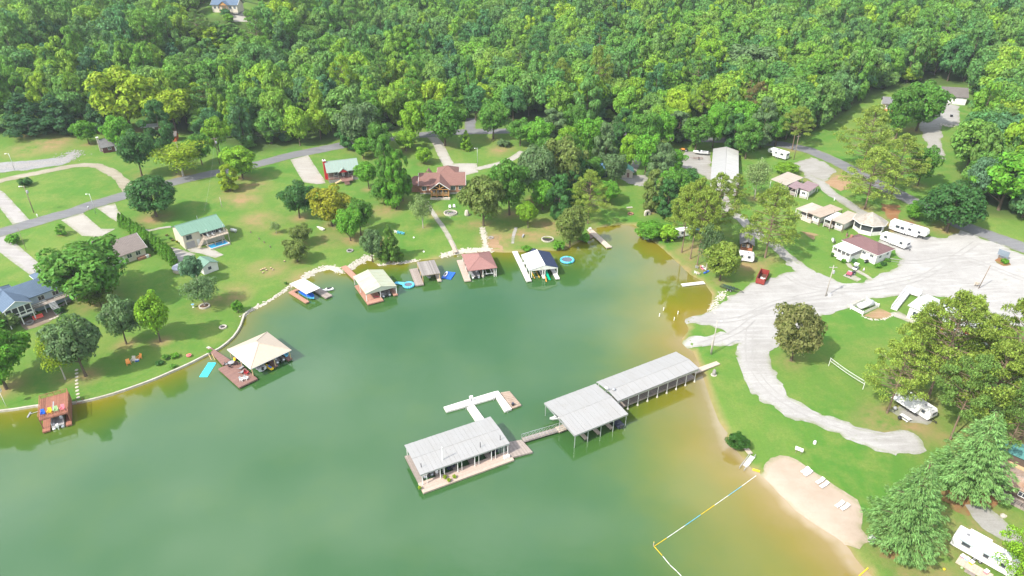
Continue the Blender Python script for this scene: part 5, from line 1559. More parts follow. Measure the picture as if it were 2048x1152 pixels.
for k,(dx,dy,m,lb) in enumerate(((-1.15,-.2,GREYM,'grey patio chair left of the round table on the tan boathouse deck'),(.1,-1.2,BLACK,'black patio chair in front of the round table on the tan boathouse deck'),(.2,1.2,YELL,'yellow patio chair behind the round table on the tan boathouse deck'),(1.2,.1,BLACK,'black patio chair right of the round table on the tan boathouse deck'))):
 deck_chair(lb,(q[0] + dx,q[1] + dy,.63),math.atan2(-dx,dy) * 1.0,m)
for (a,b,m,lb) in ((600,915,W_,'white plastic chair at the deck corner of the tan boathouse, left one'),(652,900,W_,'white plastic chair at the deck corner of the tan boathouse, right one'),(655,838,RED,'red deck chair beside the white motor boat')):
 l = f.local(px('j',a,b + 15),.62); place_adi(world_of(f,l[0],l[1],.625),f.rz + .5,m,lb,s=1.1)
for (a,b,lb) in ((600,835,'grey chaise longue on the tan boathouse deck, outer one'),(615,815,'grey chaise longue on the tan boathouse deck, inner one')):
 l = f.local(px('j',a,b + 8),.62); t = thing('chaise_longue',lb,'lounger',world_of(f,l[0],l[1] + (0 if b > 820 else 1.3),.63),f.rz + 1.9)
 MB().box(-.3,.3,-.95,.3,.28,.36).build('seat',GREYM,t); MB().slab([(-.3,.31,.36),(.3,.31,.36),(.3,.85,.8),(-.3,.85,.8)],.06).build('backrest',GREYM,t)
 for x in (-.26,.26):
  for y in (-.8,.2): MB().box(x - .025,x + .025,y - .025,y + .025,0,.28).build('leg',BLACK,t)
# cyan swim mat
fm_ = Frame(px('j',105,885),px('j',200,885),px('j',250,722),.08,True)
t = thing('swim_mat','cyan foam mat floating beside the walkway of the tan boathouse','mat',fm_.loc,fm_.rz)
MB().box(-fm_.L / 2,fm_.L / 2,-fm_.W / 2,fm_.W / 2,-.04,.1).build('pad',CYAN,t,bevel=.04); MB().box(-fm_.L / 2,fm_.L / 2,fm_.W / 2 - .35,fm_.W / 2 - .1,.1,.2).build('pillow',CYAN,t,bevel=.04)
# ---- striped boat shelter
f = Frame(px('E',610,695),px('E',1005,525),px('E',560,215),2.7,True)
T = thing('boat_shelter','small boat shelter with striped slatted flat roof and blue boat','boathouse',f.loc,f.rz)
L,W = f.L,f.W
SL1 = mat('cream_slat',(.60,.50,.40),.7,(.52,.43,.34)); SL2 = mat('pale_slat',(.70,.70,.66),.6,(.62,.62,.58))
n = 17
rf = MB().box(-L / 2 + .05, L / 2 - .05, -W / 2 + .05, W / 2 - .05, 2.58, 2.64).build('roof', mat('grey_roof_base', (.36, .33, .30), .7), T)
for i in range(n):
 y = -W / 2 + W * (i + .5) / n
 MB().box(-L / 2,L / 2,y - W / n * .34,y + W / n * .34,2.65,2.70 + .004 * (i % 3)).build('slat',SL1 if i % 2 else SL2,rf)
MB().box(L / 2 - .02,L / 2 + .16,-W / 2,W / 2,2.6,2.74).build('gutter',mat('mint_gutter',(.50,.66,.62),.4),T)
posts(T,[(-L / 2 + .15,-W / 2 + .15),(L / 2 - .15,-W / 2 + .15),(-L / 2 + .15,W / 2 - .15),(L / 2 - .15,W / 2 - .15),(L / 2 - .15,-.6),(-L / 2 + .15,.3)],-1.5,2.58,.055,STEEL,False)
a = f.local(px('E',140,640),.6); b = f.local(px('E',610,940),.6)
deck(T,-L / 2 - .95,-L / 2 + .1,b[1] + .1,W / 2 - .6,.6,REDD,fascia=REDD,piles=[(-L / 2 - .7,b[1] + .5),(-L / 2 - .7,-.5),(-L / 2 - .7,2.2)])
deck(T,-L / 2 + .1,L / 2,W / 2 - 1.7,W / 2 - .6,.6,REDD)
a = f.local(px('E',1350,720),.6); b = f.local(px('E',1085,845),.6)
deck(T,L / 2 - .1,a[0],b[1],W / 2 - 2.4,.6,GREYD,fascia=GREYD,piles=[(a[0] - .3,b[1] + .3),(L / 2 + .2,b[1] + .3),(a[0] - .3,0)])
runabout('bright blue and white motor boat under the striped shelter',world_of(f,-.35,-W / 2 + 2.6,.15),f.rz + math.pi,hull=SKYB,inner=BLUEP,L=6.2,w=2.5,cover=BLUEP)
l = f.local(px('E',1260,620),.3)
jet_ski('white jet ski moored behind the grey dock of the striped shelter',world_of(f,l[0] + .4,l[1] + .9,.1),f.rz + 1.2,BOATW,BLACK,1.0)
# ---- sage roofed boathouse
f = Frame(px('g',415,860),px('g',775,768),px('g',565,572),3.1,True)
T = thing('boathouse', 'boathouse with low pale sage green metal gable roof', 'boathouse', f.loc, f.rz)
L,W = f.L,f.W * .93
rise = 1.15
def zf(x,y): return 3.1 + rise * (1 - abs(x) / (L / 2))
for s in (-1,1):
 for i in range(11):
  a,b = -W / 2 + W * i / 11 + .012,-W / 2 + W * (i + 1) / 11 - .012
  j = .015 * (i % 2)
  q = [(0,a,3.1 + rise + j),(s * L / 2,a,3.1 + j),(s * L / 2,b,3.1 + j),(0,b,3.1 + rise + j)]
  MB().slab(q if s > 0 else q[::-1],.08).build('roof_panel',R_SAGE,T)
MB().tube((0,-W / 2 - .02,3.1 + rise + .02),(0,W / 2 + .02,3.1 + rise + .02),.09,n=6).build('ridge_cap',R_SAGE,T)
for y in (-W / 2 + .05,W / 2 - .05):
 MB().add([(-L / 2 + .1,y,2.75),(L / 2 - .1,y,2.75),(L / 2 - .1,y,3.02),(0,y,3.0 + rise),(-L / 2 + .1,y,3.02),(-L / 2 + .1,y + .08,2.75),(L / 2 - .1,y + .08,2.75),(L / 2 - .1,y + .08,3.02),(0,y + .08,3.0 + rise),(-L / 2 + .1,y + .08,3.02)],
 [(0,1,2,3,4),(9,8,7,6,5),(0,5,6,1),(1,6,7,2),(2,7,8,3),(3,8,9,4),(4,9,5,0)]).build('gable_board',mat('sage_board',(.46,.48,.40),.6),T)
dx = L * .02
deck(T,-L / 2 - .1,dx - .4,-W / 2 - 1.5,W / 2 - 1,.62,REDD,fascia=REDD,piles=[(-L / 2 + .2,-W / 2 - 1.2),(dx - .8,-W / 2 - 1.2),(-L / 2 + .2,0),(-L / 2 + .2,W / 2 - 1.5)])
deck(T,L / 2 - 1.2,L / 2 - .1,-W / 2 - .4,W / 2 - 1,.6,REDD,fascia=REDD,piles=[(L / 2 - .6,-W / 2 - .1),(L / 2 - .6,1)])
deck(T,dx - .4,L / 2 - 1.2,W / 2 - 2.2,W / 2 - 1,.6,REDD)
posts(T,[(-L / 2 + .2,-W / 2 + .2),(L / 2 - .2,-W / 2 + .2),(dx - .5,-W / 2 + .2),(-L / 2 + .2,W / 2 - .2),(L / 2 - .2,W / 2 - .2),(-L / 2 + .2,0)],.5,3.05,.08,W_)
MB().box(L / 2 - .12,L / 2 - .05,-W / 2 + .1,W / 2 - .1,.9,3.05).build('side_wall',W2,T)
quad(T,f,'g',[(122,540),(185,522),(312,640),(275,690)],.66,REDD,'walkway')
pontoon_boat('grey pontoon boat inside the sage roofed boathouse',world_of(f,L * .17,-1.6,.3),f.rz,7.4,2.5,seat=GREYM,panel=GREYM)
q = world_of(f,-L * .22,-W / 2 + 1.5,.63)
t = thing('patio_umbrella','folded red umbrella lying on the deck of the sage roofed boathouse','umbrella',q,f.rz + .8)
MB().lathe([(.03,0),(.16,.3),(.22,1.2),(.04,1.9)],8).build('canopy',mat('dark_red_cloth',(.3,.04,.05),.8),t); MB().tube((0,0,1.8),(0,0,2.3),.02,n=5).build('pole',STEEL,t)
t.rotation_euler = (R(86),0,f.rz + .8); t.location.z = .85
# ---- weathered flat roofed boathouse
f = Frame(px('g',1060,640),px('g',1270,610),px('g',1220,455),2.8,True)
T = thing('boathouse','weathered grey flat board roofed boathouse with plain dock','boathouse',f.loc,f.rz)
L,W = f.L,f.W
rf = MB().box(-L / 2, L / 2, -W / 2, W / 2, 2.55, 2.72).build('roof', PINEW, T)
for i in range(20):
 x = -L / 2 + L * i / 20
 MB().box(x + .01,x + L / 20 - .01,-W / 2 - .06,W / 2 + .06,2.725,2.755 + .012 * random.random()).build('plank',GREYY,rf)
a = f.local(px('g',912,492),.6); b = f.local(px('g',985,752),.6); c_ = f.local(px('g',1080,740),.6)
deck(T,b[0],c_[0] - .05,b[1],W / 2 + .3,.6,GREYD,fascia=GREYD,piles=[(b[0] + .3,b[1] + .3),(b[0] + .3,0),(c_[0] - .3,b[1] + .3),(b[0] + .3,W / 2 - .4)])
deck(T,L / 2 - .95,L / 2 + .05,-W / 2 - .6,W / 2,.6,SANDD,fascia=SANDD,piles=[(L / 2 - .5,-W / 2 - .3),(L / 2 - .5,0)])
posts(T,[(-L / 2 + .2,-W / 2 + .2),(L / 2 - .2,-W / 2 + .2),(-L / 2 + .2,W / 2 - .2),(L / 2 - .2,W / 2 - .2),(L / 2 - .2,0),(-L / 2 + .2,0)],-1.5,2.56,.1,PINEW)
runabout('grey motor boat on the lift under the weathered boathouse',world_of(f,-.3,-.6,.5),f.rz + math.pi,hull=GREYM,inner=BLACK,L=5.6,w=2.0)
# ---- floats
def trampoline(label,cx,cy,rpx,crop,m1,m2,slide=None):
 q = at_z(px(crop,cx,cy),.45); r = rpx / CROP[crop][2] * project(q)[2] / FPX
 t = thing('water_trampoline',label,'trampoline',(q[0],q[1],0),.2)
 n,k = 16,6
 for i in range(n):           # inflated ring, every segment its own cell
  mb = MB(); vs,fs_ = [],[]
  for s in range(2):
   a = 2 * math.pi * (i + s * .97) / n
   for j in range(10):
    b_ = 2 * math.pi * j / 10; rr = r - .38 + .38 * math.cos(b_)
    vs.append((rr * math.cos(a),rr * math.sin(a),.34 + .38 * math.sin(b_)))
  fs_ = [(j,(j + 1) % 10,10 + (j + 1) % 10,10 + j)[::-1] for j in range(10)] + [tuple(range(10)),tuple(range(19,9,-1))]
  mb.add(vs,fs_).build('ring_segment',m2 if (i % 5 == 2 and m2) else m1,t,True)
 MB().lathe([(0,.50),(r * .74,.52),(r * .74,.49)][::-1],24).build('jumping_mat',mat('trampoline_mat',(.11,.12,.15),.8,(.14,.14,.17)),t)
 return t,r
trampoline('round water trampoline with blue ring right of the white boathouse',1227,468,78,'h',SKYB,TEALB)
t,r = trampoline('water trampoline with light blue slide beside the weathered boathouse',905,745,72,'g',SKYB,None)
l = at_z(px('g',770,700),.3); d = Vector((l[0] - t.location.x,l[1] - t.location.y,0)); ln = d.length; d.normalize(); s = Vector((-d.y,d.x,0)) * .62
mb = MB(); mb.slab([tuple(d * (r * .8) - s)[:2] + (.62,),tuple(d * (r * .8) + s)[:2] + (.62,),tuple(d * ln + s)[:2] + (.22,),tuple(d * ln - s)[:2] + (.22,)][::-1],.3); mb.build('slide',SKYB,t,bevel=.08)
f2 = Frame(px('g',1282,665),px('g',1395,680),px('g',1405,600),.25,True)
t = thing('float_platform','bright blue floating jet ski platform right of the weathered boathouse','float',f2.loc,f2.rz)
for i in range(3): MB().box(-f2.L / 2 + f2.L * i / 3 + .02,-f2.L / 2 + f2.L * (i + 1) / 3 - .02,-f2.W / 2,f2.W / 2,-.1,.3).build('float_block',BLUEP,t,bevel=.06)
jet_ski('small dark jet ski parked on the bright blue floating platform',(f2.loc[0] - .8,f2.loc[1],.31),f2.rz,BOATW,BLACK,.8)
# ---- mauve hip roofed boathouse
f = Frame(px('h',190,590),px('h',495,555),px('h',400,385),3.0,True)
T = thing('boathouse','boathouse with mauve brown hip roof and long left dock','boathouse',f.loc,f.rz)
L,W = f.L,f.W
hip_roof(T,L,W,3.0,1.9,R_MAUVE,ov=0,ridge=2.0)
a = f.local(px('h',150,690),.6); b = f.local(px('h',215,680),.6); c_ = f.local(px('h',38,390),.6)
deck(T,a[0] + .1,b[0],a[1],W / 2 + 1.2,.62,PINKD,fascia=SANDD,piles=[(a[0] + .4,a[1] + .3),(a[0] + .4,-1),(a[0] + .4,3),(b[0] - .2,a[1] + .3)])
deck(T,b[0],L / 2 - .2,W / 2 - 1.5,W / 2 - .2,.6,PINKD)
deck(T,-.25,.45,-W / 2 + .3,W / 2 - 1.5,.6,SANDD,piles=[(.1,-W / 2 + .5)])
deck(T,L / 2 - .8,L / 2 - .1,-W / 2 + .3,W / 2 - 1.5,.6,SANDD,piles=[(L / 2 - .4,-W / 2 + .5)])
posts(T,[(-L / 2 + .3,-W / 2 + .3),(.1,-W / 2 + .35),(L / 2 - .9,-W / 2 + .35),(L / 2 - .3,-W / 2 + .3),(-L / 2 + .3,W / 2 - .3),(L / 2 - .3,W / 2 - .3),(-L / 2 + .3,0),(L / 2 - .3,0)],-1.5,3.02,.09,W_)
quad(T,f,'h',[(-8,262),(12,258),(80,384),(40,392)],.95,PINKD,'ramp')
pontoon_boat('white and grey pontoon boat in the left slip of the mauve boathouse',world_of(f,-2.1,-W / 2 + 3.2,.35),f.rz,6.6,2.4,seat=BOATW,panel=GREYM)
t = thing('boat_lift','empty white boat lift frame in the right slip of the mauve boathouse','boat lift',world_of(f,2.1,-W / 2 + 2.6,0),f.rz)
for y in (-1.6,1.6): MB().box(-1.35,1.35,y - .1,y + .1,.8,1.0).build('beam',W_,t)
for x in (-.8,.8): MB().box(x - .12,x + .12,-2.2,2.2,1.0,1.15).build('bunk',W_,t)
for x in (-1.3,1.3):
 for y in (-1.6,1.6): MB().tube((x,y,-1.5),(x,y,.82),.06,n=6).build('leg',STEEL,t)
# ---- white boathouse with navy shingles (the one the photo is about)
f = Frame(px('h',825,580),px('h',1137,548),px('h',1060,385),3.2,True)
T = thing('boathouse','white boathouse, half its gable roof white and half dark navy shingle','boathouse',f.loc,f.rz)
L,W = f.L,f.W
rise = 1.25
gx0 = f.local(px('F',810,580),3.2 + rise)[0]
for s,m in ((-1,R_WHITE),(1,R_NAVY)):
 q = [(gx0,-W / 2,3.2 + rise),(s * L / 2,-W / 2,3.2),(s * L / 2,W / 2,3.2),(gx0,W / 2,3.2 + rise)]
 if s < 0:
  for i in range(9):
   a,b = -W / 2 + W * i / 9 + .01,-W / 2 + W * (i + 1) / 9 - .01
   MB().slab([(gx0,b,3.2 + rise),(-L / 2,b,3.2),(-L / 2,a,3.2),(gx0,a,3.2 + rise)],.1).build('roof_panel',R_WHITE,T)
 else: MB().slab(q, .1).build('roof', m, T)
MB().tube((gx0,-W / 2 - .03,3.2 + rise + .02),(gx0,W / 2 + .03,3.2 + rise + .02),.12,n=6).build('ridge_cap',W_,T)
for y in (-W / 2 + .1,W / 2 - .2):
 MB().add([(-L / 2 + .2,y,2.85),(L / 2 - .2,y,2.85),(L / 2 - .2,y,3.12),(gx0,y,3.06 + rise),(-L / 2 + .2,y,3.12),(-L / 2 + .2,y + .1,2.85),(L / 2 - .2,y + .1,2.85),(L / 2 - .2,y + .1,3.12),(gx0,y + .1,3.06 + rise),(-L / 2 + .2,y + .1,3.12)],
 [(0,1,2,3,4),(9,8,7,6,5),(0,5,6,1),(1,6,7,2),(2,7,8,3),(3,8,9,4),(4,9,5,0)]).build('gable_board',W2,T)
xl0 = f.local(px('h',800,695),.6)[0]; xl1 = f.local(px('h',855,690),.6)[0]; yf = f.local(px('h',825,690),.6)[1]; yb = f.local(px('h',690,378),.6)[1]
deck(T,xl0,xl1,yf,yb,.62,WHD,th=.3,piles=[(xl0 + .3,yf + .3),(xl0 + .3,0),(xl0 + .3,W / 2)],pm=W_)
deck(T,L / 2 - 1.35,L / 2 - .1,f.local(px('h',1125,665),.6)[1],W / 2,.6,WHD,th=.3,piles=[(L / 2 - .5,-W / 2 - .3)],pm=W_)
deck(T,gx0 - .75,gx0 + .15,-W / 2 - .9,W / 2 - 1.2,.6,WHD,th=.3,piles=[(gx0 - .3,-W / 2 - .6)],pm=W_)
deck(T,xl1,L / 2 - .1,W / 2 - 1.2,W / 2,.61,WHD)
posts(T,[(-L / 2 + .25,-W / 2 + .25),(-L / 2 + .9,-W / 2 + .25),(gx0 - .6,-W / 2 + .2),(gx0 + .05,-W / 2 + .2),(L / 2 - .3,-W / 2 + .25),(-L / 2 + .25,W / 2 - .3),(L / 2 - .3,W / 2 - .3),(-L / 2 + .25,-1),(-L / 2 + .25,2),(L / 2 - .3,0)],.55,3.12,.09,W_)
for x,s in ((-L / 2 + .25,1),(gx0 - .6,-1),(gx0 + .05,1),(L / 2 - .3,-1)): MB().tube((x,-W / 2 + .22,2.3),(x + s * .6,-W / 2 + .22,2.88),.05,n=4).build('brace',W_,T)
MB().box(-1.4 + gx0,.8 + gx0,W / 2 + .1,W / 2 + 1.6,.6,3.2).build('storage_shed',W2,T)
gable_roof(T,2.2,1.5,3.2,.7,R_NAVY,axis='y',ov=.3,c=(gx0 - .3,W / 2 + .85))
for (a,b) in (((905,590),(930,660)),((860,580),(880,640))):
 p0,p1 = f.local(px('h',*a),.3),f.local(px('h',*b),.3)
t = thing('boat_lift','yellow beamed boat lift in the left slip of the white boathouse','boat lift',world_of(f,-L * .22,-W / 2 + 2.2,0),f.rz)
for x in (-.75,.75): MB().box(x - .11,x + .11,-2.3,2.6,.25,.45).build('bunk',mat('yellow_bunk',(.62,.40,.03),.6),t)
for y in (-1.2,1.6): MB().box(-1.2,1.2,y - .08,y + .08,.08,.25).build('beam',STEEL,t)
for x in (-1.15,1.15):
 for y in (-1.2,1.6): MB().tube((x,y,-1.5),(x,y,.1),.05,n=6).build('leg',STEEL,t)
t = thing('water_slide','green plastic water slide in front of the white boathouse','slide',world_of(f,gx0 + .65,-W / 2 + .6,0),f.rz)
pts = [(0.0,1.9,2.3),(.05,.9,1.75),(.1,0,1.1),(.2,-.9,.55),(.3,-1.8,.25),(.4,-2.4,.18)]
mb = MB(); vs,fs_ = [],[]
for p in pts:
 for du,dz in ((-.36,.22),(-.32,0),(0,-.06),(.32,0),(.36,.22),(.30,.22),(.26,.05),(0,.0),(-.26,.05),(-.30,.22)): vs.append((p[0] + du,p[1],p[2] + dz))
for i in range(5):
 for k in range(10): fs_.append((i * 10 + k,i * 10 + (k + 1) % 10,i * 10 + 10 + (k + 1) % 10,i * 10 + 10 + k))
fs_ += [tuple(range(10))[::-1],tuple(range(50,60))]
mb.add(vs,fs_).build('chute',GREENP,t)
for x in (-.34,.34):
 MB().tube((x,1.95,.58),(x,1.9,2.3),.04,n=5).build('leg',W_,t); MB().tube((x + .2,-1.2,-1.2),(x + .2,-1.2,.5),.04,n=5).build('leg',W_,t)
t = thing('paddle','orange paddle board sticking out beside the green slide','paddle board',world_of(f,gx0 - .1,-W / 2 - 1.6,0),f.rz - .12)
MB().prism([(-1.3,.42),(-1.0,.40),(1.4,.64),(1.4,.72),(-1.0,.48)],-.14,.14,'x').build('board',ORNG,t); MB().box(-.03,.03,.9,1.1,.5,.64).build('fin',BLACK,t)
jet_ski('jet ski on the lift in the right slip of the white boathouse',world_of(f,L * .24,.2,.45),f.rz + math.pi,BOATW,BLUEP)
# ---- finger dock, float, small docks
f = Frame(px('h',1640,345),px('h',1697,335),px('h',1590,125),.5,True)
T = thing('finger_dock','long narrow sand coloured finger dock at the head of the cove','dock',f.loc,f.rz)
dx0,dx1 = -f.L / 2,f.L / 2
for i in range(4):
 y = -f.W / 2 + f.W * i / 4; MB().box(dx0,dx1,y + .02,y + f.W / 4 - .02,.3,.52).build('dock_section',SANDD,T)
posts(T,[(dx0 + .1,-f.W / 2 + .2),(dx1 - .1,-f.W / 2 + .2),(dx0 + .1,0),(dx1 - .1,0),(dx0 + .1,f.W / 2 - .4)],-1.6,.9,.07,STEEL,False)
q = world_of(f,0,f.W / 2 - .8,.53)
t = thing('bench','small white bench at the shore end of the finger dock','bench',q,f.rz)
MB().box(-.5,.5,-.2,.2,.4,.46).build('seat',W_,t); MB().box(-.5,.5,.16,.2,.46,.9).build('backrest',W_,t)
for x in (-.45,.45): MB().box(x - .04,x + .04,-.18,.18,0,.4).build('leg',W_,t)
f = Frame(px('h',1475,250),px('h',1545,190),px('h',1490,170),.35,True)
T = thing('swim_float','small brown wooden float beside the finger dock','float',f.loc,f.rz)
for i in range(6): MB().box(-f.L / 2,f.L / 2,-f.W / 2 + f.W * i / 6 + .02,-f.W / 2 + f.W * (i + 1) / 6 - .02,.26,.36).build('plank',mat('brown_board',(.22,.155,.125),.8),T)
for x in (-f.L * .35,f.L * .35): MB().tube((x,-f.W / 2 + .1,.05),(x,f.W / 2 - .1,.05),.22,n=8).build('barrel',BLACK,T)
f = Frame(px('o',270,543),px('o',455,522),px('o',450,503),.4,True,W=1.5)
T = thing('finger_dock','short grey dock on the right bank of the cove','dock',f.loc,f.rz)
MB().box(-f.L / 2,f.L / 2,-.7,.7,.2,.42).build('deck',WHDX,T); posts(T,[(-f.L / 2 + .3,-.6),(-f.L / 2 + .3,.6),(0,-.6)],-1.5,.2,.1,WOODP,False)
for (x,y),lb in zip(((108,745),(74,794),(226,775),(195,826)),('upper left one of four white marker posts in the ramp water','lower left one of four white marker posts in the ramp water','upper right one of four white marker posts in the ramp water','lower right one of four white marker posts in the ramp water')):
 q = at_z(px('o',x,y),0); t = thing('marker_post',lb,'marker',(q[0],q[1],0),0,'white marker posts off the ramp')
 MB().tube((0,0,-1.2),(.12,0,.95),.11,n=8).build('pipe',W_,t); MB().lathe([(.12,0),(.12,.04),(0,.1)],8,(.12,0,.95)).build('cap',W_,t)
# ---- marina dock one (floating, single pitch roof)
f = Frame(px('k',290,912),px('k',1150,608),px('k',930,362),3.4,True)
T = thing('marina_dock','floating marina dock with grey single pitch metal roof and slips','dock',f.loc,f.rz)
L,W = f.L,f.W
zr = lambda x,y: 3.4 + .35 * (y + W / 2) / W * 0 + .0 + .25 * (1 - abs(y) / (W / 2))
for half,(ya,yb) in enumerate(((-W / 2,0),(0,W / 2))): roof_panels(T,-L / 2,L / 2,ya,yb,zr,R_GALV2,20)
MB().tube((-L / 2,0,3.68),(L / 2,0,3.68),.06,n=5).build('ridge_cap',R_GALV2,T)
for y in (-W / 2 + .05,W / 2 - .05): MB().box(-L / 2 + .05,L / 2 - .05,y - .06,y + .06,3.1,3.32).build('eave_beam',STEEL,T)
yfront = f.local(px('k',310,1085),.5)[1]
deck(T,-L / 2 - .2,L / 2,yfront,-W / 2 + 1.0,.5,PINKD,th=.4,fascia=SANDD)
deck(T,-L / 2 - .2,-L / 2 + .9,-W / 2 + 1.0,W / 2,.5,GREYD,th=.4)
deck(T,-L / 2 + .9,L / 2,W / 2 - 1.2,W / 2,.5,GREYD,th=.4)
quad(T,f,'k',[(1138,750),(1110,600),(1262,572),(1370,690)],.52,GREYD,'deck',.4)
nb = 5
for i in range(nb + 1):
 x = -L / 2 + .4 + (L - .8) * i / nb
 posts(T,[(x,-W / 2 + .12),(x,W / 2 - .12)],.45,3.2,.07,W_,True)
 posts(T,[(x + .9 if i < nb else x - .9,-W / 2 + .12)],.45,3.2,.045,W_,True)
 if 0 < i < nb: deck(T,x - .55,x + .55,-W / 2 + 1.0,W / 2 - 1.2,.48,GREYD,th=.4,name='finger')
for (x,y,top,m,rr,z0) in ((505,765,580,W_,.11,3.4),(300,835,775,BLACK,.07,3.4),(867,640,570,BLACK,.07,3.5),(1058,570,500,BLACK,.07,3.5)):
 l = f.local(px('k',x,y),z0 + .15)
 MB().tube((l[0],l[1],-2.5),(l[0],l[1],z0 + {580: 3.4,775: 1.1,570: 1.3,500: 1.2}[top]),rr,n=8).build('guide_pile',m,T)
for i,x in enumerate((-L * .38,-L * .12,L * .1,L * .36)):
 bt = (pontoon_boat,runabout)[i % 2]
 if i in (1,3): runabout(('dark boat in the second slip from the left of the floating marina dock','dark boat in the right end slip of the floating marina dock')[i // 2],world_of(f,x - (.3 if i == 1 else 0),.2,.15),f.rz,hull=BOATN,inner=GREYM,L=6.0,w=2.0)
 elif i == 0: pontoon_boat('grey pontoon boat in the left end slip of the floating marina dock',world_of(f,x,.1,.15),f.rz,5.8,2.1,panel=GREYM)
for a,b in ((530,930),(620,925),(285,1035),(565,960)):
 l = f.local(px('k',a,b + 15),.5)
 put_tree('potted_plant', {530: 'yellow green potted plant on the front deck of the floating dock, middle one', 620: 'yellow green potted plant on the front deck of the floating dock, right one', 285: 'yellow green weed at the left corner of the floating dock', 565: 'low potted plant at the edge of the front deck of the floating dock'}[a], 'plant', f'shrub{a % 3}', world_of(f, l[0], l[1], .5), 1.0, .9, 'yellow')
l = f.local(px('k',1120,745),.55); t = thing('dock_box','white dock box on the front deck of the floating marina dock','box',world_of(f,l[0],l[1],.52),f.rz)
MB().box(-.6,.6,-.3,.3,0,.45).build('box',W_,t); MB().box(-.63,.63,-.33,.33,.455,.52).build('lid',W_,t)
l = f.local(px('k', 450, 885), .6); t = thing('dock_box', 'white barrel shaped box under the left end of the floating dock roof', 'box', world_of(f, l[0], l[1], .5), f.rz)
MB().lathe([(.3,0),(.34,.3),(.3,.8)],12).build('barrel',W_,t); MB().lathe([(.32,.8),(.3,.86),(0,.9)],12).build('lid',W_,t)
# F-shaped outer dock
T2 = thing('outer_dock', 'white F shaped floating dock behind the marina roof', 'dock', f.loc, f.rz)
for pts,nm in (([(515,258),(735,190),(770,240),(541,303)],'dock_section'),([(735,190),(985,115),(1010,170),(770,240)],'dock_section'),([(985,115),(1037,102),(1170,275),(1100,302)],'dock_section'),([(735,262),(806,236),(906,372),(822,392)],'dock_section')):
 quad(T2,f,'k',pts,.5 + .004 * random.random(),WHDX,nm,.42)
piles_at(T2,f,'k',[(725,268),(992,180),(1130,300)],0,1.5,STEEL,.07,'guide_pile')
l = f.local(px('k',780,205),.5); t = thing('fuel_pump','white box on a post on the F shaped dock','cabinet',world_of(f,l[0],l[1],.5),f.rz)
MB().box(-.12,.12,-.1,.1,0,.9).build('post',GREYM,t); MB().box(-.38,.38,-.22,.22,.9,1.5).build('cabinet',W_,t)
T3 = thing('wooden_float','weathered brown wooden float tied to the F shaped dock','float',f.loc,f.rz)
A_,B_,C_,D_ = [np.array(f.local(px('k',*p),.45)) for p in ((1062,118),(1146,104),(1262,240),(1176,272))]
for i in range(9):
 u,v = i / 9 + .006,(i + 1) / 9 - .006
 q = [A_ + (D_ - A_) * u,A_ + (D_ - A_) * v,B_ + (C_ - B_) * v,B_ + (C_ - B_) * u]
 MB().slab([(p[0],p[1],.44 + .01 * (i % 2)) for p in q],.3).build('plank',mat('brown_float_board',(.38,.29,.22),.85,(.28,.21,.16)),T3)
l = f.local(px('k',1180,240),.5); t = thing('barrel','dark barrel standing on the wooden float','barrel',world_of(f,l[0],l[1],.45),0)
MB().lathe([(.3,0),(.36,.2),(.36,.4),(.3,.6)],12).build('drum',BLACK,t); MB().lathe([(.31,.6),(.3,.64),(0,.65)],12).build('lid',BOATN,t)
# gangway
g0,g1 = at_z(px('k',1275,575),.6),at_z(px('l',430,835),.7)
ang = math.atan2(g1[1] - g0[1],g1[0] - g0[0]); ln = math.hypot(g1[0] - g0[0],g1[1] - g0[1])
T = thing('gangway','grey metal truss gangway joining the two marina docks','gangway',(g0[0],g0[1],0),ang)
MB().box(0,ln,-.7,.7,.45,.6).build('walkway',GREYD,T)
for y in (-.68,.68):
 mb = MB(); n = 12
 mb.tube((0,y,1.6),(ln,y,1.6),.045,n=5)
 for i in range(n + 1): mb.tube((ln * i / n,y,.55),(ln * i / n,y,1.6),.03,n=4)
 for i in range(n): mb.tube((ln * i / n,y,.6),(ln * (i + 1) / n,y,1.58),.025,n=4)
 mb.build('truss_railing',STEEL,T)
quad(T,Frame(px('l',400,800),px('l',450,850),px('l',460,800),.7,True),'l',[(0,0),(1,0),(1,1)],.7,GREYD,'x') if False else None
# ---- marina dock two (fixed, big roof and long roof)
f = Frame(px('l',525,917),px('l',1040,708),px('l',772,400),3.6,True)
T = thing('marina_dock','fixed marina dock with wide white metal roof at the gangway end','dock',f.loc,f.rz)
L,W = f.L,f.W
zr = lambda x,y: 3.55 + .45 * (1 - abs(y) / (W / 2))
for ya,yb in ((-W / 2,0),(0,W / 2)): roof_panels(T,-L / 2,L / 2,ya,yb,zr,R_GALV2,15)
MB().tube((-L / 2,0,4.02),(L / 2,0,4.02),.06,n=5).build('ridge_cap',R_GALV2,T)
for y in (-W / 2 + .06,W / 2 - .06): MB().box(-L / 2 + .05,L / 2 - .05,y - .07,y + .07,3.2,3.46).build('eave_beam',STEEL,T)
for x in (-L / 2 + .06,L / 2 - .06): MB().box(x - .07,x + .07,-W / 2 + .15,W / 2 - .15,3.2,3.44).build('end_beam',STEEL,T)
posts(T,[(-L / 2 + .3 + (L - .6) * i / 4,s * (W / 2 - .25)) for i in range(5) for s in (-1,1)] + [(-L / 2 + .3,0)],-2.2,3.25,.08,ALU,False)
deck(T,-L / 2 - .3,L / 2 + 1.0,-.9,.9,.7,SANDD,th=.35,piles=[(-L / 2 + .2,0),(0,0),(L / 2,0)])
for i in range(1,4):
 x = -L / 2 + .3 + (L - .6) * i / 4
 for s in (-1,1):
  y0_,y1_ = sorted((s * .9,s * (W / 2 - .6))); deck(T,x - .4,x + .4,y0_,y1_,.66,SANDD,th=.3,name='finger')
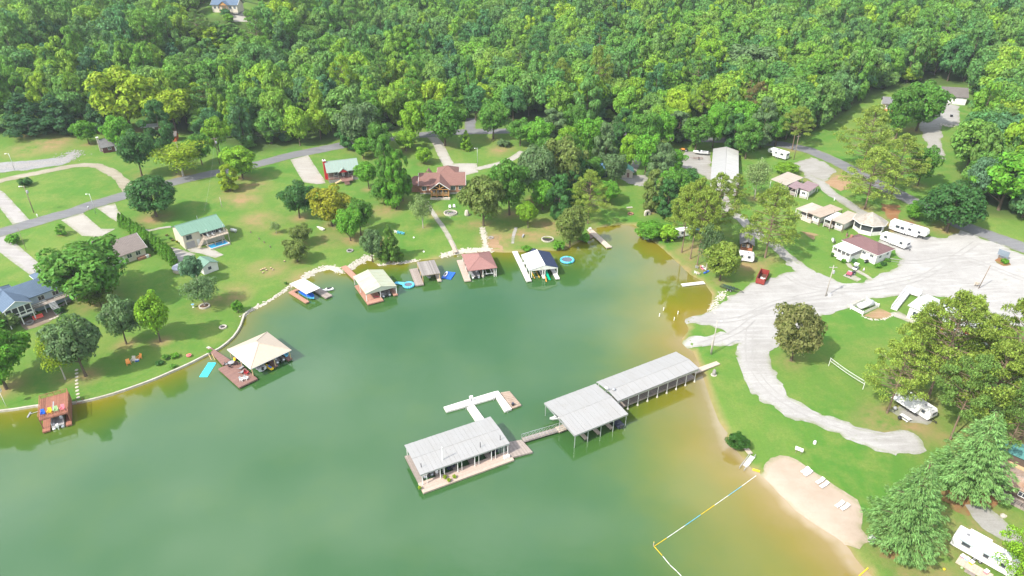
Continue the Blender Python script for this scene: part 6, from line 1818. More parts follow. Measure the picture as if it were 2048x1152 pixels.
runabout('dark blue boat under the right corner of the wide marina roof', world_of(f, L * .38, -W / 2 + 3.0, .15), f.rz, hull=BOATN, inner=BOATN, L=6, w=2.0)
q = at_z(px('l', 350, 750), .3); jet_ski('white jet ski at the left edge of the wide marina roof', (q[0], q[1], .1), f.rz + 1.4)
fl = Frame(px('l',940,588),px('l',1720,275),px('l',1480,117),3.9,True)
T2 = thing('covered_walkway','long narrow white metal roof over slips between the wide dock roof and the shore','dock',fl.loc,fl.rz)
L,W = fl.L,fl.W
zr2 = lambda x,y: 3.85 + .55 * (1 - abs(y + W * .06) / (W * .56))
for ya,yb in ((-W / 2,-W * .06),(-W * .06,W / 2)): roof_panels(T2,-L / 2,L / 2,ya,yb,zr2,R_GALV2,24)
MB().tube((-L / 2,-W * .06,4.42),(L / 2,-W * .06,4.42),.07,n=5).build('ridge_cap',R_GALV2,T2)
for y in (-W / 2 + .06,W / 2 - .06): MB().box(-L / 2 + .05,L / 2 - .05,y - .07,y + .07,3.4,3.72).build('eave_beam',STEEL,T2)
for i in range(9):
 x = -L / 2 + .5 + (L - 1.0) * i / 8
 posts(T2,[(x,-W / 2 + .35),(x,W / 2 - .35)],-2.2,3.5,.08,W_,False)
 MB().lathe([(.2,-.4),(.28,-.1),(.2,.25)],8,(x,-W / 2 + .35,.1)).build('pile_collar',mat('pale_concrete_collar',(.55,.52,.42),.9),T2)
deck(T2,-L / 2 - .4,L / 2 + .2,-W / 2 + .9,-W / 2 + 2.6,.75,GREYD,th=.4,piles=[(-L / 3,-W / 2 + 1.7),(L / 3,-W / 2 + 1.7)])
MB().box(-L / 2 + .3,L / 2 - .3,-W / 2 + 2.62,-W / 2 + 2.7,.6,3.3).build('screen_wall',mat('grey_panel',(.42,.40,.39),.7,(.34,.33,.32)),T2)
quad(T2,fl,'l',[(1640,290),(1885,203),(1922,228),(1690,320)],.85,SANDD,'ramp',.3)
l = fl.local(px('l',825,500),4.1); MB().tube((l[0],l[1],3.9),(l[0],l[1],5.3),.05,n=6).build('lamp_mast',STEEL,T2); MB().lathe([(.3,0),(.34,.12),(.1,.4)],10,(l[0],l[1],5.25)).build('lamp_hood',W_,T2)
l = fl.local(px('l',900,482),4.3); MB().lathe([(.35,-.3),(.35,.1),(.45,.2),(.2,.5),(0,.55)],12,(l[0],l[1],4.35)).build('roof_vent',STEEL,T2,True)
# ---- swimming area rope
pts = [at_z(px('u',*p),.0) for p in ((1035,140),(905,235),(705,375),(455,548),(350,620),(180,735),(125,770),(200,855),(265,935),(330,995),(372,1040),(420,1100))]
T = thing('swim_rope','rope of coloured float tubes marking the swimming area off the beach','rope',(pts[0][0],pts[0][1],0))
cols_ = [W_,SKYB,W_,YELL,SKYB,W_,YELL,W_,TEALB,SKYB,YELL,W_,TEALB,W_,YELL]
k = 0
for a,b in zip(pts[:-1],pts[1:]):
 d = b - a; n = max(1,int(np.hypot(d[0],d[1]) / 1.3))
 for i in range(n):
  p0,p1 = a + d * (i + .04) / n - pts[0],a + d * (i + .96) / n - pts[0]
  MB().tube((p0[0],p0[1],.05),(p1[0],p1[1],.05),.055,n=6).build('float_tube',cols_[(k // 3) % len(cols_)],T); k += 1
q = at_z(px('u',122,772),0); t = thing('corner_post','thin pale post at the corner of the swimming area','post',(q[0],q[1],0))
MB().tube((0,0,-1.5),(-.05,.1,1.1),.07,n=6).build('shaft',SANDD,t); MB().lathe([(.09,0),(.0,.1)],6,(-.05,.1,1.1)).build('cap',YELL,t)
q0,q1 = at_z(px('u',1950,1033),.0),on_ground(px('u',2030,962))
t = thing('swim_rope','short yellow float tube rope at the lower end of the beach','rope',(q0[0],q0[1],0))
for i in range(4):
 a,b = (q1 - q0) * (i + .03) / 4,(q1 - q0) * (i + .97) / 4
 MB().tube((a[0],a[1],max(a[2],.06)),(b[0],b[1],max(b[2],.06) + .05),.1,n=6).build('float_tube',YELL,t)
# ---- seawall and stones along the shore
wall_pts = smooth_line([at_z(p) for p in SHORE_PX[1:16]],2.0)
T = thing('seawall','pale concrete seawall along the left shore lawn','wall',(float(wall_pts[0][0]),float(wall_pts[0][1]),0))
for a,b in zip(wall_pts[:-1],wall_pts[1:]):
 d = (b - a) / np.hypot(*(b - a)); n_ = np.array([-d[1],d[0]]) * .22
 o = wall_pts[0]
 P = [a - n_,b - n_ - d * .015,b + n_ - d * .015,a + n_]
 MB().slab([(p[0] - o[0],p[1] - o[1],.52 + .02 * random.random()) for p in P],1.6).build('block',mat('seawall_concrete',(.50,.47,.40),.9,(.38,.35,.29),dirt=(.24,.21,.16)),T)
rocks('shore_stones','row of pale stones with weeds along the bank right of the seawall',[(489,631),(505,620),(524,611),(545,598),(564,586),(590,567)],420,.26,STONE,.8,seed=2)
rocks('shore_stones','white limestone riprap edge behind the striped boat shelter',[(610,557),(633,543),(661,537),(677,544),(690,545)],520,.34,STONEW,1.3,seed=3)
rocks('shore_stones','white limestone riprap edge right of the sage boathouse walkway',[(703,539),(714,529),(737,516)],420,.36,STONEW,1.5,seed=4)
rocks('shore_stones','white limestone riprap edge behind the mauve boathouse',[(885,513),(900,509),(919,505),(967,501),(978,503)],620,.36,STONEW,1.4,seed=5)
rocks('shore_stones','brown stones along the bank behind the weathered boathouse',[(757,531),(781,528),(804,527),(835,521)],260,.26,STONE,.9,seed=6)
rocks('shore_stones','low stone line up the lawn right of the mauve boathouse',cp('e',(1168,850),(1185,930),(1195,990),(1212,1020)),420,.26,STONEW,.9,seed=7)
rocks('shore_stones','scattered stones on the bank below the ramp',cp('o',(600,590),(580,640),(540,680),(500,740)),160,.24,STONE,1.2,seed=8)
rocks('swale_stones','grey rubble filling the drainage swale at far left',cp('a',(-40,560),(150,545),(300,530),(430,515),(490,490),(530,450)),1500,.30,STONE2,3.6,seed=9,low=.4)
# ================================================================ ON THE LAND
class Spot:
 """a rectangle of given size and direction, placed by one corner (or its centre) seen at a photo pixel"""
 def __init__(self,p,up,rz,L,W,corner='fr',far=False):
  q = on_ground(p,up)
  for _ in range(4):
   u = np.array([math.cos(rz),math.sin(rz)]); n = np.array([-u[1],u[0]])
   c = q[:2].copy()
   if 'r' in corner: c -= u * L / 2
   if 'l' in corner: c += u * L / 2
   if 'f' in corner: c += n * W / 2
   if 'b' in corner: c -= n * W / 2
   g = float(hz(c[0],c[1]))
   if far: break
   q = at_z(p,g + up)
  self.L,self.W,self.rz,self.loc = L,W,rz,(float(c[0]),float(c[1]),g)
 local = Frame.local
def skirt(T,L,W,m,c=(0,0),z=.35,name='foundation'):
 MB().box(c[0] - L / 2 + .05,c[0] + L / 2 - .05,c[1] - W / 2 + .05,c[1] + W / 2 - .05,-1.2,z).build(name,m,T)
# ---- blue grey roofed house with screened porch (left edge)
S = Frame(px('A',20,890),px('A',450,735),px('A',300,600),5.4,W=8.0)
T = thing('house','house with blue grey shingle roof and raised white screened porch at left edge','house',S.loc,S.rz)
PL,PW = S.L - .8,8.0
LBLUE = mat('pale_blue_siding',(.50,.58,.66),.6,(.44,.52,.60))
fl = 2.6
MB().box(-PL / 2,PL / 2,-PW / 2,PW / 2 - 2,fl - .3,fl).build('porch_floor',W_,T)
MB().box(-PL / 2 + .06,PL / 2 - .06,-PW / 2 + .06,PW / 2 - 2,fl,5.3).build('screen_room',SCREEN,T)
gable_roof(T,PL,PW + 3,5.4,1.6,R_BLUE,axis='y',ov=.4,c=(0,1.5),trim=W_)
MB().prism([(-PL / 2,5.32),(PL / 2,5.32),(0,6.9)],-PW / 2 + .02,-PW / 2 + .12,'y').build('gable_panel',LBLUE,T)
for i in range(5):
 x = -PL / 2 + .12 + (PL - .24) * i / 4; MB().box(x - .12,x + .12,-PW / 2 - .02,-PW / 2 + .16,fl,5.35).build('porch_post',W_,T)
for z in (fl + .05,fl + .85,5.15): MB().box(-PL / 2,PL / 2,-PW / 2 - .01,-PW / 2 + .1,z,z + .16).build('porch_rail',W_,T)
for x in (-PL / 2 + .03,PL / 2 - .03):
 for z in (fl + .05,fl + .85,5.15): MB().box(x - .05,x + .05,-PW / 2 + .2,PW / 2 - 2,z,z + .15).build('porch_rail',W_,T)
posts(T,[(-PL / 2 + .15,-PW / 2 + .15),(0,-PW / 2 + .15),(PL / 2 - .15,-PW / 2 + .15)],-1.2,fl - .3,.12,W_)
ML,MW,mx,my = 22,9.0,PL / 2 + 4.5,PW / 2 + .4
MB().box(mx - ML / 2,mx + ML / 2,my - MW / 2,my + MW / 2,-1,4.9).build('wall',LBLUE,T)
gable_roof(T,ML,MW,4.9,2.2,R_BLUE,axis='x',ov=.5,c=(mx,my),trim=W_)
for u in (2.5, 6, 9.5, 13): window(T, 'f', my - MW / 2, mx - ML / 2 + u + 4, 3.6, 1.4, 1.2, W_, GLASS)
MB().box(PL / 2 + .1,mx + ML / 2 - 4,my - MW / 2 - 2.6,my - MW / 2,fl - .2,fl).build('deck',GREYD,T)
railing(T,[(PL / 2 + .2,my - MW / 2 - 2.55),(PL / 2 + 3.8,my - MW / 2 - 2.55)],fl,1.0,W_); railing(T,[(PL / 2 + 5.8,my - MW / 2 - 2.55),(mx + ML / 2 - 4,my - MW / 2 - 2.55)],fl,1.0,W_)
posts(T,[(PL / 2 + .5 + 2.5 * k,my - MW / 2 - 2.4) for k in range(5)],-1.2,fl - .2,.09,W_)
stairs(T,(PL / 2 + 4.8,my - MW / 2 - 2.6,fl),(PL / 2 + 4.8,my - MW / 2 - 5.8,.1),1.6,10,mat('grey_steps',(.45,.46,.47),.7))
gx_ = mx + ML / 2 - 5
MB().box(gx_ - 4,gx_ + 4,my + MW / 2,my + MW / 2 + 6,-1,3.6).build('garage',LBLUE,T)
hip_roof(T,8,7,3.6,2.0,R_BLUE,c=(gx_,my + MW / 2 + 3),ov=.4)
hip_roof(T,7,5,4.0,1.5,R_BLUE,c=(mx - ML / 2 + 3,my + MW / 2 + 1.5),ov=.4)
q = gpt('A',555,985); t = thing('patio_sofa','coral red patio sofa below the screened porch','sofa',tuple(q + np.array([0,0,.05])),S.rz - .1)
MB().box(-1.2,1.2,-.4,.4,.1,.45).build('seat',CORAL,t,bevel=.06); MB().box(-1.2,1.2,.3,.5,.46,.9).build('backrest',CORAL,t,bevel=.06)
for x in (-1.1,1.1): MB().box(x - .1,x + .1,-.4,.3,.46,.62).build('armrest',CORAL,t)
for x in (-1.0,1.0): MB().box(x - .06,x + .06,-.3,.3,-.05,.1).build('leg',BLACK,t)
stone_ring('round stone fire pit on the patio below the screened porch',px('A',430,1050),.85,STONE2)
t = thing('grill','black covered grill beside the coral patio sofa','grill',tuple(gpt('A',470,985)),S.rz)
MB().box(-.35,.35,-.25,.25,.4,.95).build('firebox',BLACK,t,bevel=.05); MB().lathe([(.3,.95),(.2,1.2),(0,1.25)],10).build('lid',GREYM,t)
for x in (-.3,.3): MB().box(x - .03,x + .03,-.2,.2,0,.4).build('leg',BLACK,t)
rocks('garden_edging','curved row of edging stones around the patio bed',cp('A',(830,890),(860,920),(830,960),(740,995)),90,.2,STONEW,.25,seed=12)
rocks('garden_edging','curved stone border right of the patio stairs',cp('A',(810,840),(900,790),(1000,730),(1060,670)),130,.24,STONE,.5,seed=13)
# ---- taupe roofed ranch house
S = Spot(px('b',1056,264),3.0,R(50),17,10.5,'fr')
T = thing('house','ranch house with taupe shingle roof behind the very large tree','house',S.loc,S.rz)
gable_walls(T,16,9.3,3.0,2.9,CREAM,'x'); gable_roof(T,16,9.3,3.0,2.9,R_TAUPE,'x',ov=.6,trim=W_)
for u in (5.8, 3.2): window(T, 'f', -4.65, u, 1.7, 1.3, 1.2, W_, GLASS)
window(T, 'r', 8, -1.5, 1.7, 1.2, 1.1); door(T, 'f', -4.65, .8, 1.8, 2.1, W_)
MB().box(5,8.6,-6.0,-4.7,-.6,.5).build('stoop',BRICK,T)
MB().box(-7,1.5,4.6,10,-1,2.8).build('garage',CREAM,T); hip_roof(T,8.5,7,2.8,1.9,R_TAUPE,c=(-2.75,7),ov=.5)
for x,y in ((2,1.5),(5,-1)): MB().tube((x,y,4.0),(x,y,5.0),.08,n=6).build('vent_pipe',W_,T)
t = thing('heat_pump','small white outdoor unit at the corner of the ranch house','air conditioner',tuple(gpt('b',1062,340)),S.rz)
MB().box(-.45,.45,-.45,.45,0,.85).build('cabinet',W_,t,bevel=.04); MB().lathe([(.36,.855),(.34,.9),(.0,.9)],12).build('fan_grille',GREYM,t)
# ---- green metal roofed house with deck and pool
S = Spot(px('B',915,345),4.9,R(43),13.4,9.5,'fr')
T = thing('house','cream split level house with green metal roof and raised deck over a pool','house',S.loc,S.rz)
L,W = 12.4,8.4
gable_walls(T,L,W,4.9,1.7,CREAM,'x')
for s in (-1,1):
 n = 15; k = 1.7 / (W / 2); ov = .5
 for i in range(n):
  a,b = -L / 2 - ov + (L + 1) * i / n + .012,-L / 2 - ov + (L + 1) * (i + 1) / n - .012
  e = s * (W / 2 + ov + (1.2 if s < 0 and i >= 6 else 0)); ze = 4.9 + 1.7 - k * abs(e) + .2 + (.05 if i >= 6 and s < 0 else 0)
  q = [(a,e,ze),(b,e,ze),(b,0,6.8),(a,0,6.8)]
  MB().slab(q if s < 0 else q[::-1],.1).build('roof_panel',R_GREEN,T)
MB().tube((-L / 2 - .5,0,6.82),(L / 2 + .5,0,6.82),.1,n=6).build('ridge_cap',R_GREEN,T)
MB().tube((L * .06,.4,6.4),(L * .06,.4,7.9),.06,n=6).build('vent_pipe',ALU,T)
window(T, 'f', -W / 2, -4.4, 3.6, 1.6, 1.3, RVG, GLASS); door(T, 'f', -W / 2, -4.4, 2.6, 2.1, mat('grey_door', (.38, .36, .36), .5), .05, 'garage_door'); door(T, 'f', -W / 2, -1.9, .9, 2.1, W_, .05); window(T, 'f', -W / 2, -1.9, 1.3, .5, 1.0, W_, GLASS, 0)
MB().box(-.9,L / 2,-W / 2 - .05,-W / 2,2.7,4.7).build('porch_back',SCREEN,T)
for u in (1.5, 3.2, 5.4): window(T, 'f', -W / 2 - .05, u, 3.7, 1.2, 1.6, W_, GLASS)
MB().box(-.6,L / 2 + .6,-W / 2 - 3.2,-W / 2 - .06,2.35,2.6).build('deck',SANDD,T)
railing(T,[(-.5,-W / 2 - .2),(-.5,-W / 2 - 3.1),(L / 2 + .5,-W / 2 - 3.1),(L / 2 + .5,-W / 2 - .2)],2.6,1.0,SANDD,gap=.8,bars=3)
posts(T,[(-.4,-W / 2 - 3.05),(2,-W / 2 - 3.05),(4.4,-W / 2 - 3.05),(L / 2 + .4,-W / 2 - 3.05)],-1,2.4,.09,SANDD); posts(T,[(.8,-W / 2 - 1.2),(L / 2,-W / 2 - 1.2)],2.6,5.0,.08,W_)
stairs(T,(-.6,-W / 2 - 1.6,2.6),(-3.0,-W / 2 - 2.2,.1),1.2,9,SANDD)
for (x,y,lb) in ((.9,-W / 2 - 1.9,'white patio chair on the raised deck of the green roofed house, left'),(2.4,-W / 2 - 1.9,'white patio chair on the raised deck of the green roofed house, middle'),(4.9,-W / 2 - 1.7,'white patio chair on the raised deck of the green roofed house, right')): deck_chair(lb,world_of(S,x,y,2.61),S.rz + .4,W_,W_)
for k,(a,b) in enumerate(((100,520),(150,560),(180,590),(250,610),(290,630))):
 q = gpt('B', a, b); put_tree('round_shrub', f'small shrub in the side bed of the green roofed house, number {k + 1} from the left' if False else ['reddish shrub at the rear of the side bed of the green roofed house', 'second shrub from the rear in the side bed of the green roofed house', 'middle shrub in the side bed of the green roofed house', 'orange flowering shrub in the side bed of the green roofed house', 'front shrub in the side bed of the green roofed house'][k], 'shrub', f'shrub{k % 3}', tuple(q), .8, 1.1, ('brown', 'mid', 'brown', 'gold', 'mid')[k])
q = gpt('B',840,650); t = thing('swimming_pool','blue swimming pool under the raised deck','pool',(q[0],q[1],q[2]),S.rz)
for nm,b_ in (('coping',(-3.2,3.2,-1.9,-1.5)),('coping',(-3.2,3.2,1.5,1.9)),('coping',(-3.2,-2.8,-1.5,1.5)),('coping',(2.8,3.2,-1.5,1.5))): MB().box(*b_,-.6,.35).build(nm,STONE,t)
MB().box(-2.8,2.8,-1.5,1.5,-.5,.24).build('water',POOLW,t)
q = gpt('B',1065,462); t = thing('propane_tank','white horizontal propane tank right of the green roofed house','tank',tuple(q),R(-20))
MB().tube((-1.1,0,.75),(1.1,0,.75),.48,n=14).build('tank',W_,t,True); MB().lathe([(.12,0),(.12,.2),(0,.25)],8,(0,0,1.2)).build('dome',W_,t)
for x in (-.7,.7): MB().box(x - .08,x + .08,-.3,.3,-.1,.32).build('saddle',GREYM,t)
# small shed
S = Spot(px('B',858,990),0,R(50),5.0,5.2,'fr')
T = thing('shed','small white shed with green metal roof below the green roofed house','shed',S.loc,S.rz)
gable_walls(T, 4.6, 5.0, 2.3, 1.0, W2, 'y'); gable_roof(T, 4.6, 5.0, 2.3, 1.0, R_GREEN, 'y', ov=.3); window(T, 'f', -2.5, -.3, 1.4, .8, .8, RVG, GLASS); door(T, 'r', 2.3, 0, .9, 1.9, W2)
q = gpt('B',310,1010); t = thing('covered_pool','round above ground pool under a grey tarp beside the white shed','pool',tuple(q))
MB().lathe([(2.3,-.3),(2.35,.2),(2.35,1.2)],20).build('pool_wall',TAILG,t); MB().lathe([(2.5,1.05),(2.45,1.25),(1.4,1.42),(0,1.5)],20).build('tarp',mat('grey_tarp',(.40,.41,.47),.6,(.33,.34,.40)),t)
stone_ring('ring of pale stones around the airy garden tree',(409,613),1.3,STONE,14,'tree_ring','stone ring',.35,NEED := mat('mulch',(.16,.09,.05),.9))
stone_ring('pale stone fire pit on the shore lawn above the seawall',(446,655),.8,STONE)
stone_ring('small stone fire pit on the lawn above the sage boathouse',(700,502),.9,STONE2)
stone_ring('large oval ring of pale stones on the lawn behind the white boathouse',(1095,479),1.9,STONEW,18)
stone_ring('small stone fire pit on the lawn at the head of the cove',(1261,428),.9,BRICK)
stone_ring('small stone fire pit on the bare lawn right of the stone line',(982,476),.7,STONE2)
# ---- red chimney house
S = Spot(px('C',1140,545),4.2,R(20),12.5,9,'fr')
T = thing('house','log cabin with pale green metal roof, red gable and tall red chimney','house',S.loc,S.rz)
L,W = 11.4,8.0
LOG = planks('log_wall',(.16,.12,.10),(.10,.075,.06),.3,'z')
gable_walls(T,L,W - 2,4.0,2.6,RED,'x',c=(0,1)); MB().box(-L / 2 + .05,L / 2 - .05,-W / 2 + 1.9,-W / 2 + 2.05,1.3,3.9).build('log_front',LOG,T)
for s in (-1,1):
 n = 13
 for i in range(n):
  a,b = -L / 2 - .5 + (L + 1) * i / n + .012,-L / 2 - .5 + (L + 1) * (i + 1) / n - .012
  ye,ze = (-W / 2 - .5,4.05) if s < 0 else (W / 2 + .5,4.05)
  q = [(a,ye,ze),(b,ye,ze),(b,.3,7.0),(a,.3,7.0)]
  MB().slab(q if s < 0 else q[::-1],.1).build('roof_panel',R_GREEN2,T)
MB().tube((-L / 2 - .5,.3,7.02),(L / 2 + .5,.3,7.02),.1,n=6).build('ridge_cap',R_GREEN2,T)
ch = MB().box(-L / 2 - 1.0,-L / 2 - .02,-.3,1.2,-1,7.4).build('chimney',RED,T); MB().box(-L / 2 - 1.1,-L / 2 + .08,-.4,1.3,7.42,7.6).build('chimney_cap',W_,ch); MB().tube((-L / 2 - .5,.45,7.6),(-L / 2 - .5,.45,8.1),.2,n=8).build('flue',BLACK,ch)
MB().box(-L / 2,L / 2,-W / 2,-W / 2 + 1.9,1.0,1.25).build('porch_floor',BRND,T); posts(T,[(-L / 2 + .2 + (L - .4) * k / 6,-W / 2 + .15) for k in range(7)],1.2,4.0,.08,mat('grey_wood',(.33,.30,.27),.8))
railing(T,[(-L / 2 + .1,-W / 2 + .1),(-1,-W / 2 + .1)],1.25,.95,mat('grey_wood',(.33,.30,.27),.8),gap=.9,bars=3); railing(T,[(1.2,-W / 2 + .1),(L / 2 - .1,-W / 2 + .1)],1.25,.95,mat('grey_wood',(.33,.30,.27),.8),gap=.9,bars=3)
skirt(T, L, W, STONE2, z=1.0); window(T, 'f', -W / 2 + 1.9, -2.6, 2.6, 1.2, 1.2, W_); door(T, 'f', -W / 2 + 1.9, .1, 1.0, 2.1, W_, 1.3); window(T, 'f', -W / 2 + 1.9, 2.8, 2.6, 1.2, 1.2, W_)
MB().prism([(-1.6,3.7),(1.6,3.7),(0,5.0)],-W / 2 - .75,-W / 2 - .65,'y').build('dormer_front',RED,T)
for s in (-1,1):
 q = [(s * 1.9,-W / 2 - .9,3.75),(0,-W / 2 - .9,5.25),(0,-W / 2 + 2.0,5.25),(s * 1.9,-W / 2 + .3,3.9)]
 MB().slab(q if s > 0 else q[::-1], .1).build('dormer_roof', R_GREEN2, T)
MB().box(-1.2,3.2,-W / 2 - 3.0,-W / 2,.8,1.0).build('deck',BRND,T); railing(T,[(1.6,-W / 2 - 2.9),(3.1,-W / 2 - 2.9),(3.1,-W / 2)],1.0,.9,SANDD,gap=.8)
stairs(T,(-1.2,-W / 2 - 1.4,1.0),(-3.6,-W / 2 - 1.6,.05),1.2,7,PINEW); stairs(T,(.6,-W / 2 - 3.0,1.0),(.6,-W / 2 - 4.6,.05),1.8,6,BRND)
# ---- brown roofed brick house with timber gable porch
S = Spot(px('D',1075,528),3.4,R(3),17.5,11,'fr')
T = thing('house','large brick house with brown shingle roof and timber framed gable porch','house',S.loc,S.rz)
L,W = 16.5,10
gable_walls(T,L,W,3.4,2.8,BRICK,'x'); gable_roof(T,L,W,3.4,2.8,R_BROWN,'x',ov=.5,trim=W_)
for u in (L / 2 - 1.3, L / 2 - 4.2): window(T, 'f', -W / 2, u, 2.1, 1.6, 1.5, W_, GLASS)
window(T, 'f', -W / 2, -L / 2 + 1.6, 2.1, 1.5, 1.4); skirt(T, L + .2, W + .2, STONE)
MB().box(-2.0,5.5,W / 2,W / 2 + 8,-1,3.2).build('garage',BRICK,T); hip_roof(T,7.5,8.5,3.2,2.4,R_BROWN,c=(1.75,W / 2 + 4),ov=.5)
MB().box(-L / 2 - 3.2,-L / 2,-3.5,3.5,-1,2.9).build('side_wing',BRICK,T)
q = [(-L / 2 - 3.7,-4.2,3.0),(-L / 2 + .4,-5.2,3.6),(-L / 2 + .4,5.2,3.6),(-L / 2 - 3.7,4.2,3.0)]
for s in (-1,1):
 q = [(-L / 2 - 3.7,s * 4.0,3.0),(-L / 2 - .2,s * 4.0,3.0),(-L / 2 - .2,0,5.2),(-L / 2 - 2.2,0,5.2)]
 MB().slab(q if s < 0 else q[::-1], .14).build('roof', R_BROWN, T)
MB().slab([(-L / 2 - 3.7, 4.0, 3.0), (-L / 2 - 3.7, -4.0, 3.0), (-L / 2 - 2.2, 0, 5.2)], .14).build('roof', R_BROWN, T)
for s in (-1,1):
 q = [(-L / 2 + 2.9 + s * 1.6,2.5,5.0),(-L / 2 + 2.9 + s * 1.6,W / 2 + .6,4.0),(-L / 2 + 2.9,W / 2 + .6,6.4),(-L / 2 + 2.9,1.0,6.6)]
 MB().slab(q if s > 0 else q[::-1], .12).build('rear_dormer_roof', R_BROWN, T)
gc = S.local(px('D',605,620),4.3)[0]; gw = 6.8; py = -W / 2 - 4.2
for s in (-1,1):
 q = [(gc + s * (gw / 2 + .4),py - .5,3.3),(gc,py - .5,6.1),(gc,-.5,6.1),(gc + s * (gw / 2 + .4),-W / 2 + .6,3.3)]
 MB().slab(q if s < 0 else q[::-1], .16).build('porch_roof', R_BROWN, T)
 MB().path([(gc + s * (gw / 2 + .4),py - .55,3.22),(gc,py - .55,6.02)],.12,6).build('barge_board',W_,T)
for a,b in (((-gw / 2,3.25),(gw / 2,3.25)),((0,3.3),(0,5.7)),((-gw / 4,4.5),(0,3.5)),((gw / 4,4.5),(0,3.5)),((-gw / 2 + .1,3.4),(0,5.8)),((gw / 2 - .1,3.4),(0,5.8))):
 MB().tube((gc + a[0],py - .2,a[1]),(gc + b[0],py - .2,b[1]),.15,n=4).build('truss_beam',TIMBER,T)
posts(T,[(gc - gw / 2 + .2,py),(gc + gw / 2 - .2,py),(gc - gw / 6,py),(gc + gw / 6,py)],-.8,3.2,.13,TIMBER)
MB().box(gc - gw / 2,gc + gw / 2,py,-W / 2 - .02,.75,.95).build('porch_floor',TIMBER,T); railing(T,[(gc - gw / 2 + .1,py + .02),(gc + gw / 2 - .1,py + .02)],.95,1.0,PINEW,gap=.9,bars=3)
MB().box(gc - gw / 2 + .3,gc + gw / 2 - .3,-W / 2 - .06,-W / 2 - .02,.95,3.1).build('porch_glazing',GLASS,T)
for k in range(4): deck_chair(f"dark porch chair on the timber gable porch, {('left end', 'second from left', 'second from right', 'right end')[k]}", world_of(S, gc - 2.2 + 1.45 * k, py + 1.6, .96), S.rz, GREYM)
MB().box(gc - gw / 2 - .2,gc + gw / 2 + .3,py - 1.0,py + .2,-.8,.12).build('porch_slab',STONEW,T)
stone_ring('large stone fire circle on the lawn below the timber porch',px('D',805,1035),2.2,STONE,20,h=.45)
for (a,b,lb) in ((795,945,'white chair at the stone fire circle, left one'),(870,935,'white chair at the stone fire circle, right one')): place_adi(tuple(gpt('D',a,b)),math.pi * .0 + .1,W_,lb)
rocks('boulder_pile','heap of grey stones in the fire circle below the timber porch',[px('D',760,1020),px('D',830,1060),px('D',870,1010)],60,.28,STONE2,1.6,seed=14)
q = gpt('D',1095,1070); t = thing('gazebo_stone','tall pale boulder standing on the lawn right of the fire circle','boulder',tuple(q))
mb = MB(); prof = [(.75,-.2),(.9,.5),(.8,1.3),(.5,1.9),(.15,2.1)]; mb.lathe(prof,7); mb.build('rock',STONE,t); MB().lathe([(.5,-.2),(.45,.3),(.2,.5)],6,(.9,.2,0)).build('foot_stone',STONE2,t)
for (a,b,m,lb) in ((548,885,W_,'white chair of the seating group left of the feathery cypress'),(570,890,SKYB,'pale blue chair left in the seating group left of the feathery cypress'),(596,895,SKYB,'pale blue chair right in the seating group left of the feathery cypress')): place_adi(tuple(gpt('e',a,b)),2.6,m,lb,s=1.3)
for (a,b,lb) in ((676,920,'small white marker on the lawn above the weathered boathouse, upper'),(748,1022,'small white marker on the lawn above the weathered boathouse, lower')):
 t = thing('yard_marker',lb,'marker',tuple(gpt('e',a,b))); MB().lathe([(.3,-.05),(.32,.15),(.2,.3)],8).build('base',W_,t); MB().tube((0,0,.3),(0,0,.6),.04,n=5).build('stake',W_,t)
for (a,b,lb) in ((385,590,'grey stone bench behind the poplars'),(405,615,'pale stone bench beside the poplars')):
 t = thing('stone_bench',lb,'bench',tuple(gpt('e',a,b)),.4); MB().box(-.8,.8,-.25,.25,.4,.52).build('seat',STONE,t)
 for x in (-.5,.5): MB().box(x - .15,x + .15,-.2,.2,-.1,.4).build('leg',STONE,t)
q = gpt('d',1228,210); t = thing('rowing_boat','small white rowing boat lying on the lawn under the golden tree','boat',tuple(q),.9)
MB().add([(-.55,-1.7,.5),(-.4,-1.7,.05),(.4,-1.7,.05),(.55,-1.7,.5),(-.6,0,.5),(-.42,0,.0),(.42,0,.0),(.6,0,.5),(-.05,1.8,.6),(-.03,1.8,.2),(.03,1.8,.2),(.05,1.8,.6)],[(0,1,5,4),(1,2,6,5),(2,3,7,6),(4,5,9,8),(5,6,10,9),(6,7,11,10),(0,3,2,1),(8,9,10,11)]).build('hull',W_,t)
for y in (-.9,.3): MB().box(-.5,.5,y - .12,y + .12,.38,.44).build('thwart',PINEW,t)
# short stakes on the open lawn
ST = [(502,466,'double dark stake at the upper end of the row on the open lawn'),(519,479,'second dark stake of the row on the open lawn'),(529,486,'third dark stake of the row on the open lawn'),(541,495,'last dark stake of the row on the open lawn')]
for a,b,lb in ST:
 t = thing('stake',lb,'post',tuple(on_ground((a,b)))); MB().tube((0,0,-.2),(-.1,0,.75),.17,.13,8).build('shaft',WOODP,t); MB().lathe([(.16,0),(.1,.05),(0,.08)],8,(-.1,0,.74)).build('cap',WOODP,t)
for k,(a,b) in enumerate(((522,541),(526,539),(530,538),(533,541),(526,546),(542,537),(546,540),(569,523))):
 t = thing('log_stump',['left stump of the stump circle on the open lawn','upper left stump of the stump circle','upper stump of the stump circle on the open lawn','right stump of the stump circle on the open lawn','lower stump of the stump circle on the open lawn','stump just right of the stump circle','rightmost stump near the stump circle','lone stump above the stump circle'][k],'stump',tuple(on_ground((a,b))))
 MB().lathe([(.3,-.1),(.26,.35)],9).build('log',WOODP,t); MB().lathe([(.25,.352),(0,.36)],9).build('cut_face',PINEW,t)
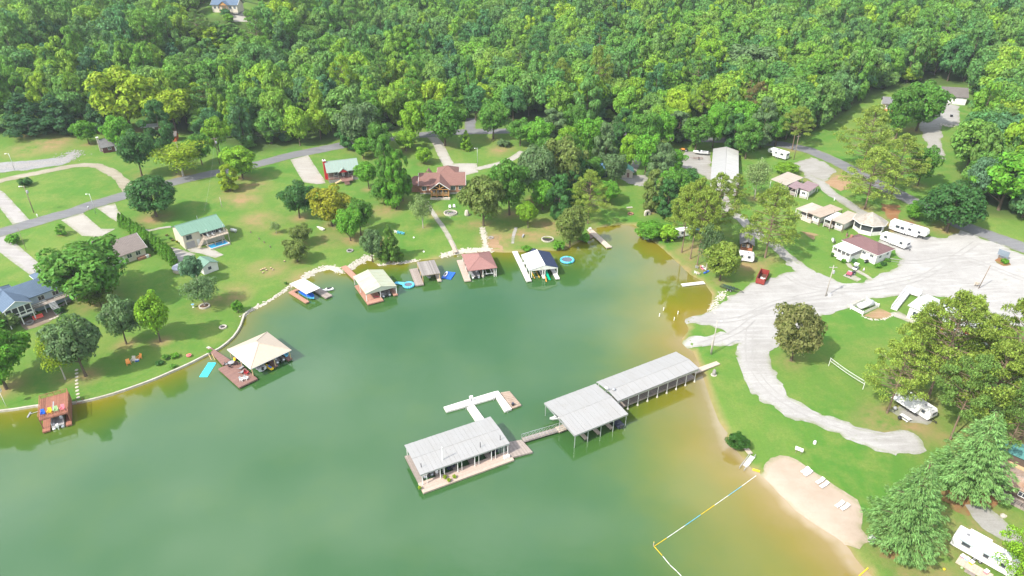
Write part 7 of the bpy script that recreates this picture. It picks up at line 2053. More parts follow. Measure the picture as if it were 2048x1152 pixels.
# ---- small buildings at the forest edge, left
S = Spot(px('N',560,560),2.4,R(38),9,6.5,'fc')
T = thing('cabin','small dark cabin with white chimney at the forest edge, far left','cabin',S.loc,S.rz)
gable_walls(T,8,5.5,2.6,2.2,mat('dark_red_siding',(.14,.05,.045),.7),'x'); gable_roof(T,8,5.5,2.6,2.2,R_GREY,'x',ov=.6)
ch = MB().box(-4.75,-4.02,-.4,.5,-1,5.8).build('chimney',STONEW,T); MB().box(-4.85,-3.95,-.5,.6,5.81,6.0).build('chimney_cap',W_,ch)
window(T, 'f', -2.75, -1.5, 1.5, 1.0, 1.0); door(T, 'f', -2.75, .8, .9, 2.0, W_); window(T, 'l', -4, -1.7, 1.5, .8, 1.0)
S = Spot(px('N',1900,340),2.2,R(10),6,4.5,'fc')
T = thing('shed','small shed with orange end wall and dark roof behind the yellow drooping tree','shed',S.loc,S.rz)
gable_walls(T, 5.2, 3.8, 2.3, 1.3, mat('orange_siding', (.55, .13, .06), .7), 'x'); gable_roof(T, 5.2, 3.8, 2.3, 1.3, R_GREY2, 'x', ov=.4); door(T, 'f', -1.9, 0, 1.0, 1.9, W_)
S = Spot(px('N',1450,110),2.2,R(12),8,5,'fc')
T = thing('shed','low grey metal roofed shed under the trees at the forest edge','shed',S.loc,S.rz)
gable_walls(T, 7, 4.2, 2.1, .7, mat('brown_siding', (.12, .09, .07), .8), 'x'); gable_roof(T, 7, 4.2, 2.1, .7, R_GALV, 'x', ov=.4); door(T, 'f', -2.1, 1, 1.0, 1.9, W_)
# ---- house on the hill
S = Spot(px('w',640,158),0,R(-4),15.5,9,'fc',True)
T = thing('house','cream house with dark blue roof in the clearing on the hill','house',S.loc,S.rz)
L,W = 14.5,8.5
gable_walls(T,L,W,3.6,2.6,CREAM,'x'); gable_roof(T,L,W,3.6,2.6,R_BLUE,'x',ov=.6,trim=W_); skirt(T,L,W,STONE2)
for u in (-5.6, -3.2, 3.4, 5.8): window(T, 'f', -W / 2, u, 2.0, 1.3, 1.3)
MB().prism([(-2.4,3.4),(2.4,3.4),(0,5.2)],-W / 2 - 1.6,-W / 2 - 1.45,'y').build('porch_gable',TIMBER,T)
for s in (-1,1):
 q = [(s * 2.8,-W / 2 - 1.9,3.3),(0,-W / 2 - 1.9,5.4),(0,-1.2,5.4),(s * 2.8,-W / 2 + .3,3.9)]
 MB().slab(q if s > 0 else q[::-1], .14).build('porch_roof', R_BLUE, T)
posts(T, [(-2.2, -W / 2 - 1.5), (2.2, -W / 2 - 1.5), (-.8, -W / 2 - 1.5), (.8, -W / 2 - 1.5)], -.5, 3.4, .12, TIMBER); door(T, 'f', -W / 2, 0, 1.1, 2.1, BRND)
sheet('driveway',cp('w',(700,165),(790,130),(1060,160),(1060,215),(1010,260),(740,255)),M_CONC,off=.09,rough_edge=.2)
sheet('soil_patch',cp('w',(795,125),(900,125),(1070,145),(1060,158),(800,140)),M_SOIL,off=.07)
q = gpt('w',1045,212); t = thing('utility_box','white utility box on the drive of the hill house','cabinet',tuple(q)); MB().box(-.7,.7,-.7,.7,-.2,1.9).build('cabinet',W_,t); MB().box(-.75,.75,-.75,.75,1.91,2.05).build('lid',GREYM,t)
# ---- the dark central house and its neighbours
S = Spot(px('H',500,640),3.6,R(8),14,9,'fc')
T = thing('house','dark house half hidden by oaks above the white boathouse','house',S.loc,S.rz)
gable_walls(T,13,8.2,3.4,2.4,mat('slate_siding',(.13,.14,.155),.7),'x'); gable_roof(T,13,8.2,3.4,2.4,R_GREY2,'x',ov=.5,trim=W_)
for u in (-4.5, -1.5, 2.0, 5.0): window(T, 'f', -4.1, u, 2.0, 1.3, 1.4, W_)
MB().box(-6,6,-6.5,-4.1,.7,.9).build('deck',GREYD,T); railing(T,[(-6,-6.4),(6,-6.4)],.9,.95,W_,gap=1.2); posts(T,[(-5.8,-6.3),(0,-6.3),(5.8,-6.3)],-.8,.7,.1,WOODP)
S = Spot(px('H',1065,410),2.4,R(10),9,8,'fc')
T = thing('house','small house with bright blue metal roof behind the leaning pine','house',S.loc,S.rz)
gable_walls(T, 8, 7, 2.6, 1.8, mat('dark_blue_siding', (.06, .08, .12), .7), 'x'); gable_roof(T, 8, 7, 2.6, 1.8, ribbed('blue_metal_roof', (.07, .17, .27), (.06, .15, .23), .4), 'x', ov=.5); window(T, 'f', -3.5, 1.5, 1.6, 1.2, 1.0); door(T, 'f', -3.5, -1.2, 1.0, 2.0, W_)
S = Spot(px('H',1435,480),0,R(-6),4.6,5.5,'fc')
T = thing('shed','small cream shed with teal metal roof beside the gravel yard','shed',S.loc,S.rz)
gable_walls(T, 4.2, 5.2, 2.3, 1.2, CREAM, 'y'); gable_roof(T, 4.2, 5.2, 2.3, 1.2, R_TEAL, 'y', ov=.4, trim=W_); door(T, 'f', -2.6, .3, .9, 1.9, BRND); window(T, 'f', -2.6, -1.2, 1.3, .6, .7)
rocks('boulder_row','row of dark boulders along the edge of the gravel yard below the teal roofed shed',cp('H',(1440,545),(1500,560),(1560,575),(1640,580)),46,.45,STONE2,.5,seed=15)
t = thing('stone_slab','pale flat slab on the lawn at the head of the cove','slab',tuple(gpt('y',380,748)),.2)
MB().box(-1.1,1.1,-.35,.35,.12,.3).build('top',STONEW,t); MB().box(-.8,.8,-.25,.25,-.1,.12).build('base',STONE2,t)
q = gpt('y',548,818); t = thing('fireplace','grey stone arch hearth on the lawn at the head of the cove','hearth',tuple(q),.35)
for s in (-1,1): MB().box(s * .8 - .3,s * .8 + .3,-.4,.4,-.2,1.3).build('pier',STONE,t)
MB().prism([(-1.1,1.3),(1.1,1.3),(.6,1.9),(-.6,1.9)],-.4,.4,'y').build('arch',STONE,t); MB().box(-.5,.5,.2,.38,-.2,1.3).build('fireback',DARK,t)
q = gpt('h',765,225); t = thing('lawn_bench','grey bench on the lawn behind the white boathouse','bench',tuple(q),1.35)
MB().box(-1.0,1.0,-.25,.25,.4,.48).build('seat',GREYM,t)
for x in (-.8,.8): MB().box(x - .06,x + .06,-.2,.2,-.1,.4).build('leg',GREYM,t)
# ---- long storage barn
S = Frame(px('m',330,432),px('m',566,455),px('m',530,172),3.6,W=40)
T = thing('storage_barn','long white and grey metal storage barn beside the gravel yard','barn',S.loc,S.rz)
L,W = max(S.L,9.6),39.5
gable_walls(T,L - .8,W,3.6,1.3,mat('pale_metal_wall',(.55,.54,.52),.6),'y')
n = 18
for s,m in ((-1,R_BARN),(1,R_BARN2)):
 for i in range(n):
  a,b = -W / 2 - .3 + (W + .6) * i / n + .015,-W / 2 - .3 + (W + .6) * (i + 1) / n - .015
  q = [(0,a,5.05),(s * L / 2,a,3.7),(s * L / 2,b,3.7),(0,b,5.05)]
  MB().slab([(x,y,z + .02 * (i % 2)) for x,y,z in (q if s > 0 else q[::-1])],.08).build('roof_panel',m,T)
MB().tube((0,-W / 2 - .3,5.06),(0,W / 2 + .3,5.06),.12,n=6).build('ridge_cap',R_BARN,T)
for k in range(6): door(T,'l',-L / 2 + .4,-W / 2 + 3 + k * 5.8,3.4,2.8,mat('barn_door',(.48,.47,.46),.6),.05,'roll_door')
door(T, 'f', -W / 2, 0, 3.5, 3.0, mat('barn_door', (.48, .47, .46), .6), .05, 'roll_door')
q = gpt('m',250,205); runabout('white motor boat on a trailer in the storage barn yard',(q[0],q[1],q[2] + .75),R(75),L=6.2,w=2.3,cover=None)
q = gpt('m',225,240); t = thing('boat_trailer','rusty empty trailer in front of the white boat in the barn yard','trailer',tuple(q),R(80))
for x in (-.8,.8): MB().box(x - .06,x + .06,-2.2,1.8,.45,.57).build('frame_rail',BRND,t); wheel(t,x * 1.25,-.6,.33)
for y in (-2.0,-.5,1.2): MB().box(-.8,.8,y - .05,y + .05,.45,.55).build('cross_member',BRND,t)
MB().tube((0,1.7,.5),(0,3.2,.5),.06,n=5).build('tongue',BRND,t)
q = gpt('m',120,175); t = thing('tractor','orange compact tractor at the edge of the barn yard','tractor',tuple(q),R(70))
MB().box(-.35,.35,.1,1.5,.6,1.2).build('bonnet',ORNG,t,bevel=.05); MB().box(-.5,.5,-.9,.1,.55,.85).build('chassis',ORNG,t); MB().box(-.3,.3,-.8,-.3,.86,1.3).build('seat',BLACK,t); MB().box(-.55,.55,1.9,2.1,.2,.8).build('loader_bucket',ORNG,t)
for s in (-1,1): wheel(t,s * .7,-.6,.6,.3); wheel(t,s * .55,1.2,.38,.22); MB().tube((s * .5,-.8,.85),(s * .5,-.8,2.0),.04,n=5).build('roll_bar',BLACK,t); MB().tube((s * .5,.3,.9),(s * .5,1.9,.5),.05,n=5).build('loader_arm',ORNG,t)
q = gpt('m',885,225); camper('white covered camper standing alone near the right hand road',(q[0],q[1],q[2]),R(38),L=8.6,w=2.6,h=2.6,fifth=True,name='travel_trailer')
# ---- cabins of the campground
def shelter_roof(T,S,L,W,z,m,pm=W_,pitch=.5,n=6,c=(0,0)):
 x,y = c
 for i in range(n):
  a,b = x - L / 2 + L * i / n + .01,x - L / 2 + L * (i + 1) / n - .01
  j = .012 * (i % 2)
  MB().slab([(a,y - W / 2,z - pitch / 2 + j),(b,y - W / 2,z - pitch / 2 + j),(b,y + W / 2,z + pitch / 2 + j),(a,y + W / 2,z + pitch / 2 + j)],.09).build('roof_panel',m,T)
 posts(T,[(x + sx * (L / 2 - .2),y + sy * (W / 2 - .2)) for sx in (-1,1) for sy in (-1,1)],-.5,z - pitch / 2 - .1,.08,pm)
def park_trailer(T, L, W, h, m=W2, c=(0, 0), front='f'):
 x,y = c
 MB().box(x - L / 2,x + L / 2,y - W / 2,y + W / 2,.45,h).build('trailer_body',m,T,bevel=.06)
 MB().box(x - L / 2 + .05,x + L / 2 - .05,y - W / 2 + .05,y + W / 2 - .05,-.4,.45).build('skirting',mat('grey_skirting',(.45,.42,.38),.8),T)
S = Frame(px('n',160,240),px('n',325,165),px('n',160,125),3.2)
T = thing('cabin','cabin under a tan metal roof, farthest of the campground row','cabin',S.loc,S.rz)
shelter_roof(T, S, S.L, S.W, 3.3, R_TANM, pitch=.5, n=10); park_trailer(T, S.L - 3.0, 2.6, 2.75, c=(-.4, -S.W / 2 + 2.0)); window(T, 'f', -S.W / 2 + .7, -2, 1.7, 1.1, .8); window(T, 'f', -S.W / 2 + .7, 1.5, 1.7, 1.1, .8); window(T, 'l', -.4 - (S.L - 3) / 2, -S.W / 2 + 2, 1.8, 1.2, .8)
S = Frame(px('n',380,300),px('n',475,235),px('n',385,190),3.1)
T = thing('cabin','white trailer cabin under purple brown metal roofs beside the tan roofed one','cabin',S.loc,S.rz)
L,W = S.L,max(S.W,4.2)
shelter_roof(T,S,L,W,3.2,R_PURP,pitch=.5,n=8); shelter_roof(T,S,L * .8,W * .75,2.7,R_PURP,pitch=.4,n=6,c=(-L * .1,W * .92)); park_trailer(T,L - .8,2.7,2.6,c=(0,-.2))
window(T, 'l', -L / 2 + .4, -.2, 1.7, 1.2, .8); window(T, 'f', -1.55, -2, 1.7, 1.1, .8); window(T, 'f', -1.55, 1.6, 1.7, 1.1, .8)
MB().box(-L * .5,L * .3,W * .6,W * 1.3,.0,.4).build('porch_floor',GREYD,T); railing(T,[(-L * .5 + .1,W * .6),(-L * .5 + .1,W * 1.3)],.4,.9,W_,gap=.8)
def site_cabin(label,A,B,C,A2,B2,C2,m,m2,tm=W2):
 S = Frame(px('n',*A),px('n',*B),px('n',*C),3.1)
 T = thing('cabin',label,'cabin',S.loc,S.rz)
 L,W = S.L,S.W
 shelter_roof(T,S,L,W,3.2,m,pitch=.45,n=5,pm=mat('brown_post',(.2,.13,.09),.8))
 a = S.local(px('n',*A2),2.8); c = S.local(px('n',*C2),2.8); b = S.local(px('n',*B2),2.8)
 l2,w2 = abs(b[0] - a[0]),abs(c[1] - b[1])
 shelter_roof(T,S,l2,w2,2.75,m2,pitch=.35,n=4,c=((a[0] + b[0]) / 2,(b[1] + c[1]) / 2))
 park_trailer(T,2.6,W - 1.6,2.65,tm,c=(0.2,.1))
 window(T, 'f', .1 - (W - 1.6) / 2, .2, 1.8, 1.4, .6); window(T, 'l', -1.1, -1.5, 1.7, 1.1, .8); window(T, 'l', -1.1, 1.8, 1.7, 1.1, .8); door(T, 'l', -1.1, .2, .8, 1.9, W_, .5)
 MB().box((a[0] + b[0]) / 2 - l2 / 2 + .1,-1.35,(b[1] + c[1]) / 2 - w2 / 2 + .1,(b[1] + c[1]) / 2 + w2 / 2 - .3,.15,.42).build('porch_floor',GREYD,T)
 x_ = (a[0] + b[0]) / 2 - l2 / 2 + .2
 railing(T,[(-1.4,(b[1] + c[1]) / 2 - w2 / 2 + .2),(x_,(b[1] + c[1]) / 2 - w2 / 2 + .2),(x_,(b[1] + c[1]) / 2 + w2 / 2 - .4)],.42,.9,W_,gap=.7,bars=3)
 return S,T
S,T = site_cabin('white cabin under tan metal roofs with railed porch, middle of the campground row',(365,500),(487,550),(572,430),(245,460),(360,505),(425,420),R_RUST,R_STRIP)
MB().box(-S.L / 2 - 2.6,-S.L / 2 + 2.0,-S.W / 2 - .3,-S.W / 2 + .4,-.3,.8).build('lattice',CREAM,T)
S,T = site_cabin('small white trailer under a pale tan roof beside the octagonal cabin',(585,570),(715,615),(780,505),(515,560),(590,580),(640,500),R_TANM,R_WHITE)
# octagonal cabin
q = gpt('n',938,668)
T = thing('cabin', 'octagonal white screened cabin with pale litter strewn roof', 'cabin', (q[0], q[1], q[2]), .15)
r8,ro = 4.5,5.4
V8 = [(math.cos(R(22.5 + 45 * k)),math.sin(R(22.5 + 45 * k))) for k in range(8)]
for k in range(8):
 a,b = V8[k],V8[(k + 1) % 8]
 A3,B3 = (a[0] * r8,a[1] * r8),(b[0] * r8,b[1] * r8)
 MB().slab([(A3[0],A3[1],1.1),(B3[0],B3[1],1.1),(B3[0] * .975,B3[1] * .975,1.1),(A3[0] * .975,A3[1] * .975,1.1)][::-1][::-1],1.9).build('knee_wall',W2,T)
 MB().slab([(A3[0] * .99,A3[1] * .99,3.3),(B3[0] * .99,B3[1] * .99,3.3),(B3[0] * .98,B3[1] * .98,3.3),(A3[0] * .98,A3[1] * .98,3.3)],2.19).build('screen',GLASS if k in (6,7) else SCREEN,T)
 MB().box(A3[0] - .13,A3[0] + .13,A3[1] - .13,A3[1] + .13,-.5,3.4).build('corner_post',W_,T)
 MB().slab([(a[0] * ro, a[1] * ro, 3.42), (b[0] * ro, b[1] * ro, 3.42), (0, 0, 6.3)], .12).build('roof', mat('litter_roof', (.34, .315, .275), .85, (.26, .235, .195), dirt=(.24, .16, .10), dscale=.6), T)
 MB().tube((a[0] * ro,a[1] * ro,3.36),(b[0] * ro,b[1] * ro,3.36),.08,n=5).build('fascia',W_,T)
# white cottage
S = Frame(px('n',688,770),px('n',1035,920),px('n',1180,850),2.9)
T = thing('cottage', 'white cottage with purple brown hip roof and white porch roof', 'house', S.loc, S.rz)
L,W = S.L,S.W
hip_roof(T,L,W,2.9,1.9,R_BROWN2,ov=0,ridge=L * .42)
MB().box(-L / 2 + .5,L / 2 - .5,-W / 2 + .5,W / 2 - .5,-.6,2.9).build('wall',W2,T)
for u in (1.6, 4.2): window(T, 'f', -W / 2 + .5, u, 1.9, 1.1, .8)
for u in (-1.8,1.8): window(T,'r',L / 2 - .5,u,1.8,1.0,.9)
MB().box(-1.0,-.4,W / 2 - 2.0,W / 2 - 1.4,4.0,5.4).build('chimney',BRICK,T) if False else MB().box(-L / 2 + .9,-L / 2 + 1.6,-W / 2 + 2.4,-W / 2 + 3.1,2.5,4.6).build('chimney',BRICK,T)
a = S.local(px('n',600,825),2.6); b = S.local(px('n',785,900),2.6)
x0,x1,y0 = a[0],b[0],min(a[1],b[1])
roof_panels(T,x0,x1,y0,-W / 2 + .1,lambda x,y: 2.55 + .35 * (y - y0) / (-W / 2 - y0),R_WHITE,8,along='x')
posts(T,[(x0 + .25 + (x1 - x0 - .5) * k / 4,y0 + .3) for k in range(5)],-.4,2.45,.1,W_)
MB().box(x0 + .2,x1 - .2,y0 + .2,-W / 2 + .5,-.4,.55).build('porch_floor',W2,T); MB().box(x0 + .2,x0 + .32,y0 + .2,-W / 2 + .5,.55,1.45).build('porch_wall',W2,T)
xm = (x0 + x1) / 2 + .6
MB().box(x0 + .2,xm - .8,y0 + .2,y0 + .32,.55,1.4).build('porch_wall',W2,T); MB().box(xm + .8,x1 - .2,y0 + .2,y0 + .32,.55,1.4).build('porch_wall',W2,T)
MB().box(x1 - .3,x1 - .2,y0 + .3,-W / 2 + .5,.55,1.4).build('porch_wall',W2,T)
stairs(T, (xm, y0 + .2, .55), (xm, y0 - 1.3, -.1), 1.6, 4, W_); door(T, 'f', -W / 2 + .5, (x0 + x1) / 2, .95, 2.0, RED, .55)
ribbon('footpath',[on_ground(px('I',*p)) for p in ((260,440),(340,560),(620,720),(860,850),(1050,1000))],1.4,M_CONC,world=True,off=.07)
sheet('patio',cp('I',(90,850),(270,740),(710,960),(560,1050)),M_CONC,off=.075,rough_edge=.03)
q = gpt('I',500,640); golf_cart('white and black golf cart with white canopy in front of the white cottage',tuple(q + np.array([0,0,.05])),R(-40))
q = gpt('I',290,840); t = thing('utility_cart','red flat topped cart parked on the concrete pad before the cottage','cart',tuple(q + np.array([0,0,.08])),R(-35))
MB().box(-.7,.7,-.8,.8,.5,.85).build('tray',mat('faded_red',(.50,.10,.14),.6),t,bevel=.05); MB().box(-.6,.6,.8,1.5,.3,.9).build('bonnet',GREYM,t,bevel=.08)
for x in (-.6,.6):
 for y in (-.6,1.0): wheel(t,x,y,.26,.2)
q = gpt('I',420,800); t = thing('lawn_mower','dark riding mower behind the red cart','mower',tuple(q + np.array([0,0,.05])),R(-50))
MB().box(-.4,.4,.1,.9,.35,.8).build('bonnet',BLACK,t,bevel=.08); MB().box(-.55,.55,-.5,.3,.15,.35).build('cutting_deck',GREYM,t); MB().box(-.25,.25,-.6,-.1,.5,.95).build('seat',BLACK,t)
for x in (-.45,.45): wheel(t,x,-.55,.28,.2); wheel(t,x,.7,.2,.15)
q = gpt('I',770,690); t = thing('statue','small white lawn statue on a plinth right of the golf cart','statue',tuple(q)); MB().box(-.25,.25,-.25,.25,-.05,.3).build('plinth',STONE2,t); MB().lathe([(.16,.3),(.2,.5),(.12,.8),(.15,.95),(0,1.1)],8).build('figure',W_,t)
q = gpt('I', 860, 430); t = thing('garden_cart', 'dark wheelbarrow and grill against the cottage wall', 'grill', tuple(q), .3); MB().box(-.45, .45, -.3, .3, .45, 1.1).build('firebox', BLACK, t, bevel=.06); MB().box(-.9, -.5, -.25, .25, .7, .76).build('side_shelf', GREYM, t)
for x in (-.35,.35): MB().box(x - .04,x + .04,-.25,.25,0,.45).build('leg',BLACK,t)
q = gpt('n',595,800); t = thing('satellite_dish','white satellite dish on a post left of the white cottage','dish',tuple(q)); MB().tube((0,0,-.2),(0,0,.9),.05,n=6).build('mast',STEEL,t)
dm = MB().lathe([(0,0),(.45,.08),(.85,.32)],16).build('reflector',W_,t,True); dm.location = (0,0,1.0); dm.rotation_euler = (R(50),0,.6)
q = gpt('n',735,735); t = thing('water_heater','rusty brown barrel stove behind the white cottage','barrel',tuple(q)); MB().lathe([(.3,0),(.32,.5),(.3,1.1)],10).build('drum',BRND,t); MB().tube((0,0,1.1),(0,0,2.0),.09,n=6).build('flue',BLACK,t)
# campers
q = gpt('n',1320,715); camper('large white fifth wheel camper with dark windows, upper of two beside the cottage',tuple(q),R(-139),L=11.5,w=2.6,h=2.9,fifth=True,slide=1,name='fifth_wheel',detail_side='r',stripes=RVG)
q = gpt('n',1190,812); camper('plain white travel trailer, lower of two beside the cottage',tuple(q),R(-148),L=8.6,w=2.5,h=2.2,detail_side='r',win=((-.3,.9),(.3,.8)))
q = gpt('o',745,330); camper('white camper half hidden behind the full yellow green tree',tuple(q),R(-110),L=7.8,w=2.5,h=2.3,detail_side='r')
S = Spot(px('o',790,262),0,R(-16),4.4,8,'fc')
T = thing('cabin','small cabin with dark grey shingle roof and brick porch beside the lane','cabin',S.loc,S.rz)
gable_walls(T, 3.8, 6.5, 2.5, 1.0, mat('brown_siding', (.12, .09, .07), .8), 'y', c=(0, .6)); gable_roof(T, 3.8, 7.6, 2.5, 1.0, R_GREY, 'y', ov=.4); MB().box(-1.8, 1.8, -3.9, -2.7, -.3, .9).build('porch_wall', mat('orange_brick', (.45, .17, .08), .85), T); posts(T, [(-1.7, -3.7), (0, -3.7), (1.7, -3.7)], .9, 2.5, .08, TIMBER); door(T, 'f', -2.65, .4, .9, 2.0, W_); window(T, 'f', -2.65, -.9, 1.5, .8, .8)
q = gpt('J',270,320); camper('pale camper among the pine trunks on the cove bank',tuple(q),R(-70),L=7.2,w=2.4,h=2.2)
q = gpt('J',530,290); t = thing('canopy_tent','teal canopy shelter among the pine trunks','shelter',tuple(q),.2)
for s in (-1,1):
 qd = [(s * 2.2,-2,2.2),(0,-2,2.9),(0,2,2.9),(s * 2.2,2,2.2)]; MB().slab(qd if s < 0 else qd[::-1],.06).build('canopy',R_TEAL,t)
for x in (-2.0,2.0):
 for y in (-1.9,1.9): MB().tube((x,y,-.3),(x,y,2.22),.05,n=5).build('pole',STEEL,t)
for k,(a,b,m,lb,rz) in enumerate(((705,930,PINKP,'red pink kayak pulled up on the cove bank',1.6),(745,925,W_,'white kayak between the pink and the blue one on the cove bank',1.75),(790,1010,BLUEP,'blue kayak lowest on the cove bank',.7))):
 q = gpt('J',a,b); t = thing('kayak',lb,'kayak',tuple(q),rz)
 MB().add([(-1.6,0,.3),(-.8,-.34,.3),(.8,-.34,.3),(1.6,0,.3),(.8,.34,.3),(-.8,.34,.3),(-1.2,0,.02),(1.2,0,.02),(-.5,-.22,.0),(.5,-.22,.0),(.5,.22,0),(-.5,.22,0)],
 [(0,1,2,3,4,5),(0,6,8,1),(1,8,9,2),(2,9,7,3),(3,7,10,4),(4,10,11,5),(5,11,6,0),(6,11,10,7,9,8)]).build('hull',m,t)
 MB().box(-.4,.45,-.22,.22,.305,.34).build('cockpit',BLACK,t)
for (a,b,m,lb) in ((640,1045,CREAM,'cream chair on the cove bank beside the kayaks'),(610,925,GREYM,'grey chair at the foot of the right pine'),(590,1030,W_,'white chair near the water on the cove bank')): place_adi(tuple(gpt('J',a,b)),2.4,m,lb)
# dumpster, trailer
S = Frame(px('o',868,528),px('o',932,543),px('o',1030,468),.0)
T = thing('dumpster','open red steel roll off dumpster at the corner of the gravel lot','dumpster',S.loc,S.rz)
L,W,h = 2.4,6.6,1.9
for nm,b_ in (('side_wall',(-L / 2,-L / 2 + .08,-W / 2,W / 2)),('side_wall',(L / 2 - .08,L / 2,-W / 2,W / 2)),('end_gate',(-L / 2 + .085,L / 2 - .085,-W / 2,-W / 2 + .08)),('end_wall',(-L / 2 + .085,L / 2 - .085,W / 2 - .08,W / 2))): MB().box(*b_,.2,h).build(nm,REDM,T)
MB().box(-L / 2 + .09,L / 2 - .09,-W / 2 + .09,W / 2 - .09,.2,.35).build('floor',mat('rusty_floor',(.12,.06,.04),.9),T)
for i in range(7):
 y = -W / 2 + .25 + (W - .5) * i / 6
 for x in (-L / 2 - .05,L / 2 + .05): MB().box(x - .045,x + .045,y - .06,y + .06,.25,h - .02).build('rib',REDM,T)
for x in (-L / 2 - .02,L / 2 + .02): MB().box(x - .08,x + .08,-W / 2,W / 2,h - .01,h + .1).build('top_rail',REDM,T)
for x in (-.8,.8): MB().box(x - .1,x + .1,-W / 2,W / 2,-.05,.2).build('skid',BLACK,T)
rocks('rubbish','pale rubbish lying inside the red dumpster',[world_of(S,-.4,-1.6),world_of(S,.3,-.2)],22,.35,W_,.7,world=True,seed=16)
bpy.data.objects['rubbish'].location.z = .45
a,b = gpt('O',880,200),gpt('O',1545,400)
ang = math.atan2(b[1] - a[1],b[0] - a[0]); ln = float(np.hypot(*(b - a)[:2])); c_ = (a + b) / 2
t = thing('boat_trailer','long empty black boat trailer beside the gravel lot','trailer',tuple(c_),ang - math.pi / 2)
for x in (-.9,.9): MB().box(x - .07,x + .07,-ln / 2,ln / 2 - 2,.5,.64).build('frame_rail',BLACK,t)
for k in range(6): MB().box(-.9,.9,-ln / 2 + k * (ln - 2) / 5.2,-ln / 2 + k * (ln - 2) / 5.2 + .1,.5,.6).build('cross_member',BLACK,t)
for x in (-.45,.45): MB().box(x - .12,x + .12,-ln / 2 + .4,ln / 2 - 2.6,.66,.8).build('bunk',mat('green_bunk_carpet',(.05,.1,.07),.9),t)
for s in (-1,1): MB().tube((s * .9,ln / 2 - 2.1,.56),(0,ln / 2,.56),.06,n=5).build('tongue',BLACK,t); wheel(t,s * 1.15,-.9,.34); wheel(t,s * 1.15,0,.34)
MB().tube((0,ln / 2 - .2,0),(0,ln / 2 - .2,.9),.05,n=6).build('jack',GREYM,t)
# ---- far garage and the house beside it
S = Spot(px('v',1200,243),0,R(-14),17,9,'fc',True)
T = thing('garage','wide garage with grey brown roof and white doors at the far gravel yard','garage',S.loc,S.rz)
gable_walls(T,16,8,3.2,3.2,W2,'x'); gable_roof(T,16,8,3.2,3.2,R_GREY2,'x',ov=.5)
for u in (-4.6, 0, 4.6): door(T, 'f', -4, u, 3.6, 2.5, W_, .02, 'garage_door')
S = Spot(px('v',800,300),0,R(-20),9,8,'fc',True)
T = thing('house','white house with timber porch hidden behind the largest oak','house',S.loc,S.rz)
gable_walls(T, 8, 7, 3.0, 2.0, W2, 'x'); gable_roof(T, 8, 7, 3.0, 2.0, R_GREY, 'x', ov=.5); window(T, 'f', -3.5, -2, 1.8, 1.2, 1.1); window(T, 'f', -3.5, 2, 1.8, 1.2, 1.1); MB().box(-4, 4, -5.4, -3.5, -.4, .5).build('porch_floor', TIMBER, T); posts(T, [(-3.8, -5.2), (0, -5.2), (3.8, -5.2)], .5, 2.9, .1, TIMBER); door(T, 'f', -3.5, 0, 1, 2.1, BRND, .5)
q = gpt('v',1232,338); t = thing('trash_bin','dark wheeled bin on the far gravel yard','bin',tuple(q)); MB().prism([(-.35,.05),(.35,.05),(.42,1.1),(-.42,1.1)],-.4,.4,'x').build('bin',BLACK,t); MB().box(-.45,.45,-.45,.45,1.11,1.2).build('lid',GREYM,t)
rocks('stone_bed','low brown stone bed at the edge of the far gravel yard',cp('v',(1170,395),(1200,400),(1240,405)),90,.3,STONE,1.4,seed=18)
S = Spot(px('x',1140,655),2,R(-10),9,7,'fc',True)
T = thing('house','grey roofed house almost swallowed by the wood above the barn','house',S.loc,S.rz)
gable_walls(T, 8, 6, 3.4, 2.2, mat('brown_siding', (.12, .09, .07), .8), 'x'); gable_roof(T, 8, 6, 3.4, 2.2, R_GREY, 'x', ov=.5); MB().box(-4.7, -4.02, -.5, .5, -1, 6.6).build('chimney', STONEW, T); window(T, 'f', -3, 0, 1.8, 1.2, 1.1)
# ---- the white store beside the lot, with ramp and tank enclosure
P0,P1,P2 = px('p',755,575),px('p',642,772),px('p',1215,768)
a,b,c_ = [at_z(p,1.9 + 3.6) for p in (P0,P1,P2)]
ang = math.atan2((c_ - a)[1],(c_ - a)[0]); L = float(np.hypot(*(c_ - a)[:2])); W = float(np.hypot(*(b - a)[:2]))
u,n_ = np.array([math.cos(ang),math.sin(ang)]),np.array([math.sin(ang),-math.cos(ang)])
W = abs(float((b - a)[:2] @ n_)); cc = a[:2] + u * L / 2 + n_ * W / 2
L *= .82; W *= .66; cc = a[:2] + u * (L / 2 + 3.2) + n_ * (W / 2 + .6)
T = thing('store','white metal roofed lake store behind the camp pines','building',(cc[0],cc[1],float(hz(cc[0],cc[1]))),ang)
print('store',L,W,math.degrees(ang))
MB().box(-L / 2 + .5,L / 2 - .5,-W / 2 + .5,W / 2 - .5,-.8,3.5).build('wall',W2,T)
roof_panels(T,-L / 2,L / 2,-W / 2,0,lambda x,y: 3.6 + .9 * (1 - abs(y) / (W / 2)),R_WHITE,14); roof_panels(T,-L / 2,L / 2,0,W / 2,lambda x,y: 3.6 + .9 * (1 - abs(y) / (W / 2)),R_WHITE,14)
for k in range(5): window(T, 'f', -W / 2 + .5, -L / 2 + 2.5 + k * 3.2, 1.9, 1.6, 1.2)
for k in range(2): window(T,'l',-L / 2 + .5,-1.5 + 3 * k,1.9,1.4,1.2)
door(T, 'f', -W / 2 + .5, L / 2 - 2.5, 1.1, 2.1, RED)
MB().box(L / 2 - .5,L / 2 + 7,-W / 2 + 2.0,W / 2 - .5,-.8,2.9).build('annex',W2,T); roof_panels(T,L / 2 + .1,L / 2 + 7.5,-W / 2 + 1.6,W / 2,lambda x,y: 3.0 + .03 * y,R_WHITE,6)
RP = [gpt('p',*p) for p in ((548,735),(595,745),(720,640),(690,600),(640,605))]
a,b = gpt('p',565,740),gpt('p',668,612)
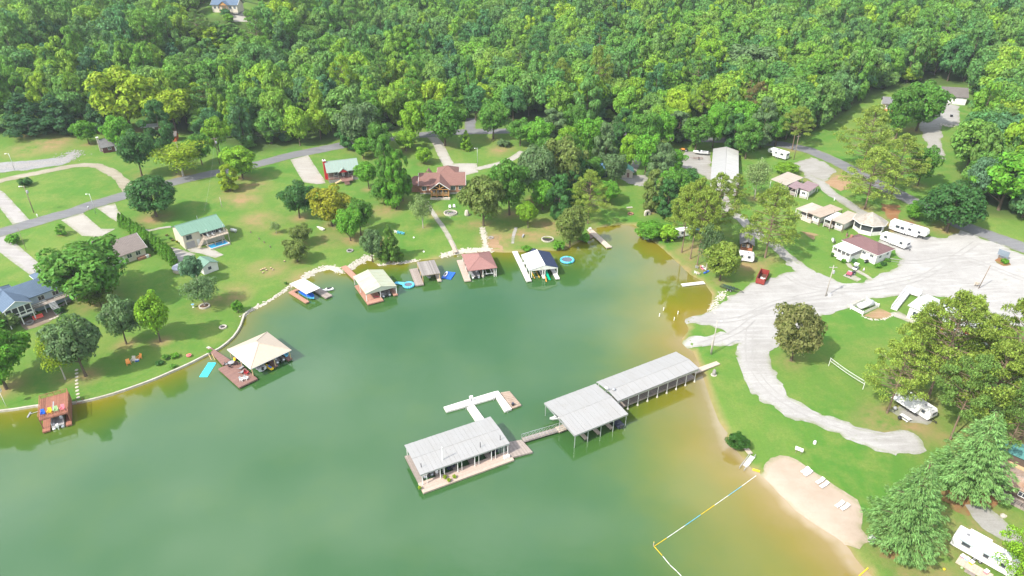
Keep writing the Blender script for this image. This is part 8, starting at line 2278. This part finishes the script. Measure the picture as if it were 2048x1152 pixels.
ang = math.atan2((b - a)[1],(b - a)[0]); ln = float(np.hypot(*(b - a)[:2]))
t = thing('access_ramp','white railed wooden ramp at the left end of the store','ramp',tuple(a),ang)
MB().slab([(0,-.8,.25),(ln,-.8,1.0),(ln,.8,1.0),(0,.8,.25)],.2).build('ramp',WHDX,t)
for y in (-.75,.75):
 mb = MB()
 for k in range(9): mb.tube((ln * k / 8,y,.1),(ln * k / 8,y,1.25 + .75 * k / 8),.06,n=4)
 for dz in (1.25,.85,.5): mb.tube((0,y,dz),(ln,y,dz + .75),.06,n=4)
 mb.build('railing',W_,t)
MB().box(ln,ln + 2.2,-3.2,.8,.8,1.0).build('landing',WHDX,t); railing(t,[(ln + .1,.75),(ln + 2.1,.75),(ln + 2.1,-3.1)],1.0,1.0,W_,gap=.7,bars=3)
posts(t,[(ln + .2,-3.0),(ln + 2.0,-3.0),(ln + 2.0,.6)],-.3,.8,.08,W_)
F4 = Frame(px('q',870,275),px('q',985,212),px('q',890,165),.0)
A4 = [gpt('q',*p) for p in ((770,225),(862,272),(985,208),(890,160))]
cc = sum(A4) / 4
t = thing('tank_enclosure','white board fence around the long white tank','fence',tuple(cc))
for k in range(4):
 a,b = A4[k] - cc,A4[(k + 1) % 4] - cc
 for z in (.15,.5,.85): MB().slab([(a[0],a[1],z + .28),(b[0],b[1],z + .28),(b[0] + .05,b[1] + .05,z + .28),(a[0] + .05,a[1] + .05,z + .28)],.28).build('board',W_,t)
 MB().box(a[0] - .1,a[0] + .1,a[1] - .1,a[1] + .1,-.3,1.3).build('post',W_,t)
a,b = (A4[0] * .75 + A4[3] * .25 + A4[1] * 0,A4[2])
p0,p1 = A4[1] * .42 + A4[0] * .40 + A4[3] * .18,A4[2] * .46 + A4[3] * .40 + A4[1] * .14
t = thing('fuel_tank','long white horizontal fuel tank inside the board fence','tank',tuple((p0 + p1) / 2),math.atan2((p1 - p0)[1],(p1 - p0)[0]))
ln = max(4.5,float(np.hypot(*(p1 - p0)[:2]))); MB().tube((-ln / 2,0,1.15),(ln / 2,0,1.15),.85,n=18).build('tank',W_,t,True); MB().lathe([(.25,0),(.25,.3),(.0,.35)],10,(0,0,1.95)).build('hatch',GREYM,t)
for x in (-ln * .3,ln * .3): MB().box(x - .15,x + .15,-.6,.6,-.2,.45).build('saddle',GREYM,t)
rocks('bed_edging','white stone edging round the planting bed beside the tank',cp('q',(865,280),(910,298),(960,306),(1030,300),(1100,270),(1120,262)),150,.2,STONEW,.25,seed=19)
rocks('bed_edging','pale stones heaped behind the tank fence',cp('q',(765,205),(830,175),(885,150)),80,.3,STONE,.6,seed=20)
for (a,b,m,lb,rz) in ((800,385,RED,'red umbrella shaded table between the camp pines, left',.3),(900,425,RED,'red canopy edge between the camp pines, right',-.5)):
 q = gpt('r',a,b + 20); t = thing('patio_umbrella',lb,'umbrella',tuple(q),rz); MB().lathe([(2.0,2.1),(1.2,2.5),(0,2.9)],8).build('canopy',m,t); MB().tube((0,0,0),(0,0,2.6),.05,n=6).build('pole',STEEL,t); MB().lathe([(.7,.72),(.7,.76),(0,.77)],12).build('table_top',W_,t)
# volleyball net
a,b = gpt('q',604,660),gpt('q',866,840)
t = thing('volleyball_net','white edged volleyball net across the round lawn','net',tuple(a),math.atan2((b - a)[1],(b - a)[0]))
ln = float(np.hypot(*(b - a)[:2])); dz = float(b[2] - a[2])
pa = [(ln * k / 10,0,2.3 + dz * k / 10 - .22 * math.sin(math.pi * k / 10)) for k in range(11)]; pb = [(x,y,z - .75) for x,y,z in pa]
MB().path(pa,.05,4).build('top_band',W_,t); MB().path(pb,.05,4).build('bottom_band',W_,t)
mb = MB()
for k in range(41): x = ln * k / 40; zt = 2.3 + dz * k / 40 - .22 * math.sin(math.pi * k / 40); mb.tube((x,0,zt),(x,0,zt - .75),.008,n=3)
for r_ in (1,2,3): mb.path([(x,y,z - .19 * r_) for x,y,z in pa],.008,3)
mb.build('mesh',GREYM,t)
for x,z in ((0,0),(ln,dz)): MB().tube((x,0,z - .4),(x,0,z + 2.4),.06,n=8).build('post',W_,t)
# campers right
q = gpt('r',430,880); t = camper('white camper with open awning among the camp pines',tuple(q),R(-63 - 90),L=8.6,w=2.5,h=2.3,awning=1,detail_side='r',name='travel_trailer')
q = gpt('r',370,945); t = thing('bench_table','white picnic table in front of the camper with open awning','table',tuple(q),R(-62)); MB().box(-1.1,1.1,-.4,.4,.7,.76).build('table_top',W_,t)
for y in (-.7,.7): MB().box(-1.1,1.1,y - .14,y + .14,.42,.47).build('bench',W_,t)
for x in (-.8,.8): MB().tube((x,-.7,0),(x,.2,.72),.05,n=4).build('leg',STEEL,t); MB().tube((x,.7,0),(x,-.2,.72),.05,n=4).build('leg',STEEL,t)
for (a,b,m,lb) in ((300,885,GREYM,'grey covered grill at the left end of the camp awning'),(330,950,BLACK,'small black fire bowl in front of the awning camper')):
 q = gpt('r',a,b); t = thing('grill',lb,'grill',tuple(q)); MB().lathe([(.15,.3),(.4,.6),(.42,.8)],10).build('bowl',m,t); MB().lathe([(.43,.81),(.3,1.05),(0,1.12)],10).build('lid',m,t)
 for k in range(3): MB().tube((.3 * math.cos(k * 2.1),.3 * math.sin(k * 2.1),-.05),(.15 * math.cos(k * 2.1),.15 * math.sin(k * 2.1),.5),.03,n=4).build('leg',m,t)
q = gpt('t',985,1030); t = camper('long white camper with rolled awning in the lower right corner',tuple(q),R(-48 - 90),L=9.6,w=2.9,h=2.6,slide=-1,detail_side='r',name='travel_trailer')
MB().tube((1.62,-3.8,3.0),(1.62,2.4,3.0),.28,n=10).build('awning_roll',mat('pale_blue_awning',(.52,.62,.70),.5),t,True)
q = gpt('t',930,1105); t = thing('camp_deck','small wooden deck beside the lower right camper','deck',tuple(q),R(-48 - 90))
MB().box(-1.0,1.0,-2.6,2.6,.05,.25).build('deck',SANDD,t); MB().box(1.0,1.7,-1.0,.6,-.05,.12).build('step',GREYD,t)
for (a,b,m,lb) in ((880,1040,SKYB,'blue cooler box on the ground beside the lower right camper'),(850,1022,mat('purple_plastic',(.25,.08,.3),.5),'purple storage box beside the lower right camper'),(908,1070,YELL,'yellow bucket on the small wooden deck'),(1010,1135,PINKP,'pink tub at the end of the small wooden deck')):
 q = gpt('t',a,b); t = thing('storage_box',lb,'box',tuple(q + np.array([0,0,.26 if m in (YELL,PINKP) else 0])),.5); MB().box(-.4,.4,-.3,.3,0,.4).build('box',m,t,bevel=.04); MB().box(-.42,.42,-.32,.32,.405,.47).build('lid',W_,t)
for (a,b,m,lb) in ((720,1110,YELL,'yellow ball on the grass left of the lower right camper'),(842,1100,LIMEP,'lime ball on the grass beside the lower right camper')):
 q = gpt('t',a,b); t = thing('ball',lb,'ball',tuple(q)); MB().lathe([(0,.0),(.16,.06),(.22,.22),(.16,.38),(0,.44)],12).build('shell',m,t,True)
# cabin at the right edge
S = Spot(px('G',560,330),2.4,R(-48),12,6,'cc')
T = thing('cabin','rust brown metal roofed cabin cut by the right photo edge','cabin',S.loc,S.rz)
MB().box(-5.6,5.6,-2.4,2.4,-.5,2.5).build('wall',mat('brown_siding',(.12,.09,.07),.8),T)
roof_panels(T, -6, 6, -3, 0, lambda x, y: 2.6 + .7 * (1 - abs(y) / 3), ribbed('rust_roof', (.34, .21, .14), (.28, .17, .11), .4, dirt=(.5, .46, .44)), 11); roof_panels(T, -6, 6, 0, 3, lambda x, y: 2.6 + .7 * (1 - abs(y) / 3), MATS['rust_roof'], 11)
window(T, 'f', -2.4, -3, 1.5, 1.2, .9); window(T, 'f', -2.4, 2, 1.5, 1.2, .9)
MB().box(-5.8,5.8,-4.6,-2.5,-.2,.35).build('deck',GREYD,T); railing(T,[(-5.7,-4.5),(5.7,-4.5)],.35,.95,mat('dark_rail',(.06,.05,.045),.7),gap=1.0,bars=3)
S = Spot(px('G',610,110),2.0,R(-46),9,5,'cc')
T = thing('cabin','second cabin with green roof and timber deck above the rust roofed one','cabin',S.loc,S.rz)
MB().box(-4,4,-2,2,-.5,2.4).build('wall',mat('brown_siding',(.12,.09,.07),.8),T); gable_roof(T,8,4,2.4,.7,R_TEAL,'x',ov=.4); MB().box(-4.2,4.2,-4,-2,.1,.4).build('deck',PINEW,T); railing(T,[(-4.1,-3.9),(4.1,-3.9)],.4,.9,PINEW,gap=1.0,bars=3)
q = gpt('G',445,650); t = thing('stone_marker','pale stone block on the grass beside the gravel patch','stone',tuple(q)); MB().lathe([(.45,-.1),(.5,.3),(.3,.6)],6).build('rock',STONEW,t); MB().lathe([(.25,-.1),(.22,.2),(.1,.3)],6,(.6,.1,0)).build('small_rock',STONE,t)
# ---- beach things
for (a,b,lb) in ((862,425,'upper lounger of the upper pair on the beach'),(885,448,'lower lounger of the upper pair on the beach'),(985,512,'upper lounger of the middle pair on the beach'),(1018,545,'lower lounger of the middle pair on the beach'),(1145,705,'upper lounger of the lower pair on the beach'),(1188,728,'lower lounger of the lower pair on the beach')):
 q = gpt('s',a,b); d = gpt('s',a + 30,b - 18) - q; lounger(tuple(q + np.array([0,0,.05])),math.atan2(d[1],d[0]) - math.pi / 2,lb)
q = gpt('s',808,275); t = thing('notice_board','small white notice board on posts on the grass above the beach','sign',tuple(q),R(-35))
for x in (-.5,.5): MB().box(x - .05,x + .05,-.05,.05,-.3,1.5).build('post',WOODP,t)
MB().box(-.8,.8,-.09,-.06,.8,1.7).build('board',W_,t)
q = gpt('s',942,195); t = thing('marker_stone','white barrel shaped marker on the grass above the beach','marker',tuple(q)); MB().lathe([(.3,-.1),(.33,.4),(.22,.75)],8).build('barrel',W_,t); MB().lathe([(.24,.755),(0,.82)],8).build('lid',W_,t)
a,b = gpt('K',740,390),gpt('K',880,560)
t = thing('boardwalk','short pale plank walkway beside the dark round bush','walkway',tuple(a),math.atan2((b - a)[1],(b - a)[0])); ln = float(np.hypot(*(b - a)[:2]))
for k in range(6): MB().box(ln * k / 6 + .015,ln * (k + 1) / 6 - .015,-.55,.55,.1,.2).build('plank',SANDD,t)
a,b = at_z(px('K',630,970),.3),gpt('K',940,620)
t = thing('swim_ladder','grey metal handrail steps running into the water left of the beach','handrail',(a[0],a[1],0),math.atan2((b - a)[1],(b - a)[0])); ln = float(np.hypot(*(b - a)[:2]))
for y in (-.5,.5):
 mb = MB(); mb.tube((0,y,.5),(ln,y,1.3),.06,n=5)
 for k in range(4): mb.tube((ln * k / 3,y,-.6),(ln * k / 3,y,.5 + .8 * k / 3),.05,n=5)
 mb.build('rail',STEEL,t)
MB().slab([(0,-.5,-.2),(ln,-.5,.45),(ln,.5,.45),(0,.5,-.2)],.12).build('ramp',WHDX,t)
q = gpt('K',1040,1025); t = thing('beach_sign','yellow board lying at the corner of the beach','board',tuple(q),-.4); MB().box(-.7,.7,-.25,.25,.02,.1).build('board',YELL,t); MB().box(-.6,.6,.26,.32,-.05,.08).build('batten',PINEW,t)
q = gpt('s',1405,1000); t = thing('trash_can','grey and white bin under the lower pale conifer at the beach','bin',tuple(q),.4); MB().box(-.4,.4,-.4,.4,-.1,1.0).build('bin',GREYM,t); MB().box(-.45,.45,-.45,.45,1.01,1.12).build('lid',W_,t)
q = gpt('l',1860,335); t = thing('milk_can_marker','pale stone column on the grass at the end of the marina ramp','stone',tuple(q)); MB().lathe([(.75,-.1),(.7,.08)],10).build('base',STONE,t); MB().lathe([(.42,.08),(.45,.8),(.35,1.4),(.1,1.7)],8).build('column',STONE2,t)
# orange chairs on the left lawn, feeder, ball, steps
for (a,b,m,lb,rz) in ((1237,428,ORNG,'orange chair left of the blue cooler on the left lawn',.6),(1340,375,ORNG,'orange chair right of the blue cooler on the left lawn',-.4),(1285,400,CREAM,'cream chair between the orange chairs on the left lawn',.1)): place_adi(tuple(gpt('i',a,b)),rz,m,lb,s=1.3)
q = gpt('i',1318,395); t = thing('cooler','blue cooler between the orange chairs on the left lawn','cooler',tuple(q)); MB().box(-.4,.4,-.25,.25,0,.42).build('box',BLUEP,t,bevel=.04); MB().box(-.42,.42,-.27,.27,.425,.5).build('lid',W_,t)
q = gpt('b',1362,1055); t = thing('planter','pink planter bowl on the shore lawn','planter',tuple(q)); MB().lathe([(.35,-.05),(.6,.4),(.62,.5)],12).build('bowl',PINKP,t); MB().lathe([(.55,.47),(.3,.7),(0,.8)],8).build('flowers',CORAL,t)
q = gpt('b',1392,700); t = thing('birdbath','white birdbath on the lawn left of the stone tree ring','birdbath',tuple(q)); MB().lathe([(.25,0),(.1,.1),(.1,.75),(.4,.85),(.42,.95)],10).build('pedestal',W_,t); MB().lathe([(.36,.951),(0,.93)],10).build('basin',POOLW,t)
for k in range(9):
 u = k / 8; q = on_ground((px('i',735,500)[0] + 1 * u + (6 * (u - .6) if u > .6 else 0),px('i',0,480)[1] + 55 * u))
 t = thing('stepping_stone','flat stepping stone in the path down to the red brown dock','stepping stone',tuple(q),random.random(),'stepping stones of the shore path'); MB().lathe([(.42,-.05),(.40,.06),(.3,.085)],7).build('slab',STONE,t)
q = gpt('i',770,790); t = thing('dock_ladder','red brown wooden steps at the seawall right of the two level dock','steps',tuple(q),.5)
for x in (-.6,.6): MB().box(x - .07,x + .07,-.07,.07,-.9,.9).build('post',REDB,t)
MB().box(-.6,.6,-.5,.3,.1,.22).build('landing',REDB,t); MB().box(-.6,.6,-.9,-.5,-.25,-.13).build('step',REDB,t)
# ---- poles, signs
utility_pole('tall wooden utility pole beside the road behind the bright roadside tree',px('c',503,462),px('c',0,268)[1],rz=.3,transformer=True)
utility_pole('dark utility pole with lamp beside the far left driveway',px('a',245,885),px('a',0,690)[1],arm=False,lamp=-1,transformer=True)
utility_pole('thin street lamp beside the middle left driveway',px('a',690,890),px('a',0,745)[1],arm=False,lamp=-.7,name='street_lamp',r=.08,m=STEEL)
utility_pole('thin street lamp at the rock swale, far left',px('a',108,580),px('a',0,455)[1],arm=False,lamp=-.8,name='street_lamp',r=.08,m=STEEL)
utility_pole('thin bare pole on the lawn of the ranch house',px('b',190,290),px('b',0,130)[1],arm=False,name='lawn_pole',r=.07,m=WOODP)
utility_pole('short pale pole on the open lawn behind the green roofed house',px('c',517,768),px('c',0,700)[1],arm=False,name='lawn_pole',r=.12,m=STONE)
_,bh_ = utility_pole('white bird house pole near the water at far left',px('i',60,830),px('i',0,690)[1],arm=False,name='lawn_pole',r=.05,m=W_)
q = on_ground(px('i', 60, 830)); t = thing('bird_house', 'white bird house on the thin pole at far left', 'bird house', (q[0], q[1], q[2] + bh_)); MB().box(-.35, .35, -.3, .3, 0, .6).build('box', W_, t); MB().prism([(-.42, .6), (.42, .6), (0, .9)], -.36, .36, 'y').build('roof', GREYM, t)
utility_pole('tall pole at the boat ramp with a second short post',px('o',505,1108),px('o',0,825)[1],arm=False,lamp=.6,r=.14,m=mat('grey_pole_wood',(.42,.38,.33),.9))
utility_pole('short post beside the tall pole at the boat ramp',px('o',497,1100),px('o',0,990)[1],arm=False,name='short_post',r=.11,m=STONE)
utility_pole('grey utility pole with transformer at the fork of the gravel lot',px('p',5,628),px('p',0,372)[1],transformer=True,r=.15,m=mat('grey_pole_wood',(.42,.38,.33),.9))
utility_pole('dark leaning pole standing in the middle of the gravel lot',px('p',1260,565),px('p',0,375)[1],arm=False,r=.13,lean=.9)
utility_pole('tall wooden pole at the end of the gravel pad by the right hand road',px('m',1018,245),px('m',0,40)[1],r=.16,rz=.5)
utility_pole('light pole in front of the brown roofed house garage',px('e',1135,400),px('e',0,272)[1],arm=False,lamp=-.6,name='street_lamp',r=.08,m=STEEL)
utility_pole('thin pole beside the middle cabin of the campground row',px('n',570,685),px('n',0,480)[1],arm=False,name='cabin_pole',r=.1)
for (a,b,lb) in ((1232,545,'left tan meter box at the pole in the gravel lot'),(1250,548,'right tan meter box at the pole in the gravel lot')):
 q = gpt('p',a,b); t = thing('meter_box',lb,'cabinet',tuple(q),.2); MB().box(-.08,.08,-.06,.06,-.2,.6).build('post',WOODP,t); MB().box(-.35,.35,-.15,.15,.6,1.4).build('cabinet',TAILG,t)
q = gpt('p',38,625); t = thing('meter_box','white box at the foot of the utility pole in the gravel lot','cabinet',tuple(q),.2); MB().box(-.35,.35,-.25,.25,-.1,.8).build('cabinet',W_,t); MB().box(-.38,.38,-.28,.28,.81,.87).build('lid',GREYM,t)
q = gpt('p',1450,325); t = thing('lot_sign','grey sign board on a post in the planting bed of the gravel lot','sign',tuple(q),R(-58))
for x in (-.9,.9): MB().box(x - .08,x + .08,-.08,.08,-.3,1.2).build('post',WOODP,t)
MB().box(-1.5,1.5,-.1,.1,1.2,3.0).build('board',mat('grey_sign_board',(.20,.24,.28),.5,(.16,.2,.24)),t); MB().box(-1.6,1.6,-.12,.12,3.005,3.12).build('frame',GREYM,t)
for (a,b,lb) in ((1352,578,'small white hydrant post on the lawn beside the lane, lower'),(1110,860,'pale hydrant beside the concrete driveways at left')):
 q = gpt('m' if a == 1352 else 'a',a if a == 1352 else 270,b if a == 1352 else 910); t = thing('hydrant_post',lb,'post',tuple(q)); MB().lathe([(.18,-.05),(.16,.8),(.1,.95)],8).build('body',W_,t); MB().tube((-.25,0,.6),(.25,0,.6),.07,n=6).build('outlet',W_,t)
q = gpt('a',640,862); t = thing('mailbox','white mailbox at the mouth of the middle left driveway','mailbox',tuple(q)); MB().box(-.06,.06,-.06,.06,-.2,1.0).build('post',WOODP,t); MB().prism([(-.15,1.0),(.15,1.0),(.15,1.2),(0,1.32),(-.15,1.2)],-.3,.3,'y').build('box',W_,t)
# overhead lines
def wire(label,p0,p1,sag=1.0):
 a,b = Vector(p0),Vector(p1); t = thing('power_line',label,'cable',p0)
 n = 14; pts = []
 for k in range(n + 1):
  u = k / n; p = a.lerp(b,u) - a; p.z -= sag * 4 * u * (1 - u); pts.append(tuple(p))
 MB().path(pts,.014,4).build('strand',GREYM,t)
q = on_ground(px('c',503,462)); h_ = 12.0
q2 = on_ground((760,268))
tp = [o for o in bpy.data.objects if o.name.startswith('utility_pole')][0]
hp = max(v.co.z for c in tp.children if c.name.startswith('shaft') for v in c.data.vertices)
for dz,lb in ((-.4,'upper power line from the road utility pole towards the wood'),(-1.6,'lower power line from the road utility pole towards the wood')):
 wire(lb,(q[0],q[1],q[2] + hp + dz),(q2[0],q2[1] + 4,q2[2] + hp + dz - .5),1.2)
wire('power line from the road utility pole down to the green roofed house',(q[0],q[1],q[2] + hp - 1.2),tuple(at_z(px('c',390,800),float(hz(-101,200)) + 7.6)),1.4)
# ---- summer haze filling the valley
hm = MB().box(float(GX[0]) - 5,float(GX[-1]) + 5,float(GY[0]) - 5,float(GY[-1]) + 5,float(GZ.min()) - 1,max(float(GZ.max()),CAM_H) + 25)
m = bpy.data.materials.new('haze_air'); m.use_nodes = True; m.node_tree.nodes.remove(m.node_tree.nodes['Principled BSDF'])
v = m.node_tree.nodes.new('ShaderNodeVolumePrincipled'); v.inputs['Color'].default_value = (.86,.93,1,1); v.inputs['Density'].default_value = .00013; v.inputs['Anisotropy'].default_value = .2
m.node_tree.links.new(v.outputs[0],m.node_tree.nodes['Material Output'].inputs['Volume'])
struct(hm.build('haze', m), 'stuff', 'thin summer haze over the lake and the wood')
